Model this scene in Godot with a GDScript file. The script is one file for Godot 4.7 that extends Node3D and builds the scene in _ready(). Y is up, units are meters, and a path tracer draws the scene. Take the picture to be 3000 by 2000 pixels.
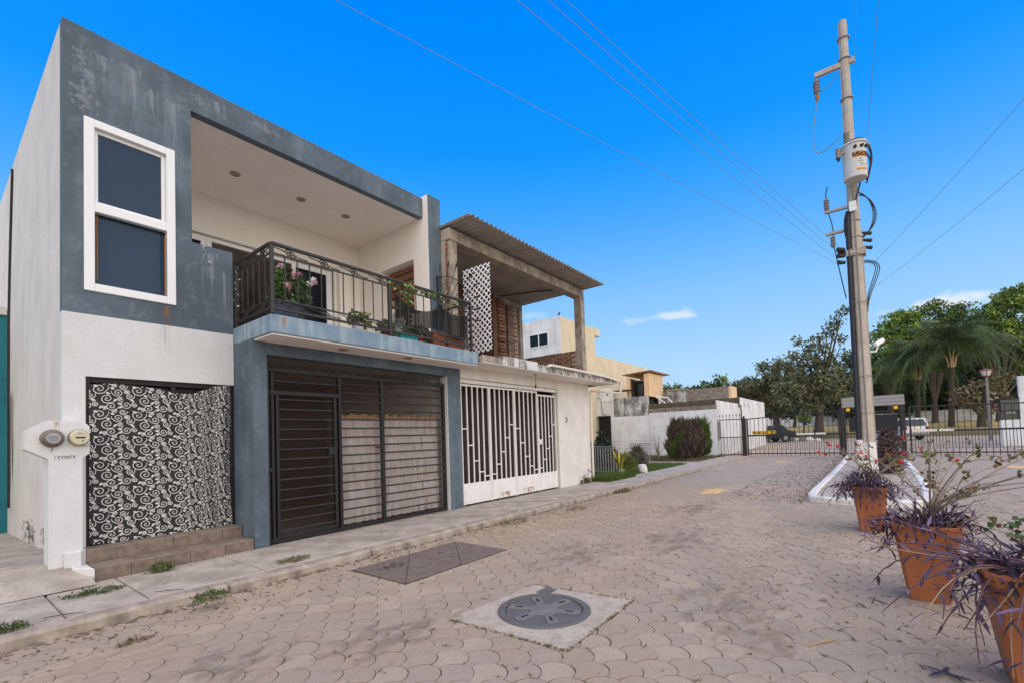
extends Node3D
# A paved street with two attached houses, a gated exit, potted plants and trees. x runs along the street, -z into the houses, y up.

class Geo:
	var v := PackedVector3Array()
	var n := PackedVector3Array()
	var u := PackedVector2Array()
	var ix := PackedInt32Array()
	func tri(a: Vector3, b: Vector3, c: Vector3):
		var m := (b - a).cross(c - a).normalized()
		var i := v.size()
		v.append(a); v.append(b); v.append(c)
		n.append(m); n.append(m); n.append(m)
		u.append(Vector2(a.x + a.z, -a.y)); u.append(Vector2(b.x + b.z, -b.y)); u.append(Vector2(c.x + c.z, -c.y))
		ix.append(i); ix.append(i + 2); ix.append(i + 1)
	func quad(a: Vector3, b: Vector3, c: Vector3, d: Vector3):
		var m := (b - a).cross(c - a)
		if m.length_squared() < 1e-14: m = (c - a).cross(d - a)
		m = m.normalized()
		var i := v.size()
		for p in [a, b, c, d]:
			v.append(p); n.append(m)
		u.append(Vector2(0, 1)); u.append(Vector2(1, 1)); u.append(Vector2(1, 0)); u.append(Vector2(0, 0))
		ix.append(i); ix.append(i + 2); ix.append(i + 1)
		ix.append(i); ix.append(i + 3); ix.append(i + 2)
	func poly(pts: Array):
		for k in range(1, pts.size() - 1): tri(pts[0], pts[k], pts[k + 1])
	func box(lo: Vector3, hi: Vector3, bev := 0.0, t := Transform3D()):
		var p := []
		for k in 8:
			p.append(Vector3(hi.x if k & 1 else lo.x, hi.y if k & 2 else lo.y, hi.z if k & 4 else lo.z))
		var faces := [[0, 4, 6, 2, Vector3(-1, 0, 0)], [1, 3, 7, 5, Vector3(1, 0, 0)], [0, 1, 5, 4, Vector3(0, -1, 0)], [2, 6, 7, 3, Vector3(0, 1, 0)], [0, 2, 3, 1, Vector3(0, 0, -1)], [4, 5, 7, 6, Vector3(0, 0, 1)]]
		if bev <= 0.0:
			for f in faces: quad(t * p[f[0]], t * p[f[1]], t * p[f[2]], t * p[f[3]])
			return
		var e := Vector3(bev, bev, bev).min((hi - lo) * 0.45)
		var c := (lo + hi) * 0.5
		# corner k on axis a: moved inwards on the two other axes
		var q := []
		for k in 8:
			var s := Vector3(signf(p[k].x - c.x), signf(p[k].y - c.y), signf(p[k].z - c.z)) * e
			q.append([t * (p[k] - Vector3(0, s.y, s.z)), t * (p[k] - Vector3(s.x, 0, s.z)), t * (p[k] - Vector3(s.x, s.y, 0))])
		for k in 6:
			var a := k >> 1
			var f = faces[k]
			quad(q[f[0]][a], q[f[1]][a], q[f[2]][a], q[f[3]][a])
		for a in 3:
			for k in 8:
				var bit := 1 << a
				if k & bit: continue
				var b1 := (a + 1) % 3
				var b2 := (a + 2) % 3
				var k2 := k | bit
				var flip := (int(k & (1 << b1) != 0) + int(k & (1 << b2) != 0)) % 2 == 1
				if flip: quad(q[k][b1], q[k2][b1], q[k2][b2], q[k][b2])
				else: quad(q[k][b1], q[k][b2], q[k2][b2], q[k2][b1])
		for k in 8:
			var odd := (int(k & 1 != 0) + int(k & 2 != 0) + int(k & 4 != 0)) % 2 == 1
			if odd: tri(q[k][0], q[k][1], q[k][2])
			else: tri(q[k][0], q[k][2], q[k][1])
	func tube(path: Array, r, sides := 8, cap := true):
		# r is a number or an array of radii
		var rings := []
		var prev := Vector3.ZERO
		for k in path.size():
			var p: Vector3 = path[k]
			var d: Vector3 = (path[mini(k + 1, path.size() - 1)] - path[maxi(k - 1, 0)]).normalized()
			var s := prev
			if k == 0 or absf(d.dot(s)) > 0.95:
				s = Vector3.UP if absf(d.y) < 0.9 else Vector3.RIGHT
			s = (s - d * s.dot(d)).normalized()
			prev = s
			var w := d.cross(s)
			var rr: float = r[k] if r is Array else r
			var start := v.size()
			for j in sides:
				var a := TAU * j / sides
				var o := s * cos(a) + w * sin(a)
				v.append(p + o * rr); n.append(o); u.append(Vector2(float(j) / sides, k))
			rings.append(start)
		for k in rings.size() - 1:
			for j in sides:
				var a: int = rings[k] + j
				var b: int = rings[k] + (j + 1) % sides
				var c: int = rings[k + 1] + j
				var d2: int = rings[k + 1] + (j + 1) % sides
				ix.append(a); ix.append(c); ix.append(b)
				ix.append(b); ix.append(c); ix.append(d2)
		if cap:
			for e in [0, rings.size() - 1]:
				var d3: Vector3 = (path[1] - path[0]).normalized() if e == 0 else (path[-1] - path[-2]).normalized()
				var pts := []
				for j in sides: pts.append(v[rings[e] + j])
				if e == 0: pts.reverse()
				poly(pts)
	func lathe(prof: Array, sides := 24, at := Vector3.ZERO, basis := Basis()):
		# prof: Vector2(radius, height) from bottom to top, outside facing; flat shaded between rings, smooth around
		for k in prof.size() - 1:
			var a: Vector2 = prof[k]
			var b: Vector2 = prof[k + 1]
			if a.distance_to(b) < 1e-6: continue
			var t := (b - a).normalized()
			var start := v.size()
			for j in sides + 1:
				var an := TAU * j / sides
				var o := Vector3(cos(an), 0, sin(an))
				var nn := basis * (o * t.y + Vector3.UP * -t.x)
				v.append(at + basis * (o * a.x + Vector3.UP * a.y)); v.append(at + basis * (o * b.x + Vector3.UP * b.y))
				n.append(nn); n.append(nn)
				u.append(Vector2(float(j) / sides, a.y)); u.append(Vector2(float(j) / sides, b.y))
			for j in sides:
				var i := start + j * 2
				# outward: a_j, a_j+1, b
				ix.append(i); ix.append(i + 2); ix.append(i + 1)
				ix.append(i + 2); ix.append(i + 3); ix.append(i + 1)
	func prism(outline: Array, y0: float, y1: float, basis := Basis(), at := Vector3.ZERO, bev := 0.0, bottom := false):
		# outline: Vector2 (x, z) points; extruded along local y
		var pk := PackedVector2Array(outline)
		if Geometry2D.is_polygon_clockwise(pk): pk.reverse()
		var m := pk.size()
		var top := pk
		if bev > 0.0:
			var off := Geometry2D.offset_polygon(pk, -bev)
			if off.size() and off[0].size() == m:
				# keep the order of the offset ring in step with the outline
				var best := 0
				for k in m:
					if off[0][k].distance_squared_to(pk[0]) < off[0][best].distance_squared_to(pk[0]): best = k
				top = PackedVector2Array()
				for k in m: top.append(off[0][(best + k) % m])
		var f := func(p: Vector2, y: float) -> Vector3: return at + basis * Vector3(p.x, y, p.y)
		var yb := y1 - (bev if top != pk else 0.0)
		for k in m:
			var a := pk[k]
			var b := pk[(k + 1) % m]
			quad(f.call(b, y0), f.call(a, y0), f.call(a, yb), f.call(b, yb))
			if top != pk: quad(f.call(b, yb), f.call(a, yb), f.call(top[k], y1), f.call(top[(k + 1) % m], y1))
		var tr := Geometry2D.triangulate_polygon(top)
		for k in range(0, tr.size(), 3):
			tri3(f.call(top[tr[k]], y1), f.call(top[tr[k + 1]], y1), f.call(top[tr[k + 2]], y1), basis.y)
		if bottom:
			tr = Geometry2D.triangulate_polygon(pk)
			for k in range(0, tr.size(), 3):
				tri3(f.call(pk[tr[k]], y0), f.call(pk[tr[k + 1]], y0), f.call(pk[tr[k + 2]], y0), -basis.y)
	func tri3(a: Vector3, b: Vector3, c: Vector3, face: Vector3):
		if (b - a).cross(c - a).dot(face) < 0.0: tri(a, c, b)
		else: tri(a, b, c)
	func grid(nu: int, nv: int, f: Callable):
		var start := v.size()
		for j in nv + 1:
			for i in nu + 1:
				v.append(f.call(float(i) / nu, float(j) / nv)); u.append(Vector2(float(i) / nu, float(j) / nv))
		for j in nv + 1:
			for i in nu + 1:
				var a := v[start + j * (nu + 1) + mini(i + 1, nu)] - v[start + j * (nu + 1) + maxi(i - 1, 0)]
				var b := v[start + mini(j + 1, nv) * (nu + 1) + i] - v[start + maxi(j - 1, 0) * (nu + 1) + i]
				n.append(b.cross(a).normalized())
		for j in nv:
			for i in nu:
				var k := start + j * (nu + 1) + i
				ix.append(k); ix.append(k + 1); ix.append(k + nu + 2)
				ix.append(k); ix.append(k + nu + 2); ix.append(k + nu + 1)
	func mesh() -> ArrayMesh:
		var a := []
		a.resize(Mesh.ARRAY_MAX)
		a[Mesh.ARRAY_VERTEX] = v; a[Mesh.ARRAY_NORMAL] = n; a[Mesh.ARRAY_TEX_UV] = u; a[Mesh.ARRAY_INDEX] = ix
		var m := ArrayMesh.new()
		m.add_surface_from_arrays(Mesh.PRIMITIVE_TRIANGLES, a)
		return m

var M := {}
var rng := RandomNumberGenerator.new()
var used := {}
const CR := Vector3(0.61303251, -0.03402957, 0.78932448)
const CU := Vector3(-0.00618401, 0.99883468, 0.04786487)
const CF := Vector3(0.79003348, 0.03422392, -0.61210769)
const EYE := Vector3(0, 1.6, 0)

func R(a: float, b: float) -> float: return rng.randf_range(a, b)
# a direction of the photograph (3000 x 2000) at a distance along the view, and where it meets the ground
func P(x: float, y: float, d: float) -> Vector3: return EYE + (CF + CR * ((x - 1500.0) / 1354.92) - CU * ((y - 1235.956) / 1354.92)) * d
func gnd(x: float, y: float, h := 0.0) -> Vector3:
	var r := P(x, y, 1.0) - EYE
	return EYE + r * ((h - 1.6) / r.y)

func numbered(called: String) -> String:
	var k: int = used.get(called, -1) + 1
	used[called] = k
	return called if k == 0 else "%s_%03d" % [called, k]
func tag(o: Node, label: String, category := "", group := "", kind := ""):
	if label: o.set_meta("label", label)
	if category: o.set_meta("category", category)
	if group: o.set_meta("group", group)
	if kind: o.set_meta("kind", kind)
func thing(called: String, label: String, category: String, at := Vector3.ZERO, group := "", turn := 0.0) -> Node3D:
	var o := Node3D.new()
	o.name = numbered(called)
	add_child(o)
	o.position = at; o.rotation.y = turn
	tag(o, label, category, group)
	return o
func part(parent: Node, called: String, g, m: Material, kind := "") -> MeshInstance3D:
	var o := MeshInstance3D.new()
	o.name = called
	o.mesh = g.mesh() if g is Geo else g
	o.material_override = m
	parent.add_child(o, true)
	if kind: o.set_meta("kind", kind)
	return o
func one(called: String, g, m: Material, label: String, category: String, group := "", at := Vector3.ZERO) -> MeshInstance3D:
	var o := part(self, numbered(called), g, m)
	o.position = at
	tag(o, label, category, group)
	return o
func struct(called: String, g, m: Material) -> MeshInstance3D:
	var o := part(self, numbered(called), g, m)
	o.set_meta("kind", "structure")
	return o
func bx(lo: Vector3, hi: Vector3, bev := 0.0) -> Geo:
	var g := Geo.new()
	g.box(lo, hi, bev)
	return g
func V(x: float, y: float, z: float) -> Vector3: return Vector3(x, y, z)
func tub(path: Array, r, sides := 8) -> Geo:
	var g := Geo.new()
	g.tube(path, r, sides)
	return g
func bez(a: Vector3, b: Vector3, c: Vector3, d: Vector3, k := 12) -> Array:
	var o := []
	for i in k + 1: o.append(a.bezier_interpolate(b, c, d, float(i) / k))
	return o
func sag(a: Vector3, b: Vector3, s: float, k := 20) -> Array:
	var o := []
	for i in k + 1:
		var t := float(i) / k
		o.append(a.lerp(b, t) - Vector3(0, s * 4 * t * (1 - t), 0))
	return o
func mm(parent: Node, called: String, g, m: Material, tr: Array, cols: Array, kind := "stuff") -> MultiMeshInstance3D:
	var q := MultiMesh.new()
	q.transform_format = MultiMesh.TRANSFORM_3D
	q.use_colors = true
	q.mesh = g.mesh() if g is Geo else g
	q.instance_count = tr.size()
	var buf := PackedFloat32Array()
	buf.resize(tr.size() * 16)
	for k in tr.size():
		var t: Transform3D = tr[k]
		var c: Color = cols[k]
		var b := t.basis
		var o := t.origin
		var i := k * 16
		buf[i] = b.x.x; buf[i + 1] = b.y.x; buf[i + 2] = b.z.x; buf[i + 3] = o.x
		buf[i + 4] = b.x.y; buf[i + 5] = b.y.y; buf[i + 6] = b.z.y; buf[i + 7] = o.y
		buf[i + 8] = b.x.z; buf[i + 9] = b.y.z; buf[i + 10] = b.z.z; buf[i + 11] = o.z
		buf[i + 12] = c.r; buf[i + 13] = c.g; buf[i + 14] = c.b; buf[i + 15] = 1.0
	q.buffer = buf
	var o2 := MultiMeshInstance3D.new()
	o2.name = called
	o2.multimesh = q
	o2.material_override = m
	parent.add_child(o2, true)
	if kind: o2.set_meta("kind", kind)
	return o2

# ---------------------------------------------------------------- textures
const S := 256
var NZ := {}
func field(called: String, seed_: int, freq: float, oct: int, w := S, h := S, type := FastNoiseLite.TYPE_SIMPLEX_SMOOTH) -> PackedByteArray:
	var f := FastNoiseLite.new()
	f.seed = seed_; f.frequency = freq; f.noise_type = type
	f.fractal_octaves = oct
	var im := f.get_seamless_image(w, h)
	im.convert(Image.FORMAT_L8)
	if w != S or h != S: im.resize(S, S, Image.INTERPOLATE_CUBIC)
	NZ[called] = im.get_data()
	return NZ[called]
func tex(f: Callable) -> ImageTexture:
	var d := PackedByteArray()
	d.resize(S * S * 3)
	for k in S * S:
		var c: Color = f.call(k)
		d[k * 3] = int(clampf(c.r, 0, 1) * 255); d[k * 3 + 1] = int(clampf(c.g, 0, 1) * 255); d[k * 3 + 2] = int(clampf(c.b, 0, 1) * 255)
	var im := Image.create_from_data(S, S, false, Image.FORMAT_RGB8, d)
	im.generate_mipmaps()
	return ImageTexture.create_from_image(im)
func nz(a: String, k: int) -> float: return NZ[a][k] / 255.0
func mat(called: String, c: Color, rough := 0.8, metal := 0.0) -> StandardMaterial3D:
	var m := StandardMaterial3D.new()
	m.resource_name = called
	m.albedo_color = c; m.roughness = rough; m.metallic = metal
	M[called] = m
	return m
# a material with a computed colour map laid over it by world position; size is the side of one repeat in metres
func tmat(called: String, t: Texture2D, size: float, rough := 0.85, bump: Texture2D = null, depth := 0.3) -> StandardMaterial3D:
	var m := mat(called, Color.WHITE, rough)
	m.albedo_texture = t
	m.uv1_triplanar = true; m.uv1_world_triplanar = true
	m.uv1_scale = Vector3.ONE / size
	if bump:
		m.heightmap_enabled = true
		m.heightmap_texture = bump
		m.heightmap_scale = depth * 0.14
	return m
# paint or plaster: base colour, second colour where the soft noise is high, amounts of fine grain, soft cloud and vertical streaks
func plaster(base: Color, other: Color, fine := 0.05, soft := 0.4, streak := 0.0, spots := 0.0, spot := Color(0.2, 0.18, 0.16)) -> ImageTexture:
	var d := PackedByteArray()
	d.resize(S * S * 3)
	var ns: PackedByteArray = NZ.soft
	var nt: PackedByteArray = NZ.streak
	var nf: PackedByteArray = NZ.fine
	var nm: PackedByteArray = NZ.mid
	for k in S * S:
		var f := nf[k] / 255.0
		var m := nm[k] / 255.0
		var t := clampf(clampf((ns[k] / 255.0 - 0.25) * 1.7, 0, 1) * soft + clampf((nt[k] / 255.0 - 0.42) * 2.2, 0, 1) * streak, 0, 1)
		var c := base.lerp(other, t) * (1.0 + (f - 0.5) * fine * 2.0 + (m - 0.5) * fine)
		if spots > 0.0: c = c.lerp(spot, clampf((m * 0.6 + f * 0.4 - 0.62) * 9.0, 0, 1) * spots)
		d[k * 3] = mini(c.r8, 255); d[k * 3 + 1] = mini(c.g8, 255); d[k * 3 + 2] = mini(c.b8, 255)
	var im := Image.create_from_data(S, S, false, Image.FORMAT_RGB8, d)
	im.generate_mipmaps()
	return ImageTexture.create_from_image(im)

func rgb(r: int, g: int, b: int) -> Color: return Color(r / 255.0, g / 255.0, b / 255.0)
func materials():
	field("fine", 11, 0.22, 3); field("mid", 23, 0.06, 4); field("soft", 37, 0.016, 4); field("streak", 41, 0.04, 3, S, 24)
	var grain := tex(func(k: int) -> Color:
		var g := nz("fine", k) * 0.7 + nz("mid", k) * 0.3
		return Color(g, g, g))
	var rough := tex(func(k: int) -> Color:
		var g := nz("fine", k) * 0.35 + nz("mid", k) * 0.65
		return Color(g, g, g))
	tmat("white_plaster", plaster(rgb(210, 210, 208), rgb(198, 197, 193), 0.025, 0.35, 0.12), 2.6, 0.9, grain, 0.25)
	tmat("side_plaster", plaster(rgb(212, 207, 199), rgb(184, 178, 169), 0.035, 0.3, 0.3, 0.1, rgb(140, 132, 124)), 4.2, 0.92, rough, 0.5)
	tmat("blue_plaster", plaster(rgb(76, 89, 98), rgb(114, 128, 137), 0.06, 0.4, 0.34, 0.16, rgb(148, 158, 164)), 5.2, 0.85, rough, 0.4)
	tmat("blue_pale", plaster(rgb(112, 136, 153), rgb(150, 166, 174), 0.04, 0.5, 0.7), 1.9, 0.85, grain, 0.3)
	tmat("soffit", plaster(rgb(238, 229, 219), rgb(230, 219, 207), 0.025, 0.4), 2.2, 0.9, grain, 0.3)
	tmat("inside_white", plaster(rgb(240, 233, 224), rgb(232, 223, 212), 0.02, 0.4), 2.9, 0.9, grain, 0.25)
	tmat("warm_white", plaster(rgb(224, 218, 210), rgb(206, 197, 187), 0.03, 0.5, 0.2), 3.1, 0.9, grain, 0.3)
	tmat("yard_white", plaster(rgb(225, 225, 224), rgb(188, 185, 178), 0.035, 0.45, 0.3, 0.15, rgb(150, 142, 130)), 5.0, 0.9, rough, 0.6)
	tmat("grey_stained", plaster(rgb(196, 196, 192), rgb(104, 103, 98), 0.06, 0.8, 0.7, 0.5, rgb(66, 63, 58)), 3.3, 0.92, rough, 0.8)
	tmat("mould_white", plaster(rgb(212, 208, 200), rgb(92, 88, 82), 0.06, 0.7, 0.5, 0.8, rgb(48, 44, 40)), 1.6, 0.92, rough, 1.0)
	tmat("cream", plaster(rgb(220, 204, 172), rgb(200, 182, 148), 0.03, 0.4, 0.35), 4.0, 0.9, grain, 0.3)
	tmat("salmon", plaster(rgb(226, 192, 152), rgb(205, 170, 130), 0.03, 0.4, 0.3), 3.0, 0.9, grain, 0.3)
	tmat("teal", plaster(rgb(2, 116, 126), rgb(0, 96, 106), 0.04, 0.5, 0.3), 2.4, 0.6, grain, 0.2)
	tmat("raw_concrete", plaster(rgb(176, 163, 147), rgb(124, 113, 101), 0.07, 0.7, 0.35, 0.25, rgb(92, 82, 72)), 1.7, 0.93, rough, 0.8)
	tmat("walk_concrete", plaster(rgb(178, 169, 155), rgb(142, 131, 117), 0.08, 0.75, 0.0, 0.4, rgb(108, 98, 86)), 2.3, 0.94, rough, 0.8)
	tmat("pale_concrete", plaster(rgb(184, 172, 154), rgb(160, 147, 129), 0.08, 0.7, 0.0, 0.55, rgb(110, 98, 84)), 0.9, 0.95, rough, 1.0)
	tmat("dark_block", plaster(rgb(74, 62, 52), rgb(140, 126, 112), 0.1, 0.4, 0.2, 0.4, rgb(38, 32, 28)), 1.4, 0.95, rough, 1.0)
	tmat("grey_block", plaster(rgb(146, 136, 124), rgb(96, 86, 76), 0.09, 0.6, 0.2, 0.3, rgb(60, 52, 46)), 1.1, 0.95, rough, 1.0)
	tmat("kerb_white", plaster(rgb(226, 224, 218), rgb(178, 172, 162), 0.05, 0.5, 0.2, 0.35, rgb(140, 130, 118)), 1.2, 0.85, rough, 0.6)
	for k in 4:
		var b: Color = [rgb(168, 150, 127), rgb(162, 144, 122), rgb(170, 153, 131), rgb(160, 145, 126)][k]
		tmat("paver_%d" % k, plaster(b, b.lerp(rgb(140, 125, 111), 0.6), 0.07, 0.3, 0.0, 0.08, rgb(120, 106, 94)), 1.31 + 0.17 * k, 0.92, grain, 0.5)
	tmat("joint_sand", tex(func(k: int) -> Color:
		var t := clampf((nz("mid", k) - 0.42) * 4.0, 0, 1)
		var g := 0.8 + nz("fine", k) * 0.4
		var c := rgb(112, 97, 82).lerp(rgb(186, 170, 152), t)
		return Color(c.r * g, c.g * g, c.b * g)), 1.7, 0.97, rough, 0.8)
	tmat("road", plaster(rgb(160, 149, 143), rgb(142, 133, 128), 0.07, 0.7, 0.0, 0.15, rgb(120, 108, 99)), 2.9, 0.93, rough, 0.6)
	tmat("asphalt", plaster(rgb(162, 147, 129), rgb(148, 135, 119), 0.06, 0.5, 0.0, 0.1, rgb(124, 116, 110)), 5.3, 0.93, grain, 0.4)
	tmat("dry_field", plaster(rgb(176, 150, 92), rgb(128, 126, 62), 0.12, 0.8, 0.0, 0.2, rgb(120, 104, 58)), 9.0, 0.97)
	tmat("earth", plaster(rgb(112, 96, 72), rgb(78, 84, 42), 0.15, 0.9, 0.0, 0.4, rgb(70, 58, 42)), 2.7, 0.98, rough, 2.0)
	tmat("turf_base", plaster(rgb(66, 88, 34), rgb(92, 98, 46), 0.15, 0.8), 1.9, 0.98, rough, 2.0)
	tmat("bark", plaster(rgb(92, 80, 68), rgb(58, 49, 41), 0.14, 0.6, 0.9), 0.8, 0.95, rough, 2.0)
	tmat("pole_concrete", plaster(rgb(190, 178, 163), rgb(162, 150, 136), 0.05, 0.5, 0.5, 0.12, rgb(110, 98, 86)), 1.9, 0.93, rough, 0.5)
	tmat("tin", plaster(rgb(186, 179, 170), rgb(150, 142, 133), 0.06, 0.5, 0.5, 0.2, rgb(112, 78, 56)), 2.2, 0.6, grain, 0.2)
	tmat("terracotta", plaster(rgb(166, 97, 56), rgb(142, 84, 52), 0.05, 0.6, 0.25, 0.14, rgb(120, 76, 48)), 0.8, 0.55, grain, 0.15)
	tmat("black_iron", plaster(rgb(15, 15, 17), rgb(30, 28, 28), 0.15, 0.35, 0.2, 0.25, rgb(84, 66, 54)), 0.7, 0.62, grain, 0.1)
	tmat("bar_iron", plaster(rgb(32, 31, 32), rgb(60, 56, 52), 0.15, 0.4, 0.1, 0.4, rgb(112, 82, 64)), 0.6, 0.5, grain, 0.1)
	tmat("gate_iron", plaster(rgb(36, 31, 29), rgb(28, 25, 24), 0.1, 0.4), 0.9, 0.6)
	tmat("rail_iron", plaster(rgb(30, 28, 27), rgb(52, 47, 42), 0.15, 0.5, 0.3, 0.4, rgb(96, 80, 66)), 0.5, 0.5)
	tmat("white_metal", plaster(rgb(232, 230, 226), rgb(214, 208, 200), 0.02, 0.4, 0.2, 0.08, rgb(150, 110, 70)), 1.4, 0.5)
	tmat("brown_tile", plaster(rgb(134, 116, 101), rgb(104, 89, 78), 0.1, 0.9, 0.0, 0.35, rgb(84, 70, 61)), 0.7, 0.5, grain, 0.1)
	tmat("tile_top", plaster(rgb(140, 126, 112), rgb(112, 100, 88), 0.1, 0.8, 0.0, 0.3, rgb(90, 78, 66)), 0.9, 0.6, grain, 0.1)
	for k in 4:
		var b2: Color = [rgb(146, 104, 82), rgb(128, 90, 72), rgb(164, 122, 98), rgb(106, 78, 64)][k]
		tmat("brick_%d" % k, plaster(b2, b2.lerp(rgb(96, 60, 48), 0.7), 0.12, 0.7, 0.0, 0.35, rgb(170, 140, 120)), 0.5 + 0.1 * k, 0.95, rough, 0.8)
	tmat("mortar", plaster(rgb(182, 170, 155), rgb(150, 138, 124), 0.1, 0.6, 0.0, 0.3, rgb(110, 98, 86)), 0.8, 0.97, rough, 1.2)
	tmat("cast_iron", plaster(rgb(98, 96, 92), rgb(84, 82, 78), 0.1, 0.5, 0.0, 0.2, rgb(112, 110, 106)), 0.6, 0.62, grain, 0.3)
	tmat("iron_light", plaster(rgb(118, 114, 108), rgb(102, 99, 94), 0.1, 0.5, 0.0, 0.2, rgb(92, 90, 88)), 0.6, 0.6, grain, 0.3)
	tmat("hatch_steel", plaster(rgb(128, 114, 104), rgb(104, 92, 84), 0.1, 0.6, 0.0, 0.3, rgb(84, 72, 64)), 0.8, 0.7, grain, 0.3)
	tmat("yellow_paint", plaster(rgb(226, 186, 112), rgb(172, 152, 124), 0.08, 0.7, 0.0, 0.7, rgb(160, 146, 134)), 0.8, 0.9)
	tmat("lane_paint", plaster(rgb(214, 206, 190), rgb(170, 160, 148), 0.08, 0.6, 0.0, 0.4, rgb(150, 140, 132)), 1.1, 0.9)
	tmat("lace", plaster(rgb(238, 230, 224), rgb(200, 180, 170), 0.06, 0.3, 0.8), 0.9, 0.95)
	tmat("lace_trim", plaster(rgb(198, 172, 140), rgb(164, 108, 52), 0.1, 0.2, 1.0), 0.35, 0.95)
	tmat("dark_curtain", plaster(rgb(66, 56, 52), rgb(42, 36, 34), 0.1, 0.3, 0.9), 1.2, 0.97)
	mat("inside_brown", rgb(126, 110, 96), 0.95)  # one even brown paint for inner walls and the backing behind the slats
	mat("mesh_wire", rgb(58, 42, 37), 0.8)
	mat("glass", rgb(32, 56, 78), 0.04).metallic_specular = 0.34
	mat("door_glass", rgb(24, 32, 38), 0.05).metallic_specular = 0.3
	mat("frame_white", rgb(232, 232, 230), 0.55)
	mat("rust", rgb(160, 104, 56), 0.95)
	mat("pvc", rgb(222, 212, 198), 0.5)
	mat("rubber", rgb(24, 24, 25), 0.85)
	mat("cable", rgb(40, 38, 36), 0.7)
	mat("cable_grey", rgb(138, 132, 124), 0.7)
	mat("conduit", rgb(30, 32, 40), 0.55)
	mat("steel", rgb(150, 146, 140), 0.5, 0.4)
	mat("transformer", rgb(198, 197, 192), 0.5)
	mat("orange_band", rgb(206, 140, 66), 0.7)
	mat("ink", rgb(34, 32, 32), 0.8)
	mat("ink_brown", rgb(70, 40, 20), 0.8)
	mat("meter_glass", rgb(150, 152, 156), 0.2)
	mat("meter_cream", rgb(196, 188, 154), 0.35)
	mat("meter_ring", rgb(120, 110, 100), 0.4, 0.5)
	mat("lamp_dull", rgb(150, 132, 104), 0.5)
	mat("lattice_white", rgb(232, 232, 232), 0.55)
	var cl := mat("shade_net", Color(0.035, 0.035, 0.035, 0.86), 0.95)
	cl.transparency = BaseMaterial3D.TRANSPARENCY_ALPHA
	mat("water_tank", rgb(36, 38, 44), 0.5)
	mat("car_white", rgb(216, 214, 208), 0.25)
	mat("car_dark", rgb(30, 38, 44), 0.25)
	mat("car_glass", rgb(30, 36, 42), 0.06)
	mat("tail_red", rgb(150, 22, 22), 0.3)
	mat("alloy", rgb(176, 176, 178), 0.35, 0.6)
	mat("sign_yellow", rgb(240, 182, 22), 0.6)
	mat("teal_plastic", rgb(24, 158, 160), 0.5)
	mat("blue_pot", rgb(86, 92, 112), 0.5)
	mat("red_plastic", rgb(166, 30, 34), 0.5)
	mat("clay", rgb(150, 84, 58), 0.85)
	mat("wood_slat", rgb(132, 78, 48), 0.85)
	mat("tan_wood", rgb(202, 168, 128), 0.7)
	mat("soil", rgb(70, 54, 42), 0.98)
	mat("twig", rgb(142, 126, 108), 0.95)
	mat("twig_dark", rgb(96, 74, 60), 0.95)
	mat("straw", rgb(168, 138, 92), 0.95)
	mat("red_petal", rgb(214, 40, 28), 0.8)
	mat("pink_petal", rgb(226, 176, 186), 0.8)
	mat("grey_bar", rgb(150, 148, 142), 0.55)
	mat("lamp_rust", rgb(142, 78, 56), 0.7)
	mat("lamp_pane", rgb(224, 222, 214), 0.25)
	mat("panel_grey", rgb(128, 122, 116), 0.6)
	mat("dark_sheet", rgb(28, 25, 24), 0.7)
	for a in [["leaf", 0.75], ["leaf_matt", 0.9]]:
		var lf := mat(a[0], Color.WHITE, a[1])
		lf.vertex_color_use_as_albedo = true
		lf.backlight_enabled = true
		lf.backlight = Color(0.35, 0.4, 0.15)
	var tn := mat("tint", Color.WHITE, 0.92)
	tn.vertex_color_use_as_albedo = true
	curtain_material()
	for k in 3:
		stain("mould_%d" % k, 60 + k, rgb(44, 40, 36), 0.85, k == 1)
		stain("bloom_%d" % k, 70 + k, rgb(184, 192, 197), 0.42, k > 0)
		stain("rust_%d" % k, 80 + k, rgb(176, 122, 66), 0.75, true)
		stain("dust_%d" % k, 90 + k, rgb(196, 178, 152), 0.7, false)
		stain("dirt_%d" % k, 100 + k, rgb(122, 110, 98), 0.36, false)

# a patch of grime, salt bloom, rust or dust with a ragged outline of its own; drip pulls it out downwards
func stain(called: String, sd: int, c: Color, most: float, drip: bool):
	var f := FastNoiseLite.new()
	f.seed = sd; f.frequency = 0.035; f.fractal_octaves = 5
	var im := Image.create(128, 128, false, Image.FORMAT_RGBA8)
	for j in 128:
		for i in 128:
			var x := (i - 63.5) / 64.0
			var y := (j - 63.5) / 64.0
			var n := f.get_noise_2d(i * 0.8 if drip else float(i), j * 0.22 if drip else float(j))
			var r := sqrt(x * x + y * y)
			var edge := 1.0 - r if not drip else minf(1.0 - absf(x), (1.0 - y) * 0.7)
			if drip: edge = minf(edge, (y + 1.0) * 6.0)
			var a := clampf((n * 1.5 + edge * 1.1 - 0.36) * 1.15, 0, 1) * clampf(edge * 4.0, 0, 1)
			a *= 0.75 + 0.5 * f.get_noise_2d(i * 6.0 + 300.0, j * 6.0)
			im.set_pixel(i, j, Color(c.r, c.g, c.b, clampf(a * most, 0, 1)))
	im.generate_mipmaps()
	var m := mat(called, Color.WHITE, 0.95)
	m.albedo_texture = ImageTexture.create_from_image(im)
	m.transparency = BaseMaterial3D.TRANSPARENCY_ALPHA
# a patch lying on a surface: centre, half width and half height vectors
func patch(parent: Node, c: Vector3, u: Vector3, v: Vector3, m: Material, called := "stain"):
	var g := Geo.new()
	g.quad(c - u - v, c + u - v, c + u + v, c - u + v)
	part(parent, called, g, m)

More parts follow.
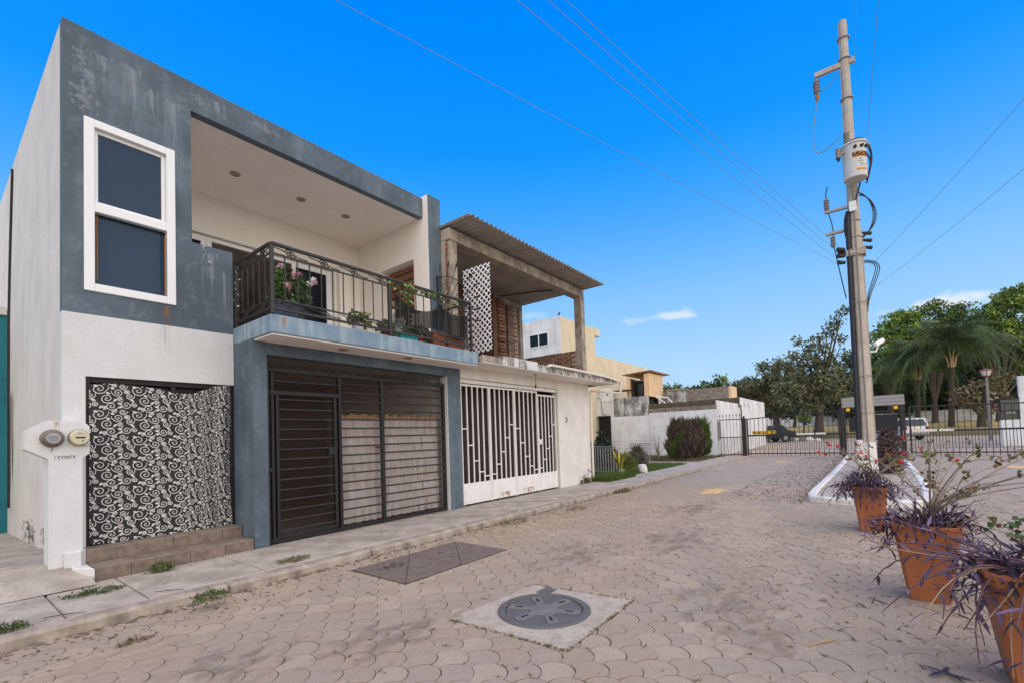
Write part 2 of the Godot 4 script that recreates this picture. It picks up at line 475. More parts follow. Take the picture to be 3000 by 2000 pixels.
# scroll and leaf print of the hanging cloth, one repeat 0.40 x 0.33 m
func curtain_material():
	var w := 640
	var h := 528
	var im := Image.create(w, h, false, Image.FORMAT_RGB8)
	im.fill(rgb(40, 38, 37))
	var ink := rgb(206, 203, 198)
	var dot := func(x: float, y: float, r: float):
		for j in range(int(-r) - 1, int(r) + 2):
			for i in range(int(-r) - 1, int(r) + 2):
				if i * i + j * j <= r * r: im.set_pixel(posmod(int(x) + i, w), posmod(int(y) + j, h), ink)
	var sx := w / 520.0
	var sy := h / 385.0
	for s in [[130, 75, 105, 1, 0.4], [370, 130, 76, -1, 2.6], [230, 225, 92, 1, 1.2], [15, 180, 62, 1, 0.2], [490, 315, 76, -1, 3.4], [285, 340, 82, 1, 0.9], [440, 40, 56, 1, 0.5], [405, 225, 42, 1, 2.2], [80, 305, 46, -1, 4.0], [500, 110, 40, -1, 2.0], [190, 360, 34, -1, 1.0], [330, 30, 36, 1, 3.0]]:
		var turns := 1.75
		for k in 260:
			var t := k / 260.0
			var a: float = s[4] + s[3] * t * turns * TAU
			var r: float = s[2] * pow(1.0 - t, 0.9) * 0.92
			dot.call((s[0] + cos(a) * r) * sx, (s[1] + sin(a) * r * 0.82) * sy, 7.6 - 1.6 * t)
		# the tail that swings out to the next scroll
		for k in 90:
			var t2 := k / 90.0
			var a2: float = s[4] - s[3] * t2 * 0.8
			var r2: float = s[2] * (0.92 + 0.3 * t2)
			dot.call((s[0] + cos(a2) * r2) * sx, (s[1] + sin(a2) * r2 * 0.82) * sy, 7.0 - 2.0 * t2)
	for l in [[80, 30, 0.5], [300, 70, 0.3], [240, 145, 0.5], [480, 110, 0.7], [50, 240, 0.4], [335, 245, -0.6], [145, 350, -0.9], [410, 350, -0.7], [395, 300, 0.3]]:
		for k in 60:
			var t3 := k / 59.0
			var wd := sin(t3 * PI) * 19.0
			for q in range(-4, 5):
				var along := (t3 - 0.5) * 74.0
				var off := q / 4.0 * wd
				dot.call(l[0] * sx + cos(l[2]) * along - sin(l[2]) * off, l[1] * sy + sin(l[2]) * along + cos(l[2]) * off, 2.8)
	im.generate_mipmaps()
	var m := mat("scroll_cloth", Color.WHITE, 0.8)
	m.albedo_texture = ImageTexture.create_from_image(im)
	m.cull_mode = BaseMaterial3D.CULL_DISABLED

# ---------------------------------------------------------------- the setting
func _ready():
	rng.seed = 20240613
	camera_and_light()
	materials()
	ground()
	road()
	sidewalk()
	median()
	teal_building()
	blue_house()
	white_house()
	far_houses()
	yard()
	gates()
	beyond_gate()
	vegetation()
	utility_pole()
	covers()
	balcony_things()
	pots()
	litter()

func camera_and_light():
	var cam := Camera3D.new()
	cam.name = "camera"
	add_child(cam)
	cam.transform = Transform3D(Basis(CR, CU, -CF), EYE)
	cam.keep_aspect = Camera3D.KEEP_HEIGHT
	cam.set_frustum(0.05 * 2000.0 / 1354.92, Vector2(0, 0.05 * 235.956 / 1354.92), 0.05, 900.0)
	cam.current = true
	var env := Environment.new()
	env.background_mode = Environment.BG_SKY
	env.tonemap_mode = Environment.TONE_MAPPER_LINEAR
	env.tonemap_exposure = 1.1
	env.sdfgi_enabled = true; env.ssao_enabled = true; env.ssil_enabled = true
	var sky := Sky.new()
	var pan := PanoramaSkyMaterial.new()
	pan.panorama = sky_image()
	sky.sky_material = pan
	env.sky = sky
	env.background_energy_multiplier = 0.909
	var we := WorldEnvironment.new()
	we.name = "world_environment"
	we.environment = env
	add_child(we)
	var sun := DirectionalLight3D.new()
	sun.name = "sun"
	sun.light_color = Color(1.0, 0.905, 0.74)
	sun.light_energy = 1.42
	sun.light_angular_distance = 140.0
	sun.shadow_enabled = true
	add_child(sun)
	sun.look_at_from_position(V(-4.0, 5.7, 6.9), Vector3.ZERO)

func sky_image() -> ImageTexture:
	var w := 2048
	var h := 1024
	var im := Image.create(w, h, false, Image.FORMAT_RGB8)
	var stops := [[-90, rgb(150, 140, 130)], [-4, rgb(196, 216, 232)], [0, rgb(202, 228, 250)], [8, rgb(177, 219, 255)], [16, rgb(136, 199, 255)], [24, rgb(80, 172, 255)], [32, rgb(20, 152, 255)], [43, rgb(0, 138, 255)], [90, rgb(0, 124, 240)]]
	for j in h:
		var e := 90.0 - 180.0 * (j + 0.5) / h
		var c: Color = stops[-1][1]
		for k in stops.size() - 1:
			if e >= stops[k][0] and e < stops[k + 1][0]:
				var t: float = (e - stops[k][0]) / (stops[k + 1][0] - stops[k][0])
				c = stops[k][1].lerp(stops[k + 1][1], t)
		im.fill_rect(Rect2i(0, j, w, 1), c)
	# small fair-weather clouds low over the horizon, all the way round
	var f := FastNoiseLite.new()
	f.seed = 8; f.frequency = 0.035; f.fractal_octaves = 5
	var spots := [[1975, 926, 70, 18, 0.75], [1868, 942, 55, 13, 0.4], [2790, 888, 130, 22, 0.9], [2900, 880, 100, 18, 0.8], [1560, 925, 60, 14, 0.35]]
	var list := []
	for s in spots:
		var d := (P(s[0], s[1], 1.0) - EYE).normalized()
		list.append([fposmod(atan2(d.x, -d.z) / TAU, 1.0) * w, acos(d.y) / PI * h, s[2] * 0.2, s[3] * 0.2, s[4]])
	var lr := RandomNumberGenerator.new()
	lr.seed = 3
	for k in 26:
		var x := lr.randf() * w
		var near := false
		for s in list.slice(0, 5):
			if absf(s[0] - x) < 380: near = true
		if not near: list.append([x, h * lr.randf_range(0.4, 0.475), lr.randf_range(8, 26), lr.randf_range(2.5, 5), lr.randf_range(0.3, 0.8)])
	for s in list:
		for j in range(int(-s[3] * 2), int(s[3] * 2) + 1):
			for i in range(int(-s[2] * 2), int(s[2] * 2) + 1):
				var x2 := posmod(int(s[0]) + i, w)
				var y2 := clampi(int(s[1]) + j, 0, h - 1)
				var q: float = 1.0 - sqrt(pow(i / s[2], 2) + pow(j / s[3], 2))
				q = clampf((q + f.get_noise_2d((s[0] + i) * 1.2, (s[1] + j) * 3.0) * 1.1) * 1.6, 0, 1) * s[4]
				if q > 0.0: im.set_pixel(x2, y2, im.get_pixel(x2, y2).lerp(rgb(236, 243, 252), q))
	return ImageTexture.create_from_image(im)

func rise(x: float) -> float:
	return clampf((x - 31.0) * 0.0173, 0.0, 0.45)

func ground():
	var g := Geo.new()
	g.quad(V(-250, -0.12, 300), V(500, -0.12, 300), V(500, -0.12, -400), V(-250, -0.12, -400))
	struct("ground", g, M.earth)
	g = Geo.new()
	g.quad(V(58.4, 0.95, 60), V(101, 2.0, 60), V(101, 2.0, -70), V(58.4, 0.95, -70))
	g.quad(V(101, 2.0, 60), V(260, 2.0, 200), V(260, 2.0, -200), V(101, 2.0, -70))
	struct("field", g, M.dry_field)
	g = Geo.new()
	g.grid(60, 3, func(a: float, b: float) -> Vector3: return V(57.0 + 1.5 * b, 0.3 + 0.7 * sqrt(b) + 0.06 * sin(a * 90.0), lerpf(60, -70, a)))
	struct("bank", g, M.earth)

# outline of one fish-scale paver; its dome points along +x. The row pitch is 0.137 m, the width 0.368 m
func scale_outline(gap: float) -> Array:
	var r := 0.1425 - gap
	var o := []
	for k in 11:
		var a := deg_to_rad(-90.0 + 180.0 * k / 10)
		o.append(Vector2(cos(a) * r, sin(a) * r))
	var rr := 0.1425 + gap
	for k in 5:
		var a := deg_to_rad(lerpf(-23.0, -89.0, k / 4.0))
		# the hollow left by the dome of the row below
		o.append(Vector2(-0.137 + cos(a) * rr, 0.184 + sin(a) * rr))
	o.append(Vector2(-0.137 + gap, 0.0415 - gap))
	o.append(Vector2(-0.137 + gap, -0.0415 + gap))
	for k in 5:
		var a := deg_to_rad(lerpf(89.0, 23.0, k / 4.0))
		o.append(Vector2(-0.137 + cos(a) * rr, -0.184 + sin(a) * rr))
	return o

func road():
	var g := Geo.new()
	# bed under the pavers, then the worn far surface
	g.quad(V(-14, -0.011, 14), V(15.2, -0.011, 14), V(15.2, -0.011, -5.7), V(-14, -0.011, -5.7))
	var rd := struct("road", g, M.joint_sand)
	g = Geo.new()
	g.quad(V(15.0, -0.004, 14), V(31.0, -0.004, 14), V(31.0, -0.004, -5.7), V(15.0, -0.004, -5.7))
	part(rd, "worn_paving", g, M.asphalt)
	g = Geo.new()
	g.quad(V(31.0, -0.004, 16), V(57.2, 0.45, 22), V(57.2, 0.45, -22), V(31.0, -0.004, -7.4))
	struct("road", g, M.asphalt)
	# pavers
	var meshes := []
	for k in 3:
		var q := Geo.new()
		q.prism(scale_outline(0.003 + 0.0012 * k), -0.02, 0.0, Basis(), Vector3.ZERO, 0.006)
		meshes.append(q.mesh())
	var spots := []
	for i in range(-60, 100):
		var x := 3.226 + i * 0.137
		if x > 15.1 or x < -1.0: continue
		for j in range(-16, 32):
			var z := -1.4155 + (j + 0.5 * posmod(i, 2)) * 0.368
			if z < -5.62 or z > 9.0: continue
			var c := V(x, 0, z)
			if (c - EYE).dot(CF) < 1.6: continue
			if x > 3.0 and x < 4.12 and z > -2.9 and z < -1.98: continue
			if x > 3.5 and x < 5.1 and z > -5.1 and z < -4.3: continue
			if x > 12.4 and z > -0.9 and z < 0.8: continue
			spots.append([c.distance_to(V(0, 0, 0)), c])
	spots.sort_custom(func(a, b): return a[0] < b[0])
	var nr := FastNoiseLite.new()
	nr.seed = 4; nr.frequency = 0.5
	var shown := 0
	var rest := {}
	for s in spots:
		var c: Vector3 = s[1]
		var t := Transform3D(Basis.from_euler(V(R(-0.011, 0.011), R(-0.03, 0.03), R(-0.011, 0.011))), c + V(R(-0.003, 0.003), R(-0.003, 0.0022), R(-0.003, 0.003)))
		var km := rng.randi() % 3
		var kc := clampi(int((nr.get_noise_2d(c.x, c.z) + 0.5) * 2.2 + R(0, 1.2)), 0, 2)
		if nr.get_noise_2d(c.x * 0.6 + 40.0, c.z * 1.4) + R(-0.3, 0.3) > 0.12: kc = 3
		var d: Vector3 = (c - EYE)
		var depth := d.dot(CF)
		var px := 1500.0 + 1354.92 * d.dot(CR) / depth
		var py := 1235.956 - 1354.92 * d.dot(CU) / depth
		if shown < 300 and px > -60 and px < 3060 and py < 2040:
			var o := MeshInstance3D.new()
			o.name = "paver"
			o.mesh = meshes[km]
			o.material_override = M["paver_%d" % kc]
			o.transform = t
			rd.add_child(o, true)
			shown += 1
		else:
			var key := km * 4 + kc
			if not rest.has(key): rest[key] = []
			rest[key].append(t)
	# drifts of sand and dirt on the paving
	for d in [[1390, 1425, 1.1, 0.5, "dust_0"], [1650, 1440, 1.6, 0.5, "dust_1"], [2250, 1650, 1.1, 0.5, "dust_2"], [2300, 1880, 0.9, 0.6, "dust_0"], [350, 1930, 1.2, 0.45, "dust_1"], [1330, 1640, 0.8, 0.4, "dust_2"], [2360, 1560, 1.0, 0.5, "dust_1"], [2750, 1930, 0.8, 0.5, "dust_2"], [1980, 1580, 1.4, 0.7, "dirt_0"], [2150, 1760, 1.0, 0.6, "dirt_1"], [1150, 1860, 0.9, 0.5, "dirt_2"], [1700, 1620, 1.3, 0.6, "dirt_1"], [2020, 1490, 1.6, 0.7, "dirt_2"], [640, 1960, 0.8, 0.5, "dirt_0"]]:
		var c2 := gnd(d[0], d[1]) + V(0, 0.0045, 0)
		patch(rd, c2, V(d[2], 0, 0), V(0, 0, -d[3]), M[d[4]], "dust_patch")
	for key in rest:
		var cols := []
		for t in rest[key]: cols.append(Color.WHITE)
		mm(rd, "paver_field", meshes[key / 4], M["paver_%d" % (key % 4)], rest[key], cols)

func sidewalk():
	# kerb stones and walk slabs, each a piece of its own
	var kerb := struct("kerb", bx(V(-14, -0.1, -5.84), V(30.6, 0.05, -5.72)), M.walk_concrete)
	var x := -14.0
	while x < 30.4:
		var l := R(1.5, 2.4)
		var e := minf(x + l, 30.6)
		part(kerb, "kerb_stone", bx(V(x + 0.006, -0.06, -5.87 + R(-0.01, 0.01)), V(e - 0.006, 0.1 + R(-0.008, 0.008), -5.655 + R(-0.012, 0.012)), 0.03), M.raw_concrete)
		x += l
	var walk := struct("sidewalk", bx(V(-14, -0.1, -7.6), V(30.6, 0.07, -5.87)), M.walk_concrete)
	x = -14.0
	for l in [2.6, 2.5, 2.4, 2.5, 2.4, 2.45, 0.62, 1.15, 1.25, 2.5, 2.1, 2.2, 2.6, 2.4, 2.6, 2.6, 2.6, 2.6, 2.6]:
		var dy := R(-0.006, 0.004)
		part(walk, "slab", bx(V(x + 0.008, -0.05, -7.22 if x < 13.4 else -6.95), V(x + l - 0.008, 0.102 + dy, -5.88), 0.012), M.walk_concrete)
		x += l
	# the concrete apron beside the houses
	var g := Geo.new()
	g.grid(10, 24, func(a: float, b: float) -> Vector3:
		var z := lerpf(-7.0, -14.5, b)
		var y := 0.108
		if z < -7.0: y = lerpf(0.108, 0.31, smoothstep(0.0, 0.75, -7.0 - z)) if z > -7.75 else lerpf(0.31, 0.05, (-7.75 - z) / 6.75)
		return V(lerpf(-6, 1.26, a), y, z))
	struct("apron", g, M.walk_concrete)

func median():
	# a concrete island with a white painted kerb
	var pts := []
	var left := [V(30.6, 0, -1.0), V(27.0, 0, -0.98), V(23.5, 0, -0.97), V(20.5, 0, -1.0), V(18.0, 0, -1.03), V(15.6, 0, -1.08), V(13.6, 0, -1.12), V(12.4, 0, -1.12)]
	var cap := []
	for k in 9:
		var a := PI * (0.5 + k / 8.0)
		cap.append(V(12.15 + cos(a) * 0.45, 0, -0.12 - sin(a) * 1.0 if k < 4 else -0.12 - sin(a) * 0.95))
	var right := [V(12.5, 0, 0.84), V(14.0, 0, 0.93), V(16.5, 0, 1.0), V(19.5, 0, 1.04), V(23.5, 0, 1.08), V(27.5, 0, 1.1), V(30.6, 0, 1.12)]
	pts = left + cap.slice(1, 8) + right
	var flat := []
	for p in pts: flat.append(Vector2(p.x, p.z))
	var g := Geo.new()
	g.prism(flat, -0.02, 0.105)
	var md := struct("median", g, M.walk_concrete)
	for k in pts.size() - 1:
		var a: Vector3 = pts[k]
		var b: Vector3 = pts[k + 1]
		var d := (b - a).normalized()
		var out := d.cross(Vector3.UP)
		if out.dot((a + b) * 0.5 - V(20, 0, 0)) < 0 and absf((a + b).z) > 0.6: out = -out
		if absf((a + b).z) <= 0.6: out = V(-1, 0, 0)
		var l := a.distance_to(b)
		var bs := Basis(d, Vector3.UP, d.cross(Vector3.UP))
		var t := Transform3D(bs, (a + b) * 0.5)
		var q := Geo.new()
		q.box(V(-l * 0.5 - 0.035, -0.03, -0.085), V(l * 0.5 + 0.035, 0.135 + R(-0.006, 0.006), 0.085), 0.03, t)
		part(md, "kerb_stone", q, M.kerb_white)

func teal_building():
	var t := thing("teal_building", "teal painted building set back beside the grey side wall", "building", V(-4, 0, -14))
	var g := Geo.new()
	g.box(V(-7, 0, -6), V(5.095, 4.35, 0.6), 0.0)
	part(t, "wall", g, M.teal)
	part(t, "parapet", bx(V(-7.05, 4.35, -6), V(5.08, 4.5, 0.66), 0.0), M.side_plaster)

# a wall in a plane z = front with rectangular holes, built from boxes that butt against each other
func pierced(x0: float, x1: float, y0: float, y1: float, back: float, front: float, holes: Array, bev := 0.0) -> Geo:
	var g := Geo.new()
	var xs := [x0, x1]
	for h in holes:
		xs.append(h[0]); xs.append(h[1])
	xs.sort()
	for k in xs.size() - 1:
		if xs[k + 1] - xs[k] < 1e-4: continue
		var mid: float = (xs[k] + xs[k + 1]) * 0.5
		var y := y0
		for h in holes:
			if mid > h[0] and mid < h[1]:
				if h[2] > y + 1e-4: g.box(V(xs[k], y, back), V(xs[k + 1], h[2], front), bev)
				y = h[3]
		if y1 > y + 1e-4: g.box(V(xs[k], y, back), V(xs[k + 1], y1, front), bev)
	return g

func text_geo(s: String, height: float, depth := 0.004, serif := false, bold := false) -> Mesh:
	var f := SystemFont.new()
	f.font_names = PackedStringArray(["Droid Serif" if serif else "Droid Sans"])
	if bold: f.font_weight = 700
	var t := TextMesh.new()
	t.text = s; t.font = f; t.font_size = 64
	t.pixel_size = height / 46.0
	t.depth = depth
	t.curve_step = 2.0
	return t

func blue_house():
	var h := thing("two_storey_house", "two storey house with weathered slate blue upper storey and recessed balcony", "house", V(1.1, 0.1, -7.85))
	h.position = Vector3.ZERO
	var foot := V(1.1, 0.1, -7.85)
	var wx := [1.30, 2.29, 3.67, 5.95]
	# shell: side, back, roof, floors
	part(h, "side_wall", bx(V(1.1, -0.1, -19.0), V(1.3, 7.13, -8.0)), M.side_plaster)
	part(h, "back_wall", bx(V(1.3, -0.1, -19.0), V(7.06, 7.0, -18.8)), M.side_plaster)
	part(h, "party_wall", pierced_x(7.06, 7.45, [[-9.42, -8.2, 4.55, 5.82]], -19.0, -7.7, -0.1, 7.17), M.inside_white)
	var pf := Geo.new()
	pf.box(V(7.075, 3.47, -7.7), V(7.452, 7.185, -7.69), 0.0)
	part(h, "pier_face", pf, M.blue_plaster)
	part(h, "roof", bx(V(1.3, 6.72, -18.8), V(7.06, 6.98, -8.0)), M.soffit)
	part(h, "ceiling", bx(V(1.3, 6.68, -18.8), V(7.06, 6.72, -8.0)), M.soffit)
	part(h, "upper_wall", pierced(1.1, 2.5, 3.36, 7.13, -8.0, -7.85, [[wx[0] + 0.02, wx[1] - 0.02, wx[2] + 0.02, wx[3] - 0.02]]), M.blue_plaster)
	part(h, "fascia", bx(V(2.5, 6.68, -8.0), V(7.06, 7.13, -7.85)), M.blue_plaster)
	part(h, "parapet", bx(V(2.5, 3.36, -8.0), V(3.05, 4.67, -7.85)), M.blue_plaster)
	part(h, "reveal_wall", bx(V(2.3, 3.46, -10.35), V(2.48, 6.68, -8.0)), M.inside_white)
	part(h, "lower_wall", pierced(1.095, 3.04, -0.1, 3.36, -8.0, -7.83, [[1.31, 3.04, -0.1, 2.57]]), M.white_plaster)
	# balcony floor, garage block
	part(h, "floor_slab", bx(V(1.3, 3.19, -18.8), V(7.06, 3.46, -8.0)), M.soffit)
	part(h, "balcony_slab", bx(V(3.05, 3.2, -8.0), V(7.42, 3.47, -6.6), 0.015), M.blue_pale)
	part(h, "balcony_soffit", bx(V(3.08, 3.18, -7.2), V(7.4, 3.2, -6.63)), M.soffit)
	part(h, "garage_front", pierced(3.05, 7.45, -0.1, 3.198, -7.4, -7.2, [[3.26, 7.06, -0.1, 3.0]]), M.blue_plaster)
	part(h, "garage_side", bx(V(3.05, -0.1, -7.99), V(3.24, 3.198, -7.4)), M.blue_plaster)
	part(h, "garage_jamb", bx(V(7.045, -0.05, -7.42), V(7.07, 2.99, -7.21)), M.white_plaster)
	part(h, "garage_floor", bx(V(1.3, -0.05, -18.8), V(7.06, 0.09, -7.25)), M.walk_concrete)
	part(h, "room_wall", bx(V(1.3, 0.09, -12.2), V(7.06, 3.19, -12.0)), M.inside_brown)
	part(h, "room_divider", bx(V(3.06, 0.09, -12.0), V(3.2, 3.19, -8.0)), M.inside_brown)
	# the balcony's back wall with its sliding door and high window
	part(h, "balcony_wall", pierced(2.48, 7.06, 3.46, 6.68, -10.55, -10.35, [[2.48, 6.35, 3.46, 5.9]]), M.inside_white)
	var dr := part(h, "sliding_door", frame_geo(2.5, 6.33, 3.47, 5.88, -10.47, 0.05, 0.08), M.frame_white)
	for k in [[2.55, 3.55], [5.3, 6.25]]:
		part(dr, "door_frame", frame_geo(k[0], k[1], 3.52, 5.83, -10.42, 0.04, 0.09), M.frame_white)
		part(dr, "pane", bx(V(k[0] + 0.08, 3.6, -10.43), V(k[1] - 0.08, 5.75, -10.42)), M.door_glass)
	part(dr, "door_post", bx(V(3.56, 3.52, -10.46), V(3.66, 5.83, -10.4), 0.006), M.frame_white)
	part(h, "balcony_pilaster", bx(V(6.4, 3.46, -10.35), V(6.7, 5.9, -10.2), 0.008), M.inside_white)
	# window in the blue wall
	var w := part(h, "window", frame_geo(wx[0], wx[1], wx[2], wx[3], -7.9, 0.09, 0.105), M.frame_white)
	part(w, "mid_rail", bx(V(wx[0] + 0.105, 4.72, -7.92), V(wx[1] - 0.105, 4.84, -7.83), 0.008), M.frame_white)
	part(w, "sash", frame_geo(wx[0] + 0.105, wx[1] - 0.105, 4.84, wx[3] - 0.105, -7.93, 0.05, 0.045), M.frame_white)
	part(w, "pane", bx(V(wx[0] + 0.14, 4.87, -7.925), V(wx[1] - 0.14, wx[3] - 0.14, -7.915)), M.glass)
	part(w, "pane", bx(V(wx[0] + 0.1, wx[2] + 0.1, -7.945), V(wx[1] - 0.1, 4.73, -7.93)), M.glass)
	part(w, "room_back", bx(V(1.3, 3.47, -8.5), V(2.3, 6.2, -8.48)), M.inside_white)
	for a in [[1.43, 4.78, 0.02, 0.03], [2.165, 4.71, 0.018, 0.04], [2.163, 4.2, 0.007, 0.9], [1.429, 4.25, 0.005, 0.85], [2.17, 3.76, 0.02, 0.05], [2.172, 3.71, 0.007, 0.08]]:
		part(w, "rust_mark", bx(V(a[0] - a[2] * 0.5, a[1] - a[3] * 0.5, -7.87), V(a[0] + a[2] * 0.5, a[1] + a[3] * 0.5, -7.826 if a[2] > 0.02 else -7.835)), M.rust)
	# lights set in the ceilings
	for p in [V(3.61, 6.68, -9.12), V(4.86, 6.68, -9.1), V(5.87, 6.68, -9.07), V(4.38, 3.18, -6.92), V(5.69, 3.18, -6.84)]:
		var q := Geo.new()
		q.lathe([Vector2(0.0, -0.004), Vector2(0.055, -0.006), Vector2(0.06, -0.016), Vector2(0.085, -0.014), Vector2(0.09, 0.0)], 20, p)
		part(h, "downlight", q, M.lamp_dull)
	# slats seen through the opening in the party wall
	var sl := part(h, "slat_screen", bx(V(7.3, 4.6, -9.4), V(7.32, 5.8, -8.22)), M.inside_brown)
	for k in 7:
		part(sl, "slat", bx(V(7.24, 4.62 + k * 0.175, -9.42), V(7.28, 4.7 + k * 0.175, -8.2), 0.008), M.wood_slat)
	part(h, "wall_cable", tub([V(1.08, 7.0, -12.6), V(1.08, 5.2, -12.95), V(1.08, 4.1, -13.1), V(1.08, 0.6, -13.0)], 0.018, 6), M.cable)
	# mould at the foot and far edge of the side wall, salt bloom under the roof edge, run-off marks
	patch(h, V(1.097, 1.5, -12.75), V(0, 0, 0.35), V(0, 1.35, 0), M.mould_1)
	patch(h, V(1.097, 0.42, -9.0), V(0, 0, 0.6), V(0, 0.32, 0), M.mould_0)
	patch(h, V(1.097, 0.38, -10.6), V(0, 0, 0.9), V(0, 0.3, 0), M.mould_2)
	patch(h, V(1.097, 0.5, -8.2), V(0, 0, 0.3), V(0, 0.4, 0), M.mould_0)
	for b in [[1.28, 6.72, 0.14, 0.2, 0], [1.5, 6.72, 0.15, 0.16, 1], [1.36, 6.45, 0.2, 0.14, 2], [1.82, 6.5, 0.13, 0.42, 1], [2.02, 6.48, 0.1, 0.25, 2], [2.28, 6.3, 0.12, 0.4, 1], [1.3, 6.2, 0.22, 0.3, 0], [2.62, 6.9, 0.2, 0.12, 0], [2.85, 6.87, 0.15, 0.14, 2], [2.75, 4.2, 0.15, 0.4, 1], [2.93, 3.9, 0.09, 0.45, 2], [2.3, 6.0, 0.1, 0.5, 2], [3.6, 6.95, 0.3, 0.1, 0]]:
		patch(h, V(b[0], b[1], -7.847), V(b[2], 0, 0), V(0, b[3], 0), M["bloom_%d" % b[4]])
	for b in [[3.4, 0.07], [4.35, 0.12], [4.6, 0.06], [5.5, 0.1], [6.4, 0.12], [6.9, 0.07]]:
		patch(h, V(b[0], 3.33, -6.597), V(b[1], 0, 0), V(0, 0.13, 0), M["bloom_%d" % (1 + int(b[0]) % 2)])
	patch(h, V(3.24, 3.33, -6.5965), V(0.05, 0, 0), V(0, 0.13, 0), M.rust_0)
	patch(h, V(2.17, 3.5, -7.846), V(0.05, 0, 0), V(0, 0.17, 0), M.rust_1)
	patch(h, V(2.15, 3.16, -7.827), V(0.07, 0, 0), V(0, 0.2, 0), M.bloom_2)
	steps_and_meters(h)
	railing(h)
	garage_gate(h)
	rebase(h, foot)

func rebase(o: Node3D, at: Vector3):
	o.position = at
	for c in o.get_children(): c.position -= at

func pierced_x(x0: float, x1: float, holes: Array, z0: float, z1: float, y0: float, y1: float) -> Geo:
	# a wall in a plane of constant x
	var g := Geo.new()
	var o = holes[0]
	g.box(V(x0, y0, z0), V(x1, y1, o[0]))
	g.box(V(x0, y0, o[1]), V(x1, y1, z1))
	g.box(V(x0, y0, o[0]), V(x1, o[2], o[1]))
	g.box(V(x0, o[3], o[0]), V(x1, y1, o[1]))
	return g

func frame_geo(x0: float, x1: float, y0: float, y1: float, z: float, depth: float, width: float) -> Geo:
	var g := Geo.new()
	g.box(V(x0, y0, z - depth * 0.2), V(x0 + width, y1, z + depth * 0.8), 0.006)
	g.box(V(x1 - width, y0, z - depth * 0.2), V(x1, y1, z + depth * 0.8), 0.006)
	g.box(V(x0 + width, y0, z - depth * 0.2), V(x1 - width, y0 + width, z + depth * 0.78), 0.006)
	g.box(V(x0 + width, y1 - width, z - depth * 0.2), V(x1 - width, y1, z + depth * 0.78), 0.006)
	return g

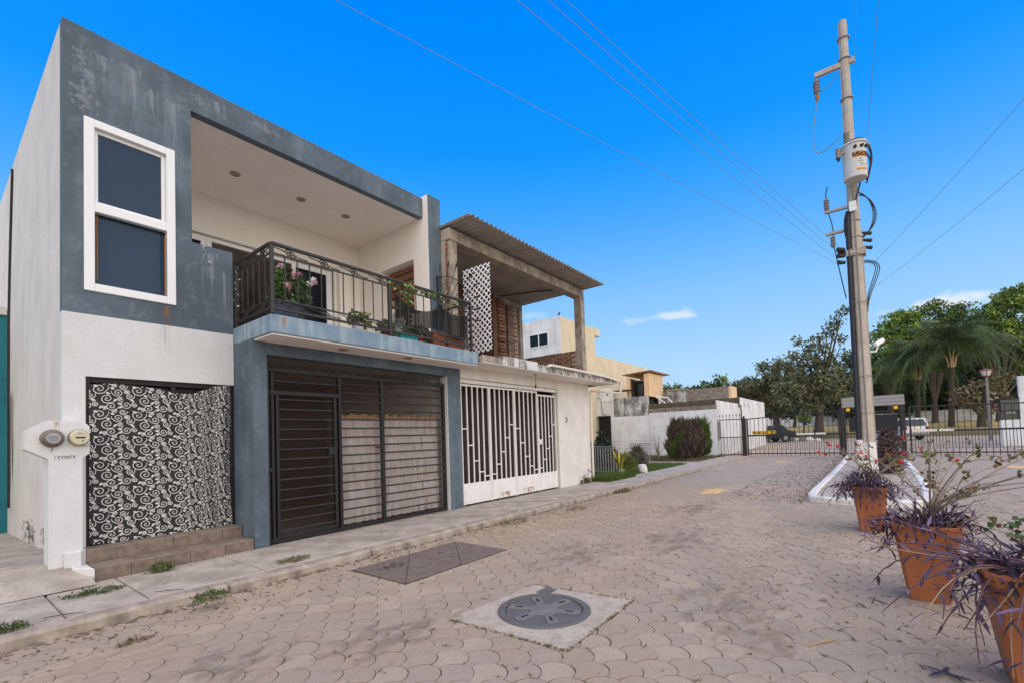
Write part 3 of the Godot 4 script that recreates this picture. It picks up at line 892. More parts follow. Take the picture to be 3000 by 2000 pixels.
func steps_and_meters(h: Node3D):
	# two tiled steps up to the cloth-covered door
	var st := part(h, "steps", bx(V(1.27, -0.05, -7.99), V(3.04, 0.4, -7.6)), M.walk_concrete)
	part(st, "lower_step", bx(V(1.27, -0.05, -7.6), V(3.04, 0.24, -7.215)), M.walk_concrete)
	var cheek := Geo.new()
	cheek.prism([Vector2(1.275, -7.6), Vector2(1.275, -7.9), Vector2(1.07, -7.9), Vector2(1.07, -7.52), Vector2(1.21, -7.5)], 0.05, 0.435, Basis(), Vector3.ZERO, 0.012)
	cheek.prism([Vector2(1.278, -7.185), Vector2(1.278, -7.58), Vector2(1.12, -7.58), Vector2(1.13, -7.44)], 0.02, 0.256, Basis(), Vector3.ZERO, 0.012)
	part(st, "cheek", cheek, M.white_plaster)
	var xs := [1.28, 1.62, 2.24, 2.66, 3.035]
	for k in xs.size() - 1:
		part(st, "tile", bx(V(xs[k] + 0.003, 0.1, -7.215), V(xs[k + 1] - 0.003, 0.25, -7.2), 0.002), M.brown_tile)
	xs = [1.27, 1.56, 2.16, 2.76, 3.035]
	for k in xs.size() - 1:
		part(st, "tile", bx(V(xs[k] + 0.003, 0.26, -7.6), V(xs[k + 1] - 0.003, 0.405, -7.585), 0.002), M.brown_tile)
	xs = [1.28, 1.72, 2.16, 2.6, 3.035]
	for k in xs.size() - 1:
		part(st, "tread_tile", bx(V(xs[k] + 0.003, 0.24, -7.585), V(xs[k + 1] - 0.003, 0.258, -7.198), 0.003), M.tile_top)
		part(st, "tread_tile", bx(V(xs[k] + 0.003, 0.4, -7.86), V(xs[k + 1] - 0.003, 0.418, -7.583), 0.003), M.tile_top)
	# the black door frame behind the cloth
	var df := part(h, "door_frame", bx(V(1.31, 0.4, -7.95), V(1.36, 2.57, -7.86), 0.004), M.black_iron)
	part(df, "door_post", bx(V(2.98, 0.3, -7.95), V(3.03, 2.57, -7.86), 0.004), M.black_iron)
	part(df, "door_head", bx(V(1.36, 2.5, -7.95), V(2.98, 2.57, -7.88), 0.004), M.black_iron)
	part(df, "door_stile", bx(V(2.23, 0.42, -7.94), V(2.29, 2.5, -7.89), 0.004), M.black_iron)
	part(df, "door_sheet", bx(V(1.36, 0.42, -7.99), V(2.98, 2.5, -7.97)), M.black_iron)
	# pilaster with the wider board that carries the meters
	var pl := Geo.new()
	var o := [Vector2(0.94, 0.1), Vector2(0.94, 1.54), Vector2(0.75, 1.66), Vector2(0.75, 1.86), Vector2(0.94, 1.99), Vector2(1.24, 1.985), Vector2(1.3, 1.92), Vector2(1.3, 1.59), Vector2(1.235, 1.54), Vector2(1.235, 0.1)]
	pl.prism(o, -0.3, 0.0, Basis(V(1, 0, 0), V(0, 0, 1), V(0, 1, 0)), V(0, 0, -7.55), 0.012)
	var pil := part(h, "meter_pilaster", pl, M.white_plaster)
	var tx := part(pil, "lettering", text_geo("CEYMEX", 0.037, 0.003), M.ink)
	tx.position = V(1.08, 1.555, -7.549)
	tx.rotation.z = 0.02
	patch(pil, V(1.012, 1.925, -7.547), V(0.03, 0, 0), V(0, 0.06, 0), M.rust_0)
	# meters
	var m1 := thing("electricity_meter", "round electricity meter with grey face and glass dome on the white pilaster", "meter", V(0.97, 1.78, -7.55), "electricity meters")
	var fwd := Basis(V(1, 0, 0), V(0, 0, 1), V(0, -1, 0))
	var q := Geo.new()
	q.lathe([Vector2(0.105, 0.0), Vector2(0.105, 0.03), Vector2(0.1, 0.045), Vector2(0.085, 0.05), Vector2(0.0, 0.05)], 32, Vector3.ZERO, fwd)
	part(m1, "ring", q, M.meter_ring)
	q = Geo.new()
	q.lathe([Vector2(0.08, 0.05), Vector2(0.078, 0.1), Vector2(0.066, 0.115), Vector2(0.0, 0.117)], 32, Vector3.ZERO, fwd)
	part(m1, "dome", q, M.meter_ring)
	q = Geo.new()
	q.lathe([Vector2(0.06, 0.117), Vector2(0.058, 0.121), Vector2(0.0, 0.121)], 28, Vector3.ZERO, fwd)
	var fc := part(m1, "face", q, M.meter_glass)
	part(fc, "register", bx(V(-0.045, -0.008, 0.121), V(0.045, -0.003, 0.123)), M.ink)
	part(fc, "register", bx(V(-0.04, 0.012, 0.121), V(0.035, 0.02, 0.1225)), M.ink)
	part(fc, "register", bx(V(-0.03, -0.035, 0.121), V(0.032, -0.02, 0.1225)), M.panel_grey)
	part(m1, "seal", tub([V(-0.01, -0.1, 0.03), V(0.0, -0.12, 0.02), V(-0.005, -0.15, 0.015)], 0.006, 6), M.steel)
	var m2 := thing("electricity_meter", "cream electronic electricity meter with dark display on the white pilaster", "meter", V(1.2, 1.785, -7.55), "electricity meters")
	q = Geo.new()
	q.lathe([Vector2(0.098, 0.0), Vector2(0.098, 0.03), Vector2(0.094, 0.035)], 32, Vector3.ZERO, fwd)
	part(m2, "ring", q, M.meter_ring)
	q = Geo.new()
	q.lathe([Vector2(0.094, 0.03), Vector2(0.088, 0.09), Vector2(0.078, 0.1), Vector2(0.0, 0.102)], 32, Vector3.ZERO, fwd)
	part(m2, "body", q, M.meter_cream)
	part(m2, "display", bx(V(-0.04, -0.01, 0.1), V(0.045, 0.008, 0.105), 0.002), M.ink)
	part(m2, "button", bx(V(0.012, -0.05, 0.1), V(0.034, -0.03, 0.106), 0.006), M.panel_grey)
	part(m2, "print", bx(V(-0.03, 0.04, 0.1), V(0.03, 0.044, 0.1035)), M.panel_grey)
	part(m2, "print", bx(V(-0.022, 0.052, 0.1), V(0.022, 0.056, 0.1035)), M.panel_grey)
	part(m2, "seal", tub([V(0.03, -0.09, 0.03), V(0.05, -0.105, 0.035), V(0.09, -0.095, 0.03)], 0.004, 6), M.steel)
	# the printed cloth
	var cg := Geo.new()
	cg.grid(90, 60, func(a: float, b: float) -> Vector3:
		var x := lerpf(1.345, 2.985, a)
		var top := 2.475 + 0.02 * sin(a * 9.0) - 0.06 * smoothstep(0.45, 0.62, a) * (1.0 - smoothstep(0.62, 0.95, a)) + 0.075 * smoothstep(0.7, 0.97, a)
		var bot := 0.44 - 0.04 * sin(a * 3.0) - 0.03 * a
		var fold := 0.022 * sin(a * 34.0 + 1.5 * sin(b * 4.0)) * smoothstep(0.62, 0.9, a) + 0.006 * sin(a * 15.0 + b * 3.0)
		return V(x + 0.01 * sin(b * 7.0) * a * a, lerpf(top, bot, b), -7.845 + fold))
	for k in cg.u.size():
		var uu := cg.u[k]
		cg.u[k] = Vector2(uu.x * 1.64 / 0.4 * (1.0 + 0.35 * smoothstep(0.6, 1.0, uu.x)), uu.y * 2.05 / 0.33)
	one("patterned_cloth", cg, M.scroll_cloth, "black cloth printed with white scrolls hung across the doorway above tiled steps", "cloth")

func railing(h: Node3D):
	var r := part(h, "railing", bx(V(3.06, 4.455, -6.63), V(7.22, 4.5, -6.57), 0.008), M.rail_iron)
	var rz := [-6.6, -7.76]
	part(r, "rail", bx(V(3.045, 4.455, -7.78), V(3.095, 4.5, -6.63), 0.008), M.rail_iron)
	for y in [4.34, 3.68, 3.55]:
		var th := 0.012 if y > 3.6 else 0.018
		part(r, "rail", bx(V(3.09, y - th, -6.6 - th), V(7.2, y + th, -6.6 + th), 0.004), M.rail_iron)
		part(r, "rail", bx(V(3.07 - th, y - th, -7.76), V(3.07 + th, y + th, -6.62), 0.004), M.rail_iron)
	part(r, "rail", bx(V(7.19 - 0.02, 4.455, -7.7), V(7.21, 4.495, -6.63), 0.006), M.rail_iron)
	for p in [V(3.075, 0, -6.6), V(7.2, 0, -6.6), V(3.07, 0, -7.76), V(5.1, 0, -6.6)]:
		var w := 0.025 if p.x != 5.1 else 0.012
		part(r, "post", bx(V(p.x - w, 3.47, p.z - w), V(p.x + w, 4.456, p.z + w), 0.005), M.rail_iron)
	var bal := bx(V(-0.008, 3.68, -0.008), V(0.008, 4.34, 0.008), 0.002).mesh()
	for k in 21:
		var o := part(r, "baluster", bal, M.rail_iron)
		o.position = V(3.26 + k * 0.1885, 0, -6.6)
	for k in 5:
		var o2 := part(r, "baluster", bal, M.rail_iron)
		o2.position = V(3.07, 0, -7.55 + k * 0.19)
	# scrolls between the paired rails
	var mk := func(y: float, hh: float) -> ArrayMesh:
		var g := Geo.new()
		var p1 := []
		var p2 := []
		for k in 22:
			var a := k / 21.0 * 1.35 * TAU
			var rr := lerpf(0.055, 0.014, k / 21.0)
			p1.append(V(-0.06 - cos(a) * rr + 0.03, y + sin(a) * rr * hh, 0))
			p2.append(V(0.06 + cos(a) * rr - 0.03, y - sin(a) * rr * hh, 0))
		g.tube(p1, 0.009, 5); g.tube(p2, 0.009, 5)
		g.tube(bez(V(-0.26, y + 0.035, 0), V(-0.12, y + 0.03, 0), V(0.1, y - 0.04, 0), V(0.26, y - 0.03, 0), 10), 0.008, 5)
		return g.mesh()
	var up: ArrayMesh = mk.call(4.398, 1.0)
	var dn: ArrayMesh = mk.call(3.615, 1.0)
	for k in 8:
		for q in [up, dn]:
			var o3 := part(r, "scroll", q, M.rail_iron)
			o3.position = V(3.35 + k * 0.53, 0, -6.6)
	for k in 2:
		for q in [up, dn]:
			var o4 := part(r, "scroll", q, M.rail_iron)
			o4.position = V(3.07, 0, -7.4 + k * 0.53)
			o4.rotation.y = PI / 2

func garage_gate(h: Node3D):
	var z := -7.32
	var gate := part(h, "garage_gate", bx(V(3.3, 2.76, z - 0.03), V(7.05, 2.83, z + 0.03), 0.005), M.black_iron)
	part(gate, "sill", bx(V(3.3, 0.11, z - 0.03), V(7.05, 0.165, z + 0.03), 0.005), M.black_iron)
	for x in [[3.27, 3.33], [3.35, 3.4], [4.5, 4.555], [5.38, 5.45], [6.98, 7.04]]:
		part(gate, "stile", bx(V(x[0], 0.11, z - 0.028), V(x[1], 2.8, z + 0.035), 0.006), M.black_iron)
	# the small door in the left leaf
	part(gate, "door_rail", bx(V(3.33, 2.4, z - 0.03), V(4.5, 2.47, z + 0.04), 0.005), M.black_iron)
	part(gate, "door_rail", bx(V(3.42, 0.19, z - 0.02), V(4.45, 0.235, z + 0.04), 0.005), M.black_iron)
	part(gate, "door_stile", bx(V(3.42, 0.235, z - 0.02), V(3.47, 2.4, z + 0.045), 0.005), M.black_iron)
	part(gate, "door_stile", bx(V(4.4, 0.235, z - 0.02), V(4.455, 2.4, z + 0.045), 0.005), M.black_iron)
	for k in 14:
		part(gate, "bar", tub([V(3.47, 2.33 - k * 0.1575, z + 0.015), V(4.4, 2.33 - k * 0.1575, z + 0.015)], 0.015, 8), M.bar_iron)
	part(gate, "bar", tub([V(3.4, 2.62, z + 0.015), V(4.5, 2.62, z + 0.015)], 0.015, 8), M.bar_iron)
	for k in 16:
		var y := 2.66 - k * 0.1575
		part(gate, "bar", tub([V(4.555, y, z + 0.012), V(5.38, y, z + 0.012)], 0.015, 8), M.bar_iron)
		part(gate, "bar", tub([V(5.45, y + 0.012, z + 0.012), V(6.98, y + 0.012, z + 0.012)], 0.015, 8), M.bar_iron)
	part(gate, "lock", bx(V(4.3, 1.42, z), V(4.41, 1.56, z + 0.04), 0.006), M.black_iron)
	part(gate, "hasp", bx(V(5.24, 1.5, z + 0.01), V(5.39, 1.53, z + 0.03), 0.003), M.black_iron)
	part(gate, "hinge", bx(V(3.29, 1.2, z + 0.02), V(3.36, 1.27, z + 0.06), 0.006), M.black_iron)
	# spikes along the top
	for k in 22:
		var g := Geo.new()
		for a in 5:
			var an := -1.2 + a * 0.6
			g.tube([V(0, 0, 0), V(sin(an) * 0.05, cos(an) * 0.07, R(-0.02, 0.02))], [0.005, 0.001], 5)
		var o := part(gate, "spike", g, M.black_iron)
		o.position = V(3.4 + k * 0.17, 2.83, z)
	# expanded metal behind the bars
	var zz := z - 0.022
	var ex := Geo.new()
	var x0 := 3.33
	var x1 := 7.04
	var y0 := 0.16
	var y1 := 2.78
	var sl := 0.62
	var wd := 0.0025
	for dir in [1.0, -1.0]:
		var c := y0 - sl * (x1 - x0) if dir > 0 else y0
		var top := y1 if dir > 0 else y1 + sl * (x1 - x0)
		while c < top:
			# y = c + dir * sl * (x - x0)
			var xa := x0
			var xb := x1
			if dir > 0:
				xa = maxf(x0, x0 + (y0 - c) / sl); xb = minf(x1, x0 + (y1 - c) / sl)
			else:
				xa = maxf(x0, x0 + (c - y1) / sl); xb = minf(x1, x0 + (c - y0) / sl)
			if xb > xa + 0.01:
				var ya: float = c + dir * sl * (xa - x0)
				var yb: float = c + dir * sl * (xb - x0)
				ex.quad(V(xa, ya - wd, zz), V(xb, yb - wd, zz), V(xb, yb + wd, zz + 0.002), V(xa, ya + wd, zz + 0.002))
			c += 0.0265
	part(gate, "wire_mesh", ex, M.mesh_wire, "stuff")
	# curtain behind the two right leaves
	var cg := Geo.new()
	cg.grid(150, 10, func(a: float, b: float) -> Vector3:
		return V(lerpf(4.58, 6.96, a), lerpf(2.06 + 0.012 * sin(a * 60.0), 0.17, b), z - 0.14 + 0.034 * sin(a * 88.0 + 0.8 * sin(a * 19.0)) + 0.012 * sin(a * 41.0 + b)))
	var cu := thing("garage_curtain", "pale lace curtain with amber trim hanging behind the black garage gate", "curtain", V(5.7, 0.1, z))
	cu.position = Vector3.ZERO
	part(cu, "fabric", cg, M.lace)
	var tg := Geo.new()
	tg.grid(150, 4, func(a: float, b: float) -> Vector3:
		return V(lerpf(4.58, 6.96, a), lerpf(2.13 + 0.022 * sin(a * 62.0), 2.055, b), z - 0.13 + 0.034 * sin(a * 88.0 + 0.8 * sin(a * 19.0))))
	part(cu, "trim", tg, M.lace_trim)
	rebase(cu, V(5.77, 0.17, z - 0.13))

func white_house():
	var h := thing("single_storey_house", "white single storey house with open roof terrace under corrugated sheet", "house")
	part(h, "front_wall", pierced(7.455, 13.5, -0.1, 3.27, -7.45, -7.25, [[7.52, 11.6, -0.1, 3.0]], 0.008), M.warm_white)
	part(h, "side_wall", bx(V(13.3, -0.1, -18.0), V(13.5, 3.27, -7.45)), M.warm_white)
	part(h, "back_wall", bx(V(7.46, -0.1, -18.2), V(13.5, 3.27, -18.0)), M.warm_white)
	part(h, "floor", bx(V(7.46, -0.06, -18.0), V(13.3, 0.085, -7.3)), M.walk_concrete)
	var soff := bx(V(7.5, 3.262, -7.25), V(14.18, 3.275, -6.56))
	part(h, "canopy_soffit", soff, M.inside_white)
	# roof slab with its crumbling edge
	var sg := Geo.new()
	sg.box(V(7.47, 3.275, -18.2), V(14.2, 3.4, -6.6), 0.0)
	part(h, "roof_slab", sg, M.raw_concrete)
	var x := 7.5
	var k := 0
	while x < 14.15:
		var l := R(0.1, 0.55)
		var up := lerpf(3.48, 3.42, clampf((x - 9.2) / 1.0, 0, 1)) + R(-0.012, 0.012)
		if x < 8.0: up -= 0.05
		var q := bx(V(x, 3.262 + R(0.0, 0.02), -6.62), V(minf(x + l, 14.2), up, -6.555 + R(-0.006, 0.006)), 0.012)
		part(h, "edge_piece", q, M.mould_white if (k % 3 != 1 or x > 9.4) and x > 7.75 else (M.white_plaster if x > 7.9 else M.raw_concrete))
		x += l
		k += 1
	for zz in [[-6.62, -7.2], [-7.2, -7.9], [-7.9, -9.0]]:
		part(h, "edge_piece", bx(V(14.14, 3.265, zz[1]), V(14.22, 3.41, zz[0]), 0.014), M.mould_white)
	# inside the carport
	part(h, "room_wall", bx(V(7.46, 0.09, -13.2), V(13.3, 3.27, -13.0)), M.inside_brown)
	var cg := Geo.new()
	cg.grid(140, 4, func(a: float, b: float) -> Vector3: return V(lerpf(7.54, 11.58, a), lerpf(2.96, 0.12, b), -7.75 + 0.03 * sin(a * 95.0) + 0.012 * sin(a * 37.0)))
	part(h, "dark_curtain", cg, M.dark_curtain)
	# gate of four leaves
	var z := -7.33
	var gt := part(h, "folding_gate", bx(V(7.52, 2.9, z - 0.04), V(11.6, 2.99, z + 0.03), 0.006), M.white_metal)
	part(gt, "head_rail", bx(V(7.53, 2.93, z + 0.03), V(11.58, 2.96, z + 0.045), 0.004), M.white_metal)
	var xs := [7.55, 8.56, 9.56, 10.62, 11.56]
	for i in 4:
		var a: float = xs[i] + 0.006
		var b: float = xs[i + 1] - 0.006
		var tp := 2.88 if i < 3 else 2.8
		part(gt, "stile", bx(V(a, 0.12, z - 0.02), V(a + 0.035, tp, z + 0.025), 0.004), M.white_metal)
		part(gt, "stile", bx(V(b - 0.035, 0.12, z - 0.02), V(b, tp, z + 0.025), 0.004), M.white_metal)
		part(gt, "leaf_rail", bx(V(a + 0.035, tp - 0.045, z - 0.02), V(b - 0.035, tp, z + 0.023), 0.004), M.white_metal)
		part(gt, "leaf_panel", bx(V(a + 0.035, 0.13, z - 0.012), V(b - 0.035, 0.6, z + 0.015), 0.003), M.white_metal)
		var pm := (a + b) * 0.5
		part(gt, "raised_panel", bx(V(pm - 0.24, 0.2 if i == 0 or i == 3 else 0.27, z + 0.012), V(pm + 0.22, 0.5, z + 0.022), 0.006), M.white_metal)
		if i == 1 or i == 2:
			patch(gt, V(pm - 0.01, 0.2, z + 0.019), V(0.26, 0, 0), V(0, 0.085, 0), M["rust_%d" % i])
			patch(gt, V(pm + 0.12, 0.23, z + 0.0195), V(0.13, 0, 0), V(0, 0.1, 0), M["rust_%d" % (3 - i)])
		var n := 4
		var prev := a + 0.035
		var gap := (b - a - 0.07) / (n + 1.0)
		var seq := [1.85, 1.47, 1.1, 0.83, 0.72] if i % 2 == 0 else [0.74, 0.97, 1.27, 1.62, 1.95]
		for j in n:
			var bxx := a + 0.035 + gap * (j + 1)
			part(gt, "bar", bx(V(bxx - 0.016, 0.6, z - 0.012), V(bxx + 0.016, tp - 0.045, z + 0.014), 0.003), M.white_metal)
		for j in n + 1:
			var l0 := a + 0.035 + gap * j + (0.016 if j > 0 else 0.0)
			var l1 := a + 0.035 + gap * (j + 1) - (0.016 if j < n else 0.0)
			part(gt, "cross_bar", bx(V(l0, seq[j] - 0.013, z - 0.01), V(l1, seq[j] + 0.013, z + 0.012), 0.003), M.white_metal)
	part(gt, "lock", bx(V(10.64, 1.4, z + 0.02), V(10.74, 1.54, z + 0.05), 0.006), M.white_metal)
	var sk := Geo.new()
	sk.quad(V(7.56, 0.112, z - 0.01), V(11.5, 0.112, z - 0.01), V(11.5, 0.135, z - 0.01), V(7.56, 0.135, z - 0.01))
	part(gt, "threshold", sk, M.ink)
	# lamp cord under the canopy
	var lc := part(h, "lamp_cord", tub([V(10.05, 3.262, -6.95), V(10.06, 3.1, -6.95), V(10.05, 2.98, -6.95)], 0.006, 6), M.cable)
	part(lc, "lamp_socket", tub([V(10.05, 2.99, -6.95), V(10.05, 2.9, -6.95)], 0.022, 8), M.cable)
	part(lc, "hook", tub([V(9.98, 3.255, -6.95), V(10.12, 3.255, -6.95)], 0.008, 6), M.cable)
	var num := part(h, "house_number", text_geo("3", 0.15, 0.012, true), M.ink)
	num.position = V(12.04, 2.1, -7.243)
	# drain pipes
	part(h, "gutter_pipe", tub([V(10.0, 3.42, -6.53), V(10.15, 3.46, -6.5), V(12.0, 3.45, -6.5), V(13.4, 3.42, -6.5), V(14.2, 3.36, -6.5)], 0.036, 10), M.pvc)
	part(h, "gutter_pipe", tub([V(14.2, 3.36, -6.5), V(14.34, 3.3, -6.5), V(14.34, 3.02, -6.5), V(14.3, 2.98, -6.55), V(13.56, 3.05, -7.16)], 0.034, 10), M.pvc)
	part(h, "drain_pipe", tub([V(13.55, 3.06, -7.2), V(13.54, 1.6, -7.2), V(13.53, 0.22, -7.2), V(13.56, 0.16, -7.16)], 0.036, 10), M.pvc)
	# tap by the wall
	var tp2 := part(h, "tap", tub([V(12.72, 0.1, -7.12), V(12.72, 0.34, -7.12), V(12.76, 0.36, -7.1), V(13.0, 0.38, -7.1), V(13.02, 0.52, -7.1)], 0.016, 8), M.steel)
	part(tp2, "spout", tub([V(13.02, 0.5, -7.1), V(13.1, 0.48, -7.06), V(13.12, 0.42, -7.05)], 0.02, 8), M.steel)
	part(tp2, "handle", tub([V(12.96, 0.55, -7.1), V(13.08, 0.55, -7.1)], 0.012, 6), M.steel)
	terrace(h)
	rebase(h, V(7.5, 0.1, -7.25))

func brick_course(parent: Node, from: Vector3, along: Vector3, length: float, rows: int, row_h: float, proud: Vector3, keep: Callable):
	var ms := []
	for k in 3:
		var q := Geo.new()
		q.box(V(-0.112 + 0.004 * k, -row_h * 0.5 + 0.009 + 0.002 * k, -0.03), V(0.112 - 0.003 * k, row_h * 0.5 - 0.009, 0.001 + 0.002 * k), 0.003)
		ms.append(q.mesh())
	var half := bx(V(-0.056, -row_h * 0.5 + 0.007, -0.03), V(0.056, row_h * 0.5 - 0.009, 0.002), 0.003).mesh()
	var bs := Basis(along, Vector3.UP, along.cross(Vector3.UP))
	for r in rows:
		var x := 0.125 if r % 2 == 0 else 0.06
		if r % 2 == 1:
			var c0 := from + along * x + Vector3.UP * row_h * (r + 0.5)
			if keep.call(c0):
				var o0 := part(parent, "brick", half, M["brick_%d" % (rng.randi() % 4)])
				o0.transform = Transform3D(bs, c0 + proud * R(-0.001, 0.005))
			x += 0.187
		while x < length - 0.1:
			var c := from + along * x + Vector3.UP * row_h * (r + 0.5)
			if keep.call(c):
				var o := part(parent, "brick", ms[rng.randi() % 3], M["brick_%d" % (rng.randi() % 4)])
				o.transform = Transform3D(bs.rotated(proud, R(-0.012, 0.012)), c + proud * R(-0.001, 0.005))
			x += 0.25

func terrace(h: Node3D):
	var y0 := 3.4
	part(h, "column", bx(V(7.5, y0, -7.72), V(7.74, 6.2, -7.45), 0.012), M.raw_concrete)
	part(h, "column", bx(V(13.48, y0, -7.66), V(13.74, 6.22, -7.4), 0.012), M.raw_concrete)
	part(h, "column", bx(V(13.3, y0, -10.0), V(13.48, 6.42, -9.8), 0.012), M.raw_concrete)
	part(h, "beam", bx(V(7.46, 6.2, -7.74), V(13.76, 6.48, -7.42), 0.015), M.raw_concrete)
	part(h, "beam", bx(V(11.9, 6.24, -10.0), V(13.4, 6.45, -9.82), 0.012), M.raw_concrete)
	# corrugated sheet
	var rg := Geo.new()
	rg.grid(340, 2, func(a: float, b: float) -> Vector3:
		var x := lerpf(7.4, 13.95, a)
		return V(x, 6.52 + 0.028 * sin(x * TAU / 0.156) + 0.02 * (1.0 - b), lerpf(-6.72, -10.4, b)))
	var rf := part(h, "corrugated_roof", rg, M.tin)
	# a rod hung under the sheet
	part(rf, "rod", tub([V(12.2, 6.42, -9.7), V(12.6, 6.43, -8.6), V(13.0, 6.44, -8.0)], 0.02, 6), M.black_iron)
	# back wall with brickwork
	var bw := part(h, "brick_wall", bx(V(11.85, y0, -10.0), V(13.3, 6.24, -9.9)), M.mortar)
	part(h, "rear_wall", bx(V(7.5, y0, -10.0), V(11.85, 6.5, -9.9)), M.brick_3)
	brick_course(bw, V(11.98, 4.1, -9.89), V(1, 0, 0), 1.34, 28, 0.076, V(0, 0, 1), func(p: Vector3) -> bool: return p.y < 6.2)
	part(bw, "pipe", tub([V(12.62, 6.24, -9.84), V(12.62, 4.4, -9.84)], 0.022, 6), M.black_iron)
	# toothed end of another wall in front of it, with broken bricks
	var tw := part(h, "toothed_wall", bx(V(11.2, y0, -9.6), V(11.52, 6.1, -9.3)), M.brick_3)
	for k in 24:
		var o := part(tw, "brick", bx(V(11.4, y0 + 0.1 + k * 0.11, -9.5), V(11.62 + R(0, 0.16), y0 + 0.18 + k * 0.11, -9.25 + R(0, 0.05)), 0.012), M["brick_%d" % (rng.randi() % 4)])
	part(h, "terrace_wall", bx(V(7.5, y0, -12.2), V(12.0, 6.2, -12.0)), M.brick_3)
	# low wall on the far side of the terrace
	var lw := part(h, "brick_parapet", bx(V(13.5, y0, -9.8), V(13.6, 4.44, -7.66)), M.mortar)
	brick_course(lw, V(13.49, 3.5, -9.8), V(0, 0, 1), 2.16, 12, 0.078, V(-1, 0, 0), func(p: Vector3) -> bool: return true)
	# bricks beside the blue pier
	var lb := part(h, "brick_pier", bx(V(7.455, y0, -7.9), V(7.5, 6.2, -7.56)), M.mortar)
	for k in 34:
		part(lb, "brick", bx(V(7.456, y0 + 0.05 + k * 0.08, -7.6), V(7.497, y0 + 0.112 + k * 0.08, -7.52 + R(-0.015, 0.015)), 0.006), M["brick_%d" % (rng.randi() % 3)])
	# white garden lattice at the balcony's end
	var lt := thing("lattice_panel", "white diagonal lattice panel standing at the end of the balcony", "lattice", V(7.6, 3.42, -6.8))
	var za := -7.15
	var zb := -6.36
	for dir in [1.0, -1.0]:
		var c := -1.2
		while c < 2.4:
			# along z from za to zb: y = 3.52 + c + dir * (z - za)
			var pa := V(7.6 + 0.008 * dir, 3.5 + c + (0.0 if dir > 0 else zb - za), za)
			var pb := V(7.6 + 0.008 * dir, pa.y + dir * (zb - za), zb)
			var lo := 3.5
			var hi := 5.42
			var ta := 0.0
			var tb := 1.0
			var dy := pb.y - pa.y
			var u1 := (lo - pa.y) / dy
			var u2 := (hi - pa.y) / dy
			ta = maxf(0.0, minf(u1, u2)); tb = minf(1.0, maxf(u1, u2))
			if tb - ta > 0.03:
				var a := pa.lerp(pb, ta)
				var b := pa.lerp(pb, tb)
				var d := (b - a).normalized()
				var q := Geo.new()
				q.box(V(-a.distance_to(b) * 0.5, -0.013, -0.004), V(a.distance_to(b) * 0.5, 0.013, 0.004), 0.0, Transform3D(Basis(d, d.cross(V(-1, 0, 0)), V(-1, 0, 0)), (a + b) * 0.5))
				part(lt, "slat", q, M.lattice_white)
			c += 0.137
	rebase(lt, V(7.6, 3.42, -6.8))
	# iron fan of spear points that closes the side of the balcony
	var fn := thing("spear_fan", "black iron fan of radiating spears fixed beside the balcony railing", "grille", V(7.3, 4.4, -7.6))
	var ce := V(7.3, 4.35, -7.62)
	for k in 9:
		var an := deg_to_rad(88.0 - k * 12.5)
		var dd := V(0, sin(an), cos(an))
		var l := 1.24 - 0.03 * absf(k - 3.0)
		part(fn, "spear", tub([ce + dd * 0.12, ce + dd * l], 0.007, 6), M.rail_iron)
		part(fn, "spear_point", tub([ce + dd * (l - 0.04), ce + dd * (l + 0.02), ce + dd * (l + 0.13)], [0.008, 0.026, 0.001], 6), M.rail_iron)
	var arc := []
	for k in 17:
		var an2 := deg_to_rad(90.0 - k * 7.0)
		arc.append(ce + V(0, sin(an2), cos(an2)) * 0.95)
	part(fn, "hoop", tub(arc, 0.009, 6), M.rail_iron)
	part(fn, "post", bx(V(7.28, 3.47, -7.69), V(7.32, 5.35, -7.64), 0.004), M.rail_iron)
	rebase(fn, V(7.3, 3.47, -7.65))

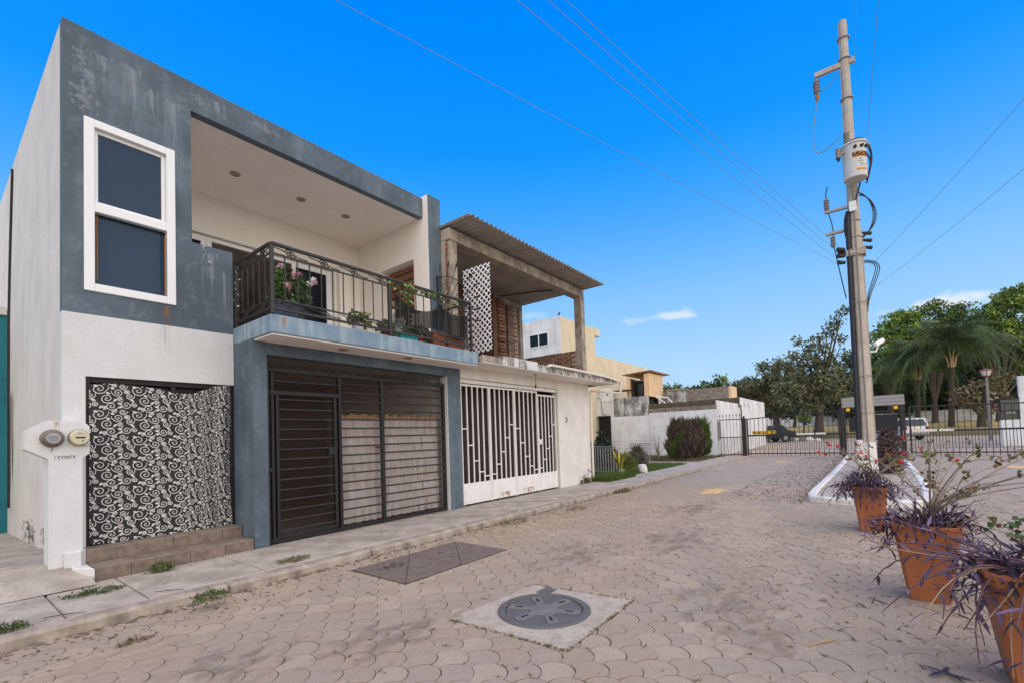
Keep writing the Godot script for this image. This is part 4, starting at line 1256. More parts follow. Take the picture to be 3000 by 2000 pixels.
func far_houses():
	# low white house at the end of the walk
	var h := thing("low_white_house", "low white house with grey stained parapet and iron grille door beyond the lawn", "house")
	part(h, "street_wall", bx(V(30.5, -0.1, -11.85), V(30.8, 2.98, -7.55), 0.02), M.yard_white)
	part(h, "block_row", bx(V(30.56, 2.98, -11.85), V(30.78, 3.56, -7.56)), M.mortar)
	var z := -11.82
	while z < -7.7:
		var l := minf(R(0.5, 0.62), -7.57 - z)
		part(h, "block", bx(V(30.51, 3.0, z + 0.012), V(30.6, 3.26, z + l - 0.012), 0.012), M.grey_block)
		part(h, "cap_block", bx(V(30.5, 3.275 + R(-0.01, 0.01), z), V(30.62, 3.585 + R(-0.02, 0.02), z + l), 0.025), M.dark_block)
		z += l
	part(h, "stained_wall", bx(V(30.48, 2.85, -14.4), V(30.75, 4.17, -11.86), 0.02), M.grey_stained)
	part(h, "lower_wall", bx(V(30.5, -0.1, -14.4), V(30.74, 2.85, -11.86)), M.yard_white)
	part(h, "recess_wall", bx(V(30.44, 0.1, -14.39), V(30.5, 2.8, -13.2), 0.01), M.yard_white)
	part(h, "entry_wall", pierced_x(30.45, 30.8, [[-15.66, -14.66, 0.1, 2.98]], -17.4, -14.4, -0.1, 4.55), M.yard_white)
	part(h, "entry_tower", bx(V(30.4, 4.0, -15.4), V(30.9, 4.95, -14.41), 0.015), M.yard_white)
	part(h, "vent", bx(V(30.38, 4.4, -14.9), V(30.41, 4.55, -14.75)), M.panel_grey)
	part(h, "south_wall", bx(V(30.8, -0.1, -7.9), V(36.8, 3.55, -7.56), 0.02), M.yard_white)
	part(h, "interior", bx(V(33.0, 0, -17), V(33.2, 3.2, -8)), M.inside_brown)
	part(h, "roof", bx(V(30.8, 2.7, -17.4), V(36.8, 2.86, -7.9)), M.raw_concrete)
	# iron grille door
	var gd := part(h, "grille_door", bx(V(30.36, 2.9, -15.68), V(30.4, 2.95, -14.6), 0.004), M.black_iron)
	for k in 10:
		part(gd, "bar", tub([V(30.38, 0.12, -15.66 + k * 0.115), V(30.38, 2.96, -15.66 + k * 0.115)], 0.014, 6), M.black_iron)
	part(gd, "rail", bx(V(30.36, 1.35, -15.68), V(30.4, 1.39, -14.6), 0.004), M.black_iron)
	part(gd, "door_leaf", bx(V(30.6, 0.1, -15.64), V(30.63, 2.96, -14.68)), M.black_iron)
	part(h, "wall_cable", tub([V(30.42, 4.3, -15.6), V(30.42, 4.25, -15.35), V(30.42, 3.5, -15.3), V(30.42, 3.1, -15.3), V(30.42, 3.02, -15.0)], 0.03, 6), M.panel_grey)
	part(h, "meter_box", bx(V(30.6, 1.1, -7.56), V(30.95, 2.2, -7.42), 0.02), M.panel_grey)
	# roof clutter: wall stubs and a leaning board
	part(h, "roof_stub", bx(V(33.5, 2.86, -11.6), V(34.3, 4.62, -10.4), 0.02), M.grey_stained)
	part(h, "roof_stub_cap", bx(V(33.4, 4.62, -11.7), V(34.4, 4.72, -10.3), 0.02), M.raw_concrete)
	part(h, "leaning_board", bx(V(32.0, 2.86, -11.7), V(32.1, 4.2, -11.55), 0.01), M.white_metal)
	var lb := Geo.new()
	lb.tube([V(31.6, 4.15, -11.75), V(31.6, 3.3, -10.6)], 0.05, 4)
	lb.tube([V(31.6, 4.15, -11.75), V(31.6, 4.0, -10.9), V(31.6, 3.2, -10.2)], 0.045, 4)
	part(h, "loose_frame", lb, M.white_metal)
	rebase(h, V(30.5, 0.1, -11.0))
	# annex past the gate
	var a := thing("white_annex", "plain white block with two small vents beyond the gate beside low house", "building")
	part(a, "wall", bx(V(36.8, -0.1, -13), V(46.4, 4.0, -7.4), 0.02), M.yard_white)
	part(a, "stained_wall", bx(V(36.75, 3.3, -12.9), V(36.8, 4.02, -7.45)), M.dark_block)
	part(a, "vent", bx(V(38.0, 3.4, -7.41), V(38.2, 3.58, -7.39)), M.panel_grey)
	part(a, "vent", bx(V(39.3, 3.4, -7.41), V(39.5, 3.58, -7.39)), M.panel_grey)
	part(a, "crack", tub([V(43.6, 3.85, -7.395), V(43.75, 3.4, -7.395), V(43.6, 3.1, -7.395), V(43.7, 2.75, -7.395)], 0.02, 4), M.panel_grey)
	part(a, "side_block", bx(V(46.4, -0.1, -14), V(52.5, 2.75, -8.0), 0.02), M.yard_white)
	rebase(a, V(41, 0.1, -7.4))
	# cream house behind
	var c := thing("cream_house", "tall cream house with white upper room and sliding window rising behind white house", "house")
	part(c, "upper_room", bx(V(25.6, 5.6, -22), V(30.35, 9.38, -15.6), 0.015), M.cream)
	part(c, "white_side", bx(V(25.55, 7.0, -21.9), V(25.6, 9.4, -15.58)), M.yard_white)
	part(c, "stained_ledge", bx(V(25.45, 6.55, -21.9), V(25.6, 7.0, -15.56), 0.02), M.grey_stained)
	part(c, "cornice", bx(V(30.35, 8.85, -16.5), V(31.1, 9.38, -15.55), 0.015), M.cream)
	part(c, "main_wall", bx(V(25.6, -0.1, -22), V(40.3, 7.48, -15.7), 0.015), M.cream)
	var w := part(c, "window", frame_x(25.56, -18.05, -16.5, 7.6, 8.5), M.frame_white)
	part(w, "mullion", bx(V(25.5, 7.66, -17.31), V(25.56, 8.44, -17.24), 0.004), M.frame_white)
	part(w, "pane", bx(V(25.53, 7.66, -17.99), V(25.545, 8.44, -17.31)), M.door_glass)
	part(w, "pane", bx(V(25.53, 7.66, -17.24), V(25.545, 8.44, -16.56)), M.door_glass)
	rebase(c, V(30, -0.1, -15.7))
	# water tank shed on the roof
	var s := thing("tank_shed", "salmon roof shed with tin cover sheltering the black water tank", "shed")
	part(s, "side_wall", bx(V(31.1, 4.17, -12.1), V(33.75, 5.8, -11.95), 0.01), M.salmon)
	part(s, "front_jamb", bx(V(31.0, 4.17, -12.3), V(31.25, 5.75, -11.93), 0.01), M.salmon)
	part(s, "front_jamb", bx(V(31.0, 4.17, -13.6), V(31.25, 5.6, -13.35), 0.01), M.salmon)
	part(s, "back_wall", bx(V(33.6, 4.17, -13.6), V(33.75, 5.75, -12.1)), M.dark_block)
	part(s, "inner_wall", bx(V(31.25, 4.17, -13.6), V(33.6, 5.6, -13.5)), M.inside_brown)
	var tg := Geo.new()
	tg.grid(60, 2, func(p: float, q: float) -> Vector3: return V(lerpf(30.8, 34.9, p), 5.83 + 0.03 * sin(p * 90.0) + 0.12 * (1.0 - q), lerpf(-11.7, -13.9, q)))
	part(s, "tin_roof", tg, M.salmon)
	rebase(s, V(32.3, 4.17, -12.8))
	var tk := thing("water_tank", "black plastic water tank inside the salmon roof shed", "tank", V(32.0, 4.2, -12.8))
	var q := Geo.new()
	q.lathe([Vector2(0.52, 0.0), Vector2(0.55, 0.4), Vector2(0.54, 0.95), Vector2(0.4, 1.1), Vector2(0.2, 1.16)], 24)
	part(tk, "body", q, M.water_tank)
	q = Geo.new()
	q.lathe([Vector2(0.2, 1.14), Vector2(0.2, 1.22), Vector2(0.0, 1.24)], 20)
	part(tk, "lid", q, M.water_tank)
	part(tk, "pipe", tub([V(-0.3, 1.18, 0.3), V(-0.3, 1.25, -0.5)], 0.03, 6), M.white_metal)
	var tb := thing("roof_table", "rusty metal frame table on the stained parapet roof", "table", V(31.0, 4.17, -13.9))
	part(tb, "top", bx(V(-0.5, 0.52, -0.9), V(0.5, 0.57, 0.7), 0.01), M.dark_block)
	for p in [V(-0.45, 0, -0.85), V(-0.45, 0, 0.65), V(0.45, 0, -0.85), V(0.45, 0, 0.65)]:
		part(tb, "leg", tub([p, p + V(0, 0.53, 0)], 0.025, 6), M.dark_block)
	# a roof block with a salmon end farther off
	var b2 := thing("roof_block", "long weathered roof block with salmon end wall above white house", "building")
	part(b2, "block", bx(V(37.0, 2.5, -13.5), V(37.4, 4.9, -8.2), 0.02), M.grey_block)
	part(b2, "end_wall", bx(V(37.0, 4.02, -8.2), V(38.7, 4.92, -8.0), 0.01), M.salmon)
	rebase(b2, V(37.2, 2.5, -10))
	# bird on the cream house
	var bd := thing("bird", "small dark bird perched on the corner of cream house roof", "bird", V(25.75, 9.4, -15.75))
	q = Geo.new()
	q.tube([V(-0.16, 0.06, 0), V(-0.08, 0.12, 0), V(0.02, 0.2, 0), V(0.07, 0.28, 0), V(0.12, 0.29, 0)], [0.012, 0.05, 0.065, 0.04, 0.008], 8)
	part(bd, "body", q, M.cable)
	part(bd, "leg", tub([V(0, 0, 0.015), V(0, 0.14, 0.015)], 0.008, 5), M.cable)
	part(bd, "leg", tub([V(0, 0, -0.015), V(0, 0.14, -0.015)], 0.008, 5), M.cable)

func frame_x(x: float, z0: float, z1: float, y0: float, y1: float) -> Geo:
	var g := Geo.new()
	g.box(V(x - 0.06, y0, z0), V(x, y1, z0 + 0.06), 0.004)
	g.box(V(x - 0.06, y0, z1 - 0.06), V(x, y1, z1), 0.004)
	g.box(V(x - 0.06, y0, z0 + 0.06), V(x, y0 + 0.06, z1 - 0.06), 0.004)
	g.box(V(x - 0.06, y1 - 0.06, z0 + 0.06), V(x, y1, z1 - 0.06), 0.004)
	return g

# ---------------------------------------------------------------- plants
func leafy(n: int, length: float, width: float, spread: float, sd := 1) -> Geo:
	var g := Geo.new()
	var r := RandomNumberGenerator.new()
	r.seed = sd
	for k in n:
		var d := V(r.randf_range(-1, 1), r.randf_range(-0.7, 1), r.randf_range(-1, 1)).normalized()
		var s := d.cross(V(r.randf_range(-1, 1), r.randf_range(-1, 1), r.randf_range(-1, 1))).normalized() * width * 0.5
		var o := V(r.randf_range(-1, 1), r.randf_range(-1, 1), r.randf_range(-1, 1)) * spread
		var l := length * r.randf_range(0.7, 1.2)
		var bend := d.cross(s).normalized() * l * 0.12
		g.tri(o, o + d * l * 0.5 + s + bend, o + d * l)
		g.tri(o, o + d * l, o + d * l * 0.5 - s + bend)
	return g
func rbasis(lo: float, hi: float) -> Basis:
	return Basis.from_euler(V(R(-PI, PI), R(-PI, PI), R(-PI, PI))).scaled(Vector3.ONE * R(lo, hi))
func shade(list: Array) -> Color:
	var a: Color = list[rng.randi() % list.size()]
	var b: Color = list[rng.randi() % list.size()]
	var c := a.lerp(b, rng.randf())
	var g := R(0.8, 1.2)
	return Color(c.r * g, c.g * g, c.b * g)
# blobs: [centre, radius]; leaf clumps spread through each blob, denser towards its outside
func crown(parent: Node, blobs: Array, per: float, clump: Geo, cols: Array, lo := 0.7, hi := 1.3, flat := 0.8, m: Material = null):
	var tr := []
	var cc := []
	var nr := FastNoiseLite.new()
	nr.seed = int(blobs[0][0].x * 7 + blobs.size()); nr.frequency = 0.35
	for b in blobs:
		var n := int(per * b[1] * b[1])
		for k in n:
			var d := V(R(-1, 1), R(-1, 1), R(-1, 1))
			if d.length() > 1.0 or d.length() < 0.05: continue
			d = d.normalized() * pow(rng.randf(), 0.42) * b[1] * R(0.85, 1.12)
			d.y *= flat
			var p: Vector3 = b[0] + d
			if nr.get_noise_3dv(p * 1.6) < -0.12: continue
			tr.append(Transform3D(rbasis(lo, hi), p))
			cc.append(shade(cols))
	mm(parent, "crown", clump, m if m else M.leaf, tr, cc)
func limbs(parent: Node, foot: Vector3, fork: Vector3, blobs: Array, r: float, m: Material):
	part(parent, "trunk", tub([foot, foot.lerp(fork, 0.3) + V(R(-0.1, 0.1), 0, R(-0.1, 0.1)), foot.lerp(fork, 0.7), fork], [r * 1.35, r, r * 0.85, r * 0.7], 9), m)
	for b in blobs:
		var e: Vector3 = b[0]
		part(parent, "limb", tub(bez(fork - (fork - foot) * 0.05, fork.lerp(e, 0.3) + V(0, 0.4, 0), fork.lerp(e, 0.7) + V(0, 0.3, 0), e, 6), [r * 0.5, r * 0.42, r * 0.36, r * 0.3, r * 0.24, r * 0.16, r * 0.08], 6), m)
# px blobs: [x, y, radius in photo pixels, extra depth]
func px_tree(called: String, label: String, base_px: Vector2, depth: float, fork_px: Vector2, list: Array, per: float, clump: Geo, cols: Array, r: float, group: String, hi := 1.3):
	var foot := P(base_px.x, base_px.y, depth)
	var t := thing(called, label, "tree", foot, group)
	var bl := []
	for b in list:
		bl.append([P(b[0], b[1], depth + (b[3] if b.size() > 3 else 0.0)) - foot, b[2] * depth / 1354.92])
	limbs(t, Vector3.ZERO, P(fork_px.x, fork_px.y, depth) - foot, bl, r, M.bark)
	crown(t, bl, per, clump, cols, 0.7, hi)

func lin(r: float, g: float, b: float) -> Color: return Color(r, g, b)

func palm(base_px: Vector2, depth: float, crown_px: Vector2, length: float, n: int, label: String):
	var foot := P(base_px.x, base_px.y, depth)
	var top := P(crown_px.x, crown_px.y, depth) - foot
	var t := thing("palm_tree", label, "palm", foot, "palms behind the gate")
	part(t, "trunk", tub([Vector3.ZERO, top * 0.3, top * 0.7, top], [0.34, 0.26, 0.22, 0.26], 12), M.bark)
	# pale leaf bases under the crown
	for k in 9:
		var an := TAU * k / 9.0 + R(-0.2, 0.2)
		var o := V(cos(an), 0, sin(an))
		part(t, "leaf_base", tub([top - V(0, 0.9, 0) + o * 0.2, top + o * 0.45 + V(0, 0.2, 0), top + o * 1.1 + V(0, 1.2, 0)], [0.1, 0.07, 0.035], 5), M.tan_wood)
	var kinds := []
	for v in 3:
		var g := Geo.new()
		var bend := 0.9 + 0.35 * v
		var rach := []
		for k in 15:
			var s := k / 14.0
			rach.append(V(s * length * (1.0 - 0.22 * s * bend), length * (0.9 * s - 0.95 * bend * s * s), 0))
		g.tube(rach, [0.05, 0.045, 0.04, 0.038, 0.035, 0.032, 0.03, 0.028, 0.025, 0.022, 0.02, 0.018, 0.015, 0.012, 0.008], 4)
		for k in 80:
			var s2 := 0.14 + 0.86 * (k / 79.0)
			var i := int(s2 * 13.99)
			var p: Vector3 = rach[i].lerp(rach[mini(i + 1, 14)], s2 * 14.0 - i)
			for side in [1.0, -1.0]:
				var l := length * 0.3 * sin(PI * clampf(s2 * 0.9 + 0.08, 0, 1)) * R(0.8, 1.15) + 0.12
				var d := V(0.45, R(-0.25, 0.3), side).normalized()
				var mid := p + d * l * 0.5
				var tip := p + d * l * 0.78 - V(0, l * 0.55, 0)
				var w := V(0.017, 0, 0)
				g.tri(p - w, mid + w, p + w)
				g.tri(p - w, mid - w, mid + w)
				g.tri(mid - w, tip, mid + w)
		kinds.append(g.mesh())
	for k in n:
		var o2 := part(t, "frond", kinds[k % 3], M["palm_%d" % (k % 2)])
		var up := R(-0.15, 0.75) if k > 12 else R(0.6, 1.15)
		o2.transform = Transform3D(Basis(Vector3.UP, TAU * k * 0.382 + R(-0.15, 0.15)) * Basis(V(0, 0, 1), up - 0.1), top + V(0, 0.15, 0))

func vegetation():
	mat("palm_0", rgb(72, 92, 56), 0.7); mat("palm_1", rgb(92, 110, 66), 0.7)
	var dark := [lin(0.022, 0.032, 0.016), lin(0.04, 0.055, 0.026), lin(0.06, 0.075, 0.034), lin(0.03, 0.045, 0.03)]
	var olive := [lin(0.08, 0.1, 0.042), lin(0.13, 0.15, 0.065), lin(0.045, 0.06, 0.028), lin(0.22, 0.21, 0.1)]
	var bright := [lin(0.09, 0.16, 0.02), lin(0.17, 0.27, 0.03), lin(0.26, 0.36, 0.05), lin(0.05, 0.09, 0.02)]
	var mid := [lin(0.06, 0.1, 0.024), lin(0.1, 0.16, 0.035), lin(0.035, 0.06, 0.02), lin(0.17, 0.24, 0.05)]
	var clump := leafy(11, 0.42, 0.17, 0.36, 5)
	var broad := leafy(11, 0.46, 0.22, 0.36, 6)
	var far := leafy(9, 0.8, 0.4, 0.5, 7)
	# left of the pole
	px_tree("tall_tree", "tall loose tree with a leaning top standing left of the utility pole", Vector2(2402, 1268), 47, Vector2(2405, 1180),
		[[2405, 1125, 62], [2350, 1115, 52], [2455, 1105, 55], [2370, 1055, 42], [2425, 1045, 42], [2465, 1010, 30], [2390, 1010, 26], [2425, 975, 26], [2450, 940, 22], [2470, 915, 15], [2345, 1000, 18], [2325, 1040, 22], [2440, 1150, 50], [2310, 1150, 45], [2365, 1175, 40]], 52, clump, olive, 0.35, "trees beyond the gate")
	px_tree("spreading_tree", "dense dark spreading tree behind the white annex roof", Vector2(2275, 1262), 58, Vector2(2275, 1200),
		[[2280, 1120, 50], [2230, 1120, 42], [2180, 1135, 36], [2140, 1145, 30], [2310, 1085, 34], [2255, 1085, 28], [2110, 1150, 22], [2330, 1165, 50], [2270, 1180, 50], [2230, 1070, 16], [2290, 1060, 18], [2340, 1100, 30]], 52, clump, olive, 0.4, "trees beyond the gate")
	px_tree("roadside_tree", "dark tree trunk and low boughs standing on the field edge", Vector2(2399, 1270), 52, Vector2(2399, 1215),
		[[2400, 1195, 34], [2365, 1200, 30], [2440, 1200, 34], [2340, 1210, 26], [2462, 1180, 40], [2480, 1120, 40], [2490, 1060, 34]], 50, clump, dark, 0.42, "trees beyond the gate")
	px_tree("small_tree", "small bright green tree hanging over the field behind the left gate", Vector2(2356, 1275), 44, Vector2(2356, 1245),
		[[2352, 1232, 16], [2362, 1222, 14], [2342, 1226, 12]], 70, leafy(8, 0.35, 0.2, 0.2, 9), mid, 0.08, "trees beyond the gate")
	px_tree("distant_tree", "distant tree top seen over the long roof block", Vector2(2040, 1262), 95, Vector2(2040, 1200),
		[[1955, 1140, 20], [1985, 1145, 22], [2020, 1150, 22], [2055, 1140, 26], [2085, 1128, 26], [2110, 1120, 22], [2065, 1165, 26], [1990, 1165, 22]], 14, far, mid, 0.3, "trees beyond the gate", 1.4)
	# right of the pole
	px_tree("broad_tree", "bright green tree rising right behind the utility pole", Vector2(2610, 1258), 62, Vector2(2610, 1180),
		[[2590, 985, 44], [2625, 955, 46], [2580, 1035, 48], [2660, 985, 42], [2640, 1030, 46], [2600, 1085, 46], [2680, 930, 32], [2645, 925, 26]], 52, broad, bright, 0.4, "trees beyond the gate")
	px_tree("broad_tree", "green tree with feathery upright tips behind the palms", Vector2(2740, 1258), 66, Vector2(2740, 1180),
		[[2735, 955, 50], [2700, 915, 26], [2740, 900, 24], [2780, 930, 40], [2725, 1000, 50], [2790, 985, 46], [2770, 1040, 50], [2820, 910, 28], [2690, 1010, 40]], 52, broad, mid, 0.4, "trees beyond the gate")
	px_tree("broad_tree", "large yellow green tree towering above the guard hut", Vector2(2930, 1258), 60, Vector2(2930, 1180),
		[[2870, 935, 46], [2920, 905, 52], [2970, 880, 52], [3020, 880, 56], [2900, 975, 56], [2960, 960, 60], [3030, 980, 64], [2850, 1010, 46], [2985, 860, 30], [3040, 1060, 60]], 52, broad, bright + mid, 0.4, "trees beyond the gate")
	px_tree("shade_tree", "deep green tree filling the gap below the large yellow green tree", Vector2(2900, 1256), 70, Vector2(2900, 1210),
		[[2850, 1060, 50], [2910, 1050, 56], [2970, 1040, 56], [2880, 1110, 54], [2950, 1110, 56], [3020, 1120, 60], [2820, 1130, 46], [2770, 1120, 46]], 52, broad, dark, 0.4, "trees beyond the gate")
	px_tree("shade_tree", "deep green tree filling the gap behind the utility pole", Vector2(2560, 1256), 72, Vector2(2560, 1210),
		[[2530, 1080, 46], [2560, 1130, 46], [2620, 1140, 46], [2680, 1110, 46], [2520, 1160, 44], [2590, 1180, 40], [2660, 1180, 40], [2730, 1150, 44], [2740, 1100, 44]], 52, broad, dark, 0.4, "trees beyond the gate")
	px_tree("shade_tree", "deep green bush crown filling the gap between palms and almond tree", Vector2(2760, 1256), 76, Vector2(2760, 1225),
		[[2700, 1190, 34], [2750, 1195, 34], [2800, 1190, 36], [2850, 1195, 36], [2640, 1195, 34], [2900, 1190, 36], [2960, 1185, 40], [3010, 1180, 40], [2720, 1140, 40], [2830, 1150, 40]], 46, broad, dark + mid, 0.3, "trees beyond the gate")
	px_tree("shade_tree", "deep green bush crown filling the gap behind the left gate", Vector2(2330, 1256), 80, Vector2(2330, 1225),
		[[2270, 1205, 30], [2310, 1205, 30], [2350, 1190, 34], [2430, 1195, 34], [2470, 1200, 34], [2510, 1195, 34], [2390, 1150, 36], [2240, 1200, 26]], 46, broad, dark + olive, 0.3, "trees beyond the gate")
	# a dark belt of undergrowth that reads as one mass
	var tr := []
	var cc := []
	for k in 9000:
		var z := R(-42, 30)
		tr.append(Transform3D(rbasis(0.8, 1.7), V(R(103, 110), 2.0 + pow(rng.randf(), 1.3) * 9.0, z)))
		cc.append(shade(dark))
	var ug := mm(self, "undergrowth", far, M.leaf, tr, cc)
	tag(ug, "dark belt of undergrowth behind the white field wall", "undergrowth")
	palm(Vector2(2690, 1262), 55, Vector2(2690, 1090), 5.8, 38, "queen palm with pale leaf bases behind the white vehicle")
	palm(Vector2(2789, 1275), 50, Vector2(2789, 1050), 6.4, 42, "palm with ringed trunk and brown skirt of dead fronds")
	# almond tree with reddish leaves
	var am := [lin(0.1, 0.09, 0.03), lin(0.22, 0.16, 0.11), lin(0.07, 0.08, 0.025), lin(0.26, 0.2, 0.15), lin(0.16, 0.09, 0.04), lin(0.12, 0.15, 0.03)]
	px_tree("almond_tree", "low almond tree with tiered brownish leaves beside the lamp post", Vector2(2878, 1262), 46, Vector2(2878, 1218),
		[[2810, 1145, 20], [2850, 1130, 22], [2890, 1125, 22], [2930, 1112, 22], [2965, 1105, 16], [2840, 1165, 24], [2890, 1165, 26], [2930, 1155, 22], [2820, 1180, 18], [2870, 1190, 24], [2915, 1185, 24], [2950, 1180, 20]], 75, leafy(7, 0.42, 0.22, 0.25, 12), am, 0.42, "trees beyond the gate")

func yard():
	var g := Geo.new()
	g.quad(V(13.5, 0.06, -6.95), V(24.2, 0.06, -6.95), V(24.2, 0.06, -16), V(13.5, 0.06, -16))
	struct("lawn", g, M.turf_base)
	g = Geo.new()
	g.quad(V(24.2, 0.06, -6.95), V(30.5, 0.06, -6.95), V(30.5, 0.1, -18), V(24.2, 0.1, -18))
	struct("planting_bed", g, M.earth)
	g = Geo.new()
	g.quad(V(22.6, 0.085, -6.95), V(24.3, 0.085, -6.95), V(25.2, 0.085, -16), V(23.2, 0.085, -16))
	struct("garden_path", g, M.walk_concrete)
	part(g_holder("garden_kerb"), "kerb_stone", bx(V(14.2, 0.04, -7.42), V(16.0, 0.17, -7.32), 0.012), M.kerb_white)
	# grass
	var bl := Geo.new()
	for k in 7:
		var an := k * 2.4
		var d := V(cos(an), 0, sin(an))
		var o := V(cos(an * 3.1), 0, sin(an * 2.3)) * 0.03
		bl.tri(o - d.cross(Vector3.UP) * 0.006, o + d.cross(Vector3.UP) * 0.006, o + d * 0.06 + V(0, 0.13 + 0.02 * (k % 3), 0))
	var tr := []
	var cc := []
	var gr := [lin(0.05, 0.11, 0.012), lin(0.08, 0.16, 0.02), lin(0.12, 0.19, 0.035), lin(0.1, 0.1, 0.03)]
	for k in 15000:
		var p := V(R(13.6, 22.5), 0.06, R(-12.5, -6.98))
		if p.x > 16.5 and p.x < 18 and p.z < -7.4 and p.z > -9: continue
		tr.append(Transform3D(Basis(Vector3.UP, R(0, TAU)).scaled(Vector3.ONE * R(0.5, 1.1)), p)); cc.append(shade(gr))
	for k in 2600:
		tr.append(Transform3D(Basis(Vector3.UP, R(0, TAU)).scaled(Vector3.ONE * R(0.9, 1.7)), V(R(13.5, 15.6), 0.08, -6.62 - absf(R(-0.55, 0.55)) - R(0, 0.15)))); cc.append(shade(gr))
	for k in 2500:
		tr.append(Transform3D(Basis(Vector3.UP, R(0, TAU)).scaled(Vector3.ONE * R(0.5, 1.2)), V(R(24.3, 30.3), 0.07, R(-13, -7.0)))); cc.append(shade([lin(0.12, 0.1, 0.045), lin(0.08, 0.09, 0.03), lin(0.17, 0.13, 0.07)]))
	tag(mm(self, "grass", bl, M.leaf, tr, cc), "short green grass of the lawn beside the white house", "grass")
	# two grey steel fence panels
	fence_panel(V(15.62, 0.1, -7.36), V(16.55, 0.1, -9.0), 1.06, 12, "grey steel bar fence panel beside the white house drain pipe")
	fence_panel(V(20.75, 0.1, -9.05), V(20.95, 0.1, -8.2), 1.05, 11, "grey steel bar fence panel behind the white tub")
	# wire fence
	var wf := thing("wire_fence", "low welded wire garden fence in front of the grille door", "fence", V(27.6, 0.1, -13))
	for k in 4: part(wf, "wire", tub([V(0, 0.35 + k * 0.24, -2.8), V(0, 0.35 + k * 0.24, 2.6)], 0.008, 4), M.grey_bar)
	for k in 41: part(wf, "wire", tub([V(0, 0, -2.8 + k * 0.135), V(0, 1.14, -2.8 + k * 0.135)], 0.006, 4), M.grey_bar)
	# white tub with a dried plant behind it
	var q := Geo.new()
	q.lathe([Vector2(0.2, 0.0), Vector2(0.2, 0.12), Vector2(0.185, 0.2), Vector2(0.15, 0.29), Vector2(0.11, 0.31), Vector2(0.0, 0.31)], 20)
	one("white_tub", q, M.kerb_white, "upturned white tub on the walk beside the grass", "tub", "", V(17.4, 0.1, -7.13))
	sprig("dry_shrub", "dry grey green shrub growing behind the white tub", "shrub", V(18.0, 0.08, -7.55), 0.95, 0.42, 260, leafy(6, 0.14, 0.025, 0.06, 3), [lin(0.12, 0.11, 0.07), lin(0.08, 0.09, 0.05)], 5)
	sprig("fern_bush", "yellow green ferny bush between snake plant and white tub", "shrub", V(16.7, 0.08, -7.5), 0.62, 0.42, 420, leafy(6, 0.2, 0.02, 0.08, 4), [lin(0.16, 0.2, 0.03), lin(0.1, 0.14, 0.03), lin(0.22, 0.22, 0.06)], 3)
	sprig("garden_hedge", "dark leafy hedge behind the grey fence panel", "hedge", V(18.6, 0.08, -10.4), 1.15, 1.1, 900, leafy(7, 0.13, 0.06, 0.1, 8), [lin(0.02, 0.03, 0.015), lin(0.05, 0.06, 0.03), lin(0.03, 0.035, 0.02)], 6)
	sprig("red_leaf_bush", "small bush with reddish leaves behind the snake plant", "shrub", V(18.6, 0.08, -8.9), 0.75, 0.4, 300, leafy(6, 0.14, 0.06, 0.08, 9), [lin(0.14, 0.05, 0.03), lin(0.04, 0.05, 0.02), lin(0.1, 0.06, 0.03)], 4)
	sprig("climbing_shrub", "dark green shrub leaning above the grey fence panel", "shrub", V(20.2, 0.08, -10.2), 1.6, 0.38, 260, leafy(6, 0.16, 0.09, 0.08, 10), [lin(0.02, 0.035, 0.02), lin(0.035, 0.05, 0.025)], 4)
	# snake plant
	var sp := thing("snake_plant", "potted snake plant with yellow edged upright leaves on the walk", "plant", V(15.12, 0.1, -6.99))
	q = Geo.new()
	q.lathe([Vector2(0.13, 0.0), Vector2(0.15, 0.1), Vector2(0.145, 0.3), Vector2(0.12, 0.3), Vector2(0.12, 0.26), Vector2(0, 0.26)], 18)
	part(sp, "pot", q, M.panel_grey)
	mat("snake_edge", rgb(196, 178, 70), 0.6); mat("snake_mid", rgb(70, 82, 34), 0.6)
	for k in 17:
		var an := R(0, TAU)
		var d := V(cos(an), 0, sin(an))
		var l := R(0.5, 0.95)
		var lean := R(0.06, 0.42)
		for lay in 2:
			var lg := Geo.new()
			var w0 := 0.032 if lay == 0 else 0.018
			lg.grid(2, 6, func(a: float, b: float) -> Vector3:
				var wd := w0 * sin(clampf(0.25 + b * 0.75, 0, 1) * PI) * 1.3 + 0.003
				return V(0, 0.24, 0) + d * (0.05 + lean * b * b) + V(0, l * b, 0) + d.cross(Vector3.UP) * (a - 0.5) * 2.0 * wd + d * (0.004 * lay - 0.01 * absf(a - 0.5)))
			part(sp, "leaf", lg, M.snake_edge if lay == 0 else M.snake_mid)
	# cypress shrubs, three of them browned
	var twig := Geo.new()
	for k in 5:
		var d2 := V(R(-0.35, 0.35), 1, R(-0.35, 0.35)).normalized()
		var s := d2.cross(V(R(-1, 1), 0, R(-1, 1))).normalized() * 0.014
		twig.tri(V(0, 0, 0) - s, V(0, 0, 0) + s, d2 * R(0.14, 0.26))
	for a in [[V(25.1, 0.08, -8.25), 1.0, 2.02, 0, "browning cypress shrub with some green, beside the bare shrub"], [V(25.75, 0.08, -7.98), 0.9, 2.02, 1, "browned dry cypress shrub second from the bare shrub"], [V(26.9, 0.08, -7.9), 0.95, 1.98, 1, "browned dry cypress shrub next to the green one"], [V(28.6, 0.08, -7.95), 0.9, 2.08, 2, "green cypress shrub at the end of row beside the gate"]]:
		var lab: String = a[4]
		var t := thing("cypress_shrub", lab, "shrub", a[0], "clipped cypress shrubs by the white wall")
		part(t, "trunk", tub([V(0, 0, 0), V(0.02, 0.4, 0)], [0.06, 0.04], 6), M.twig_dark)
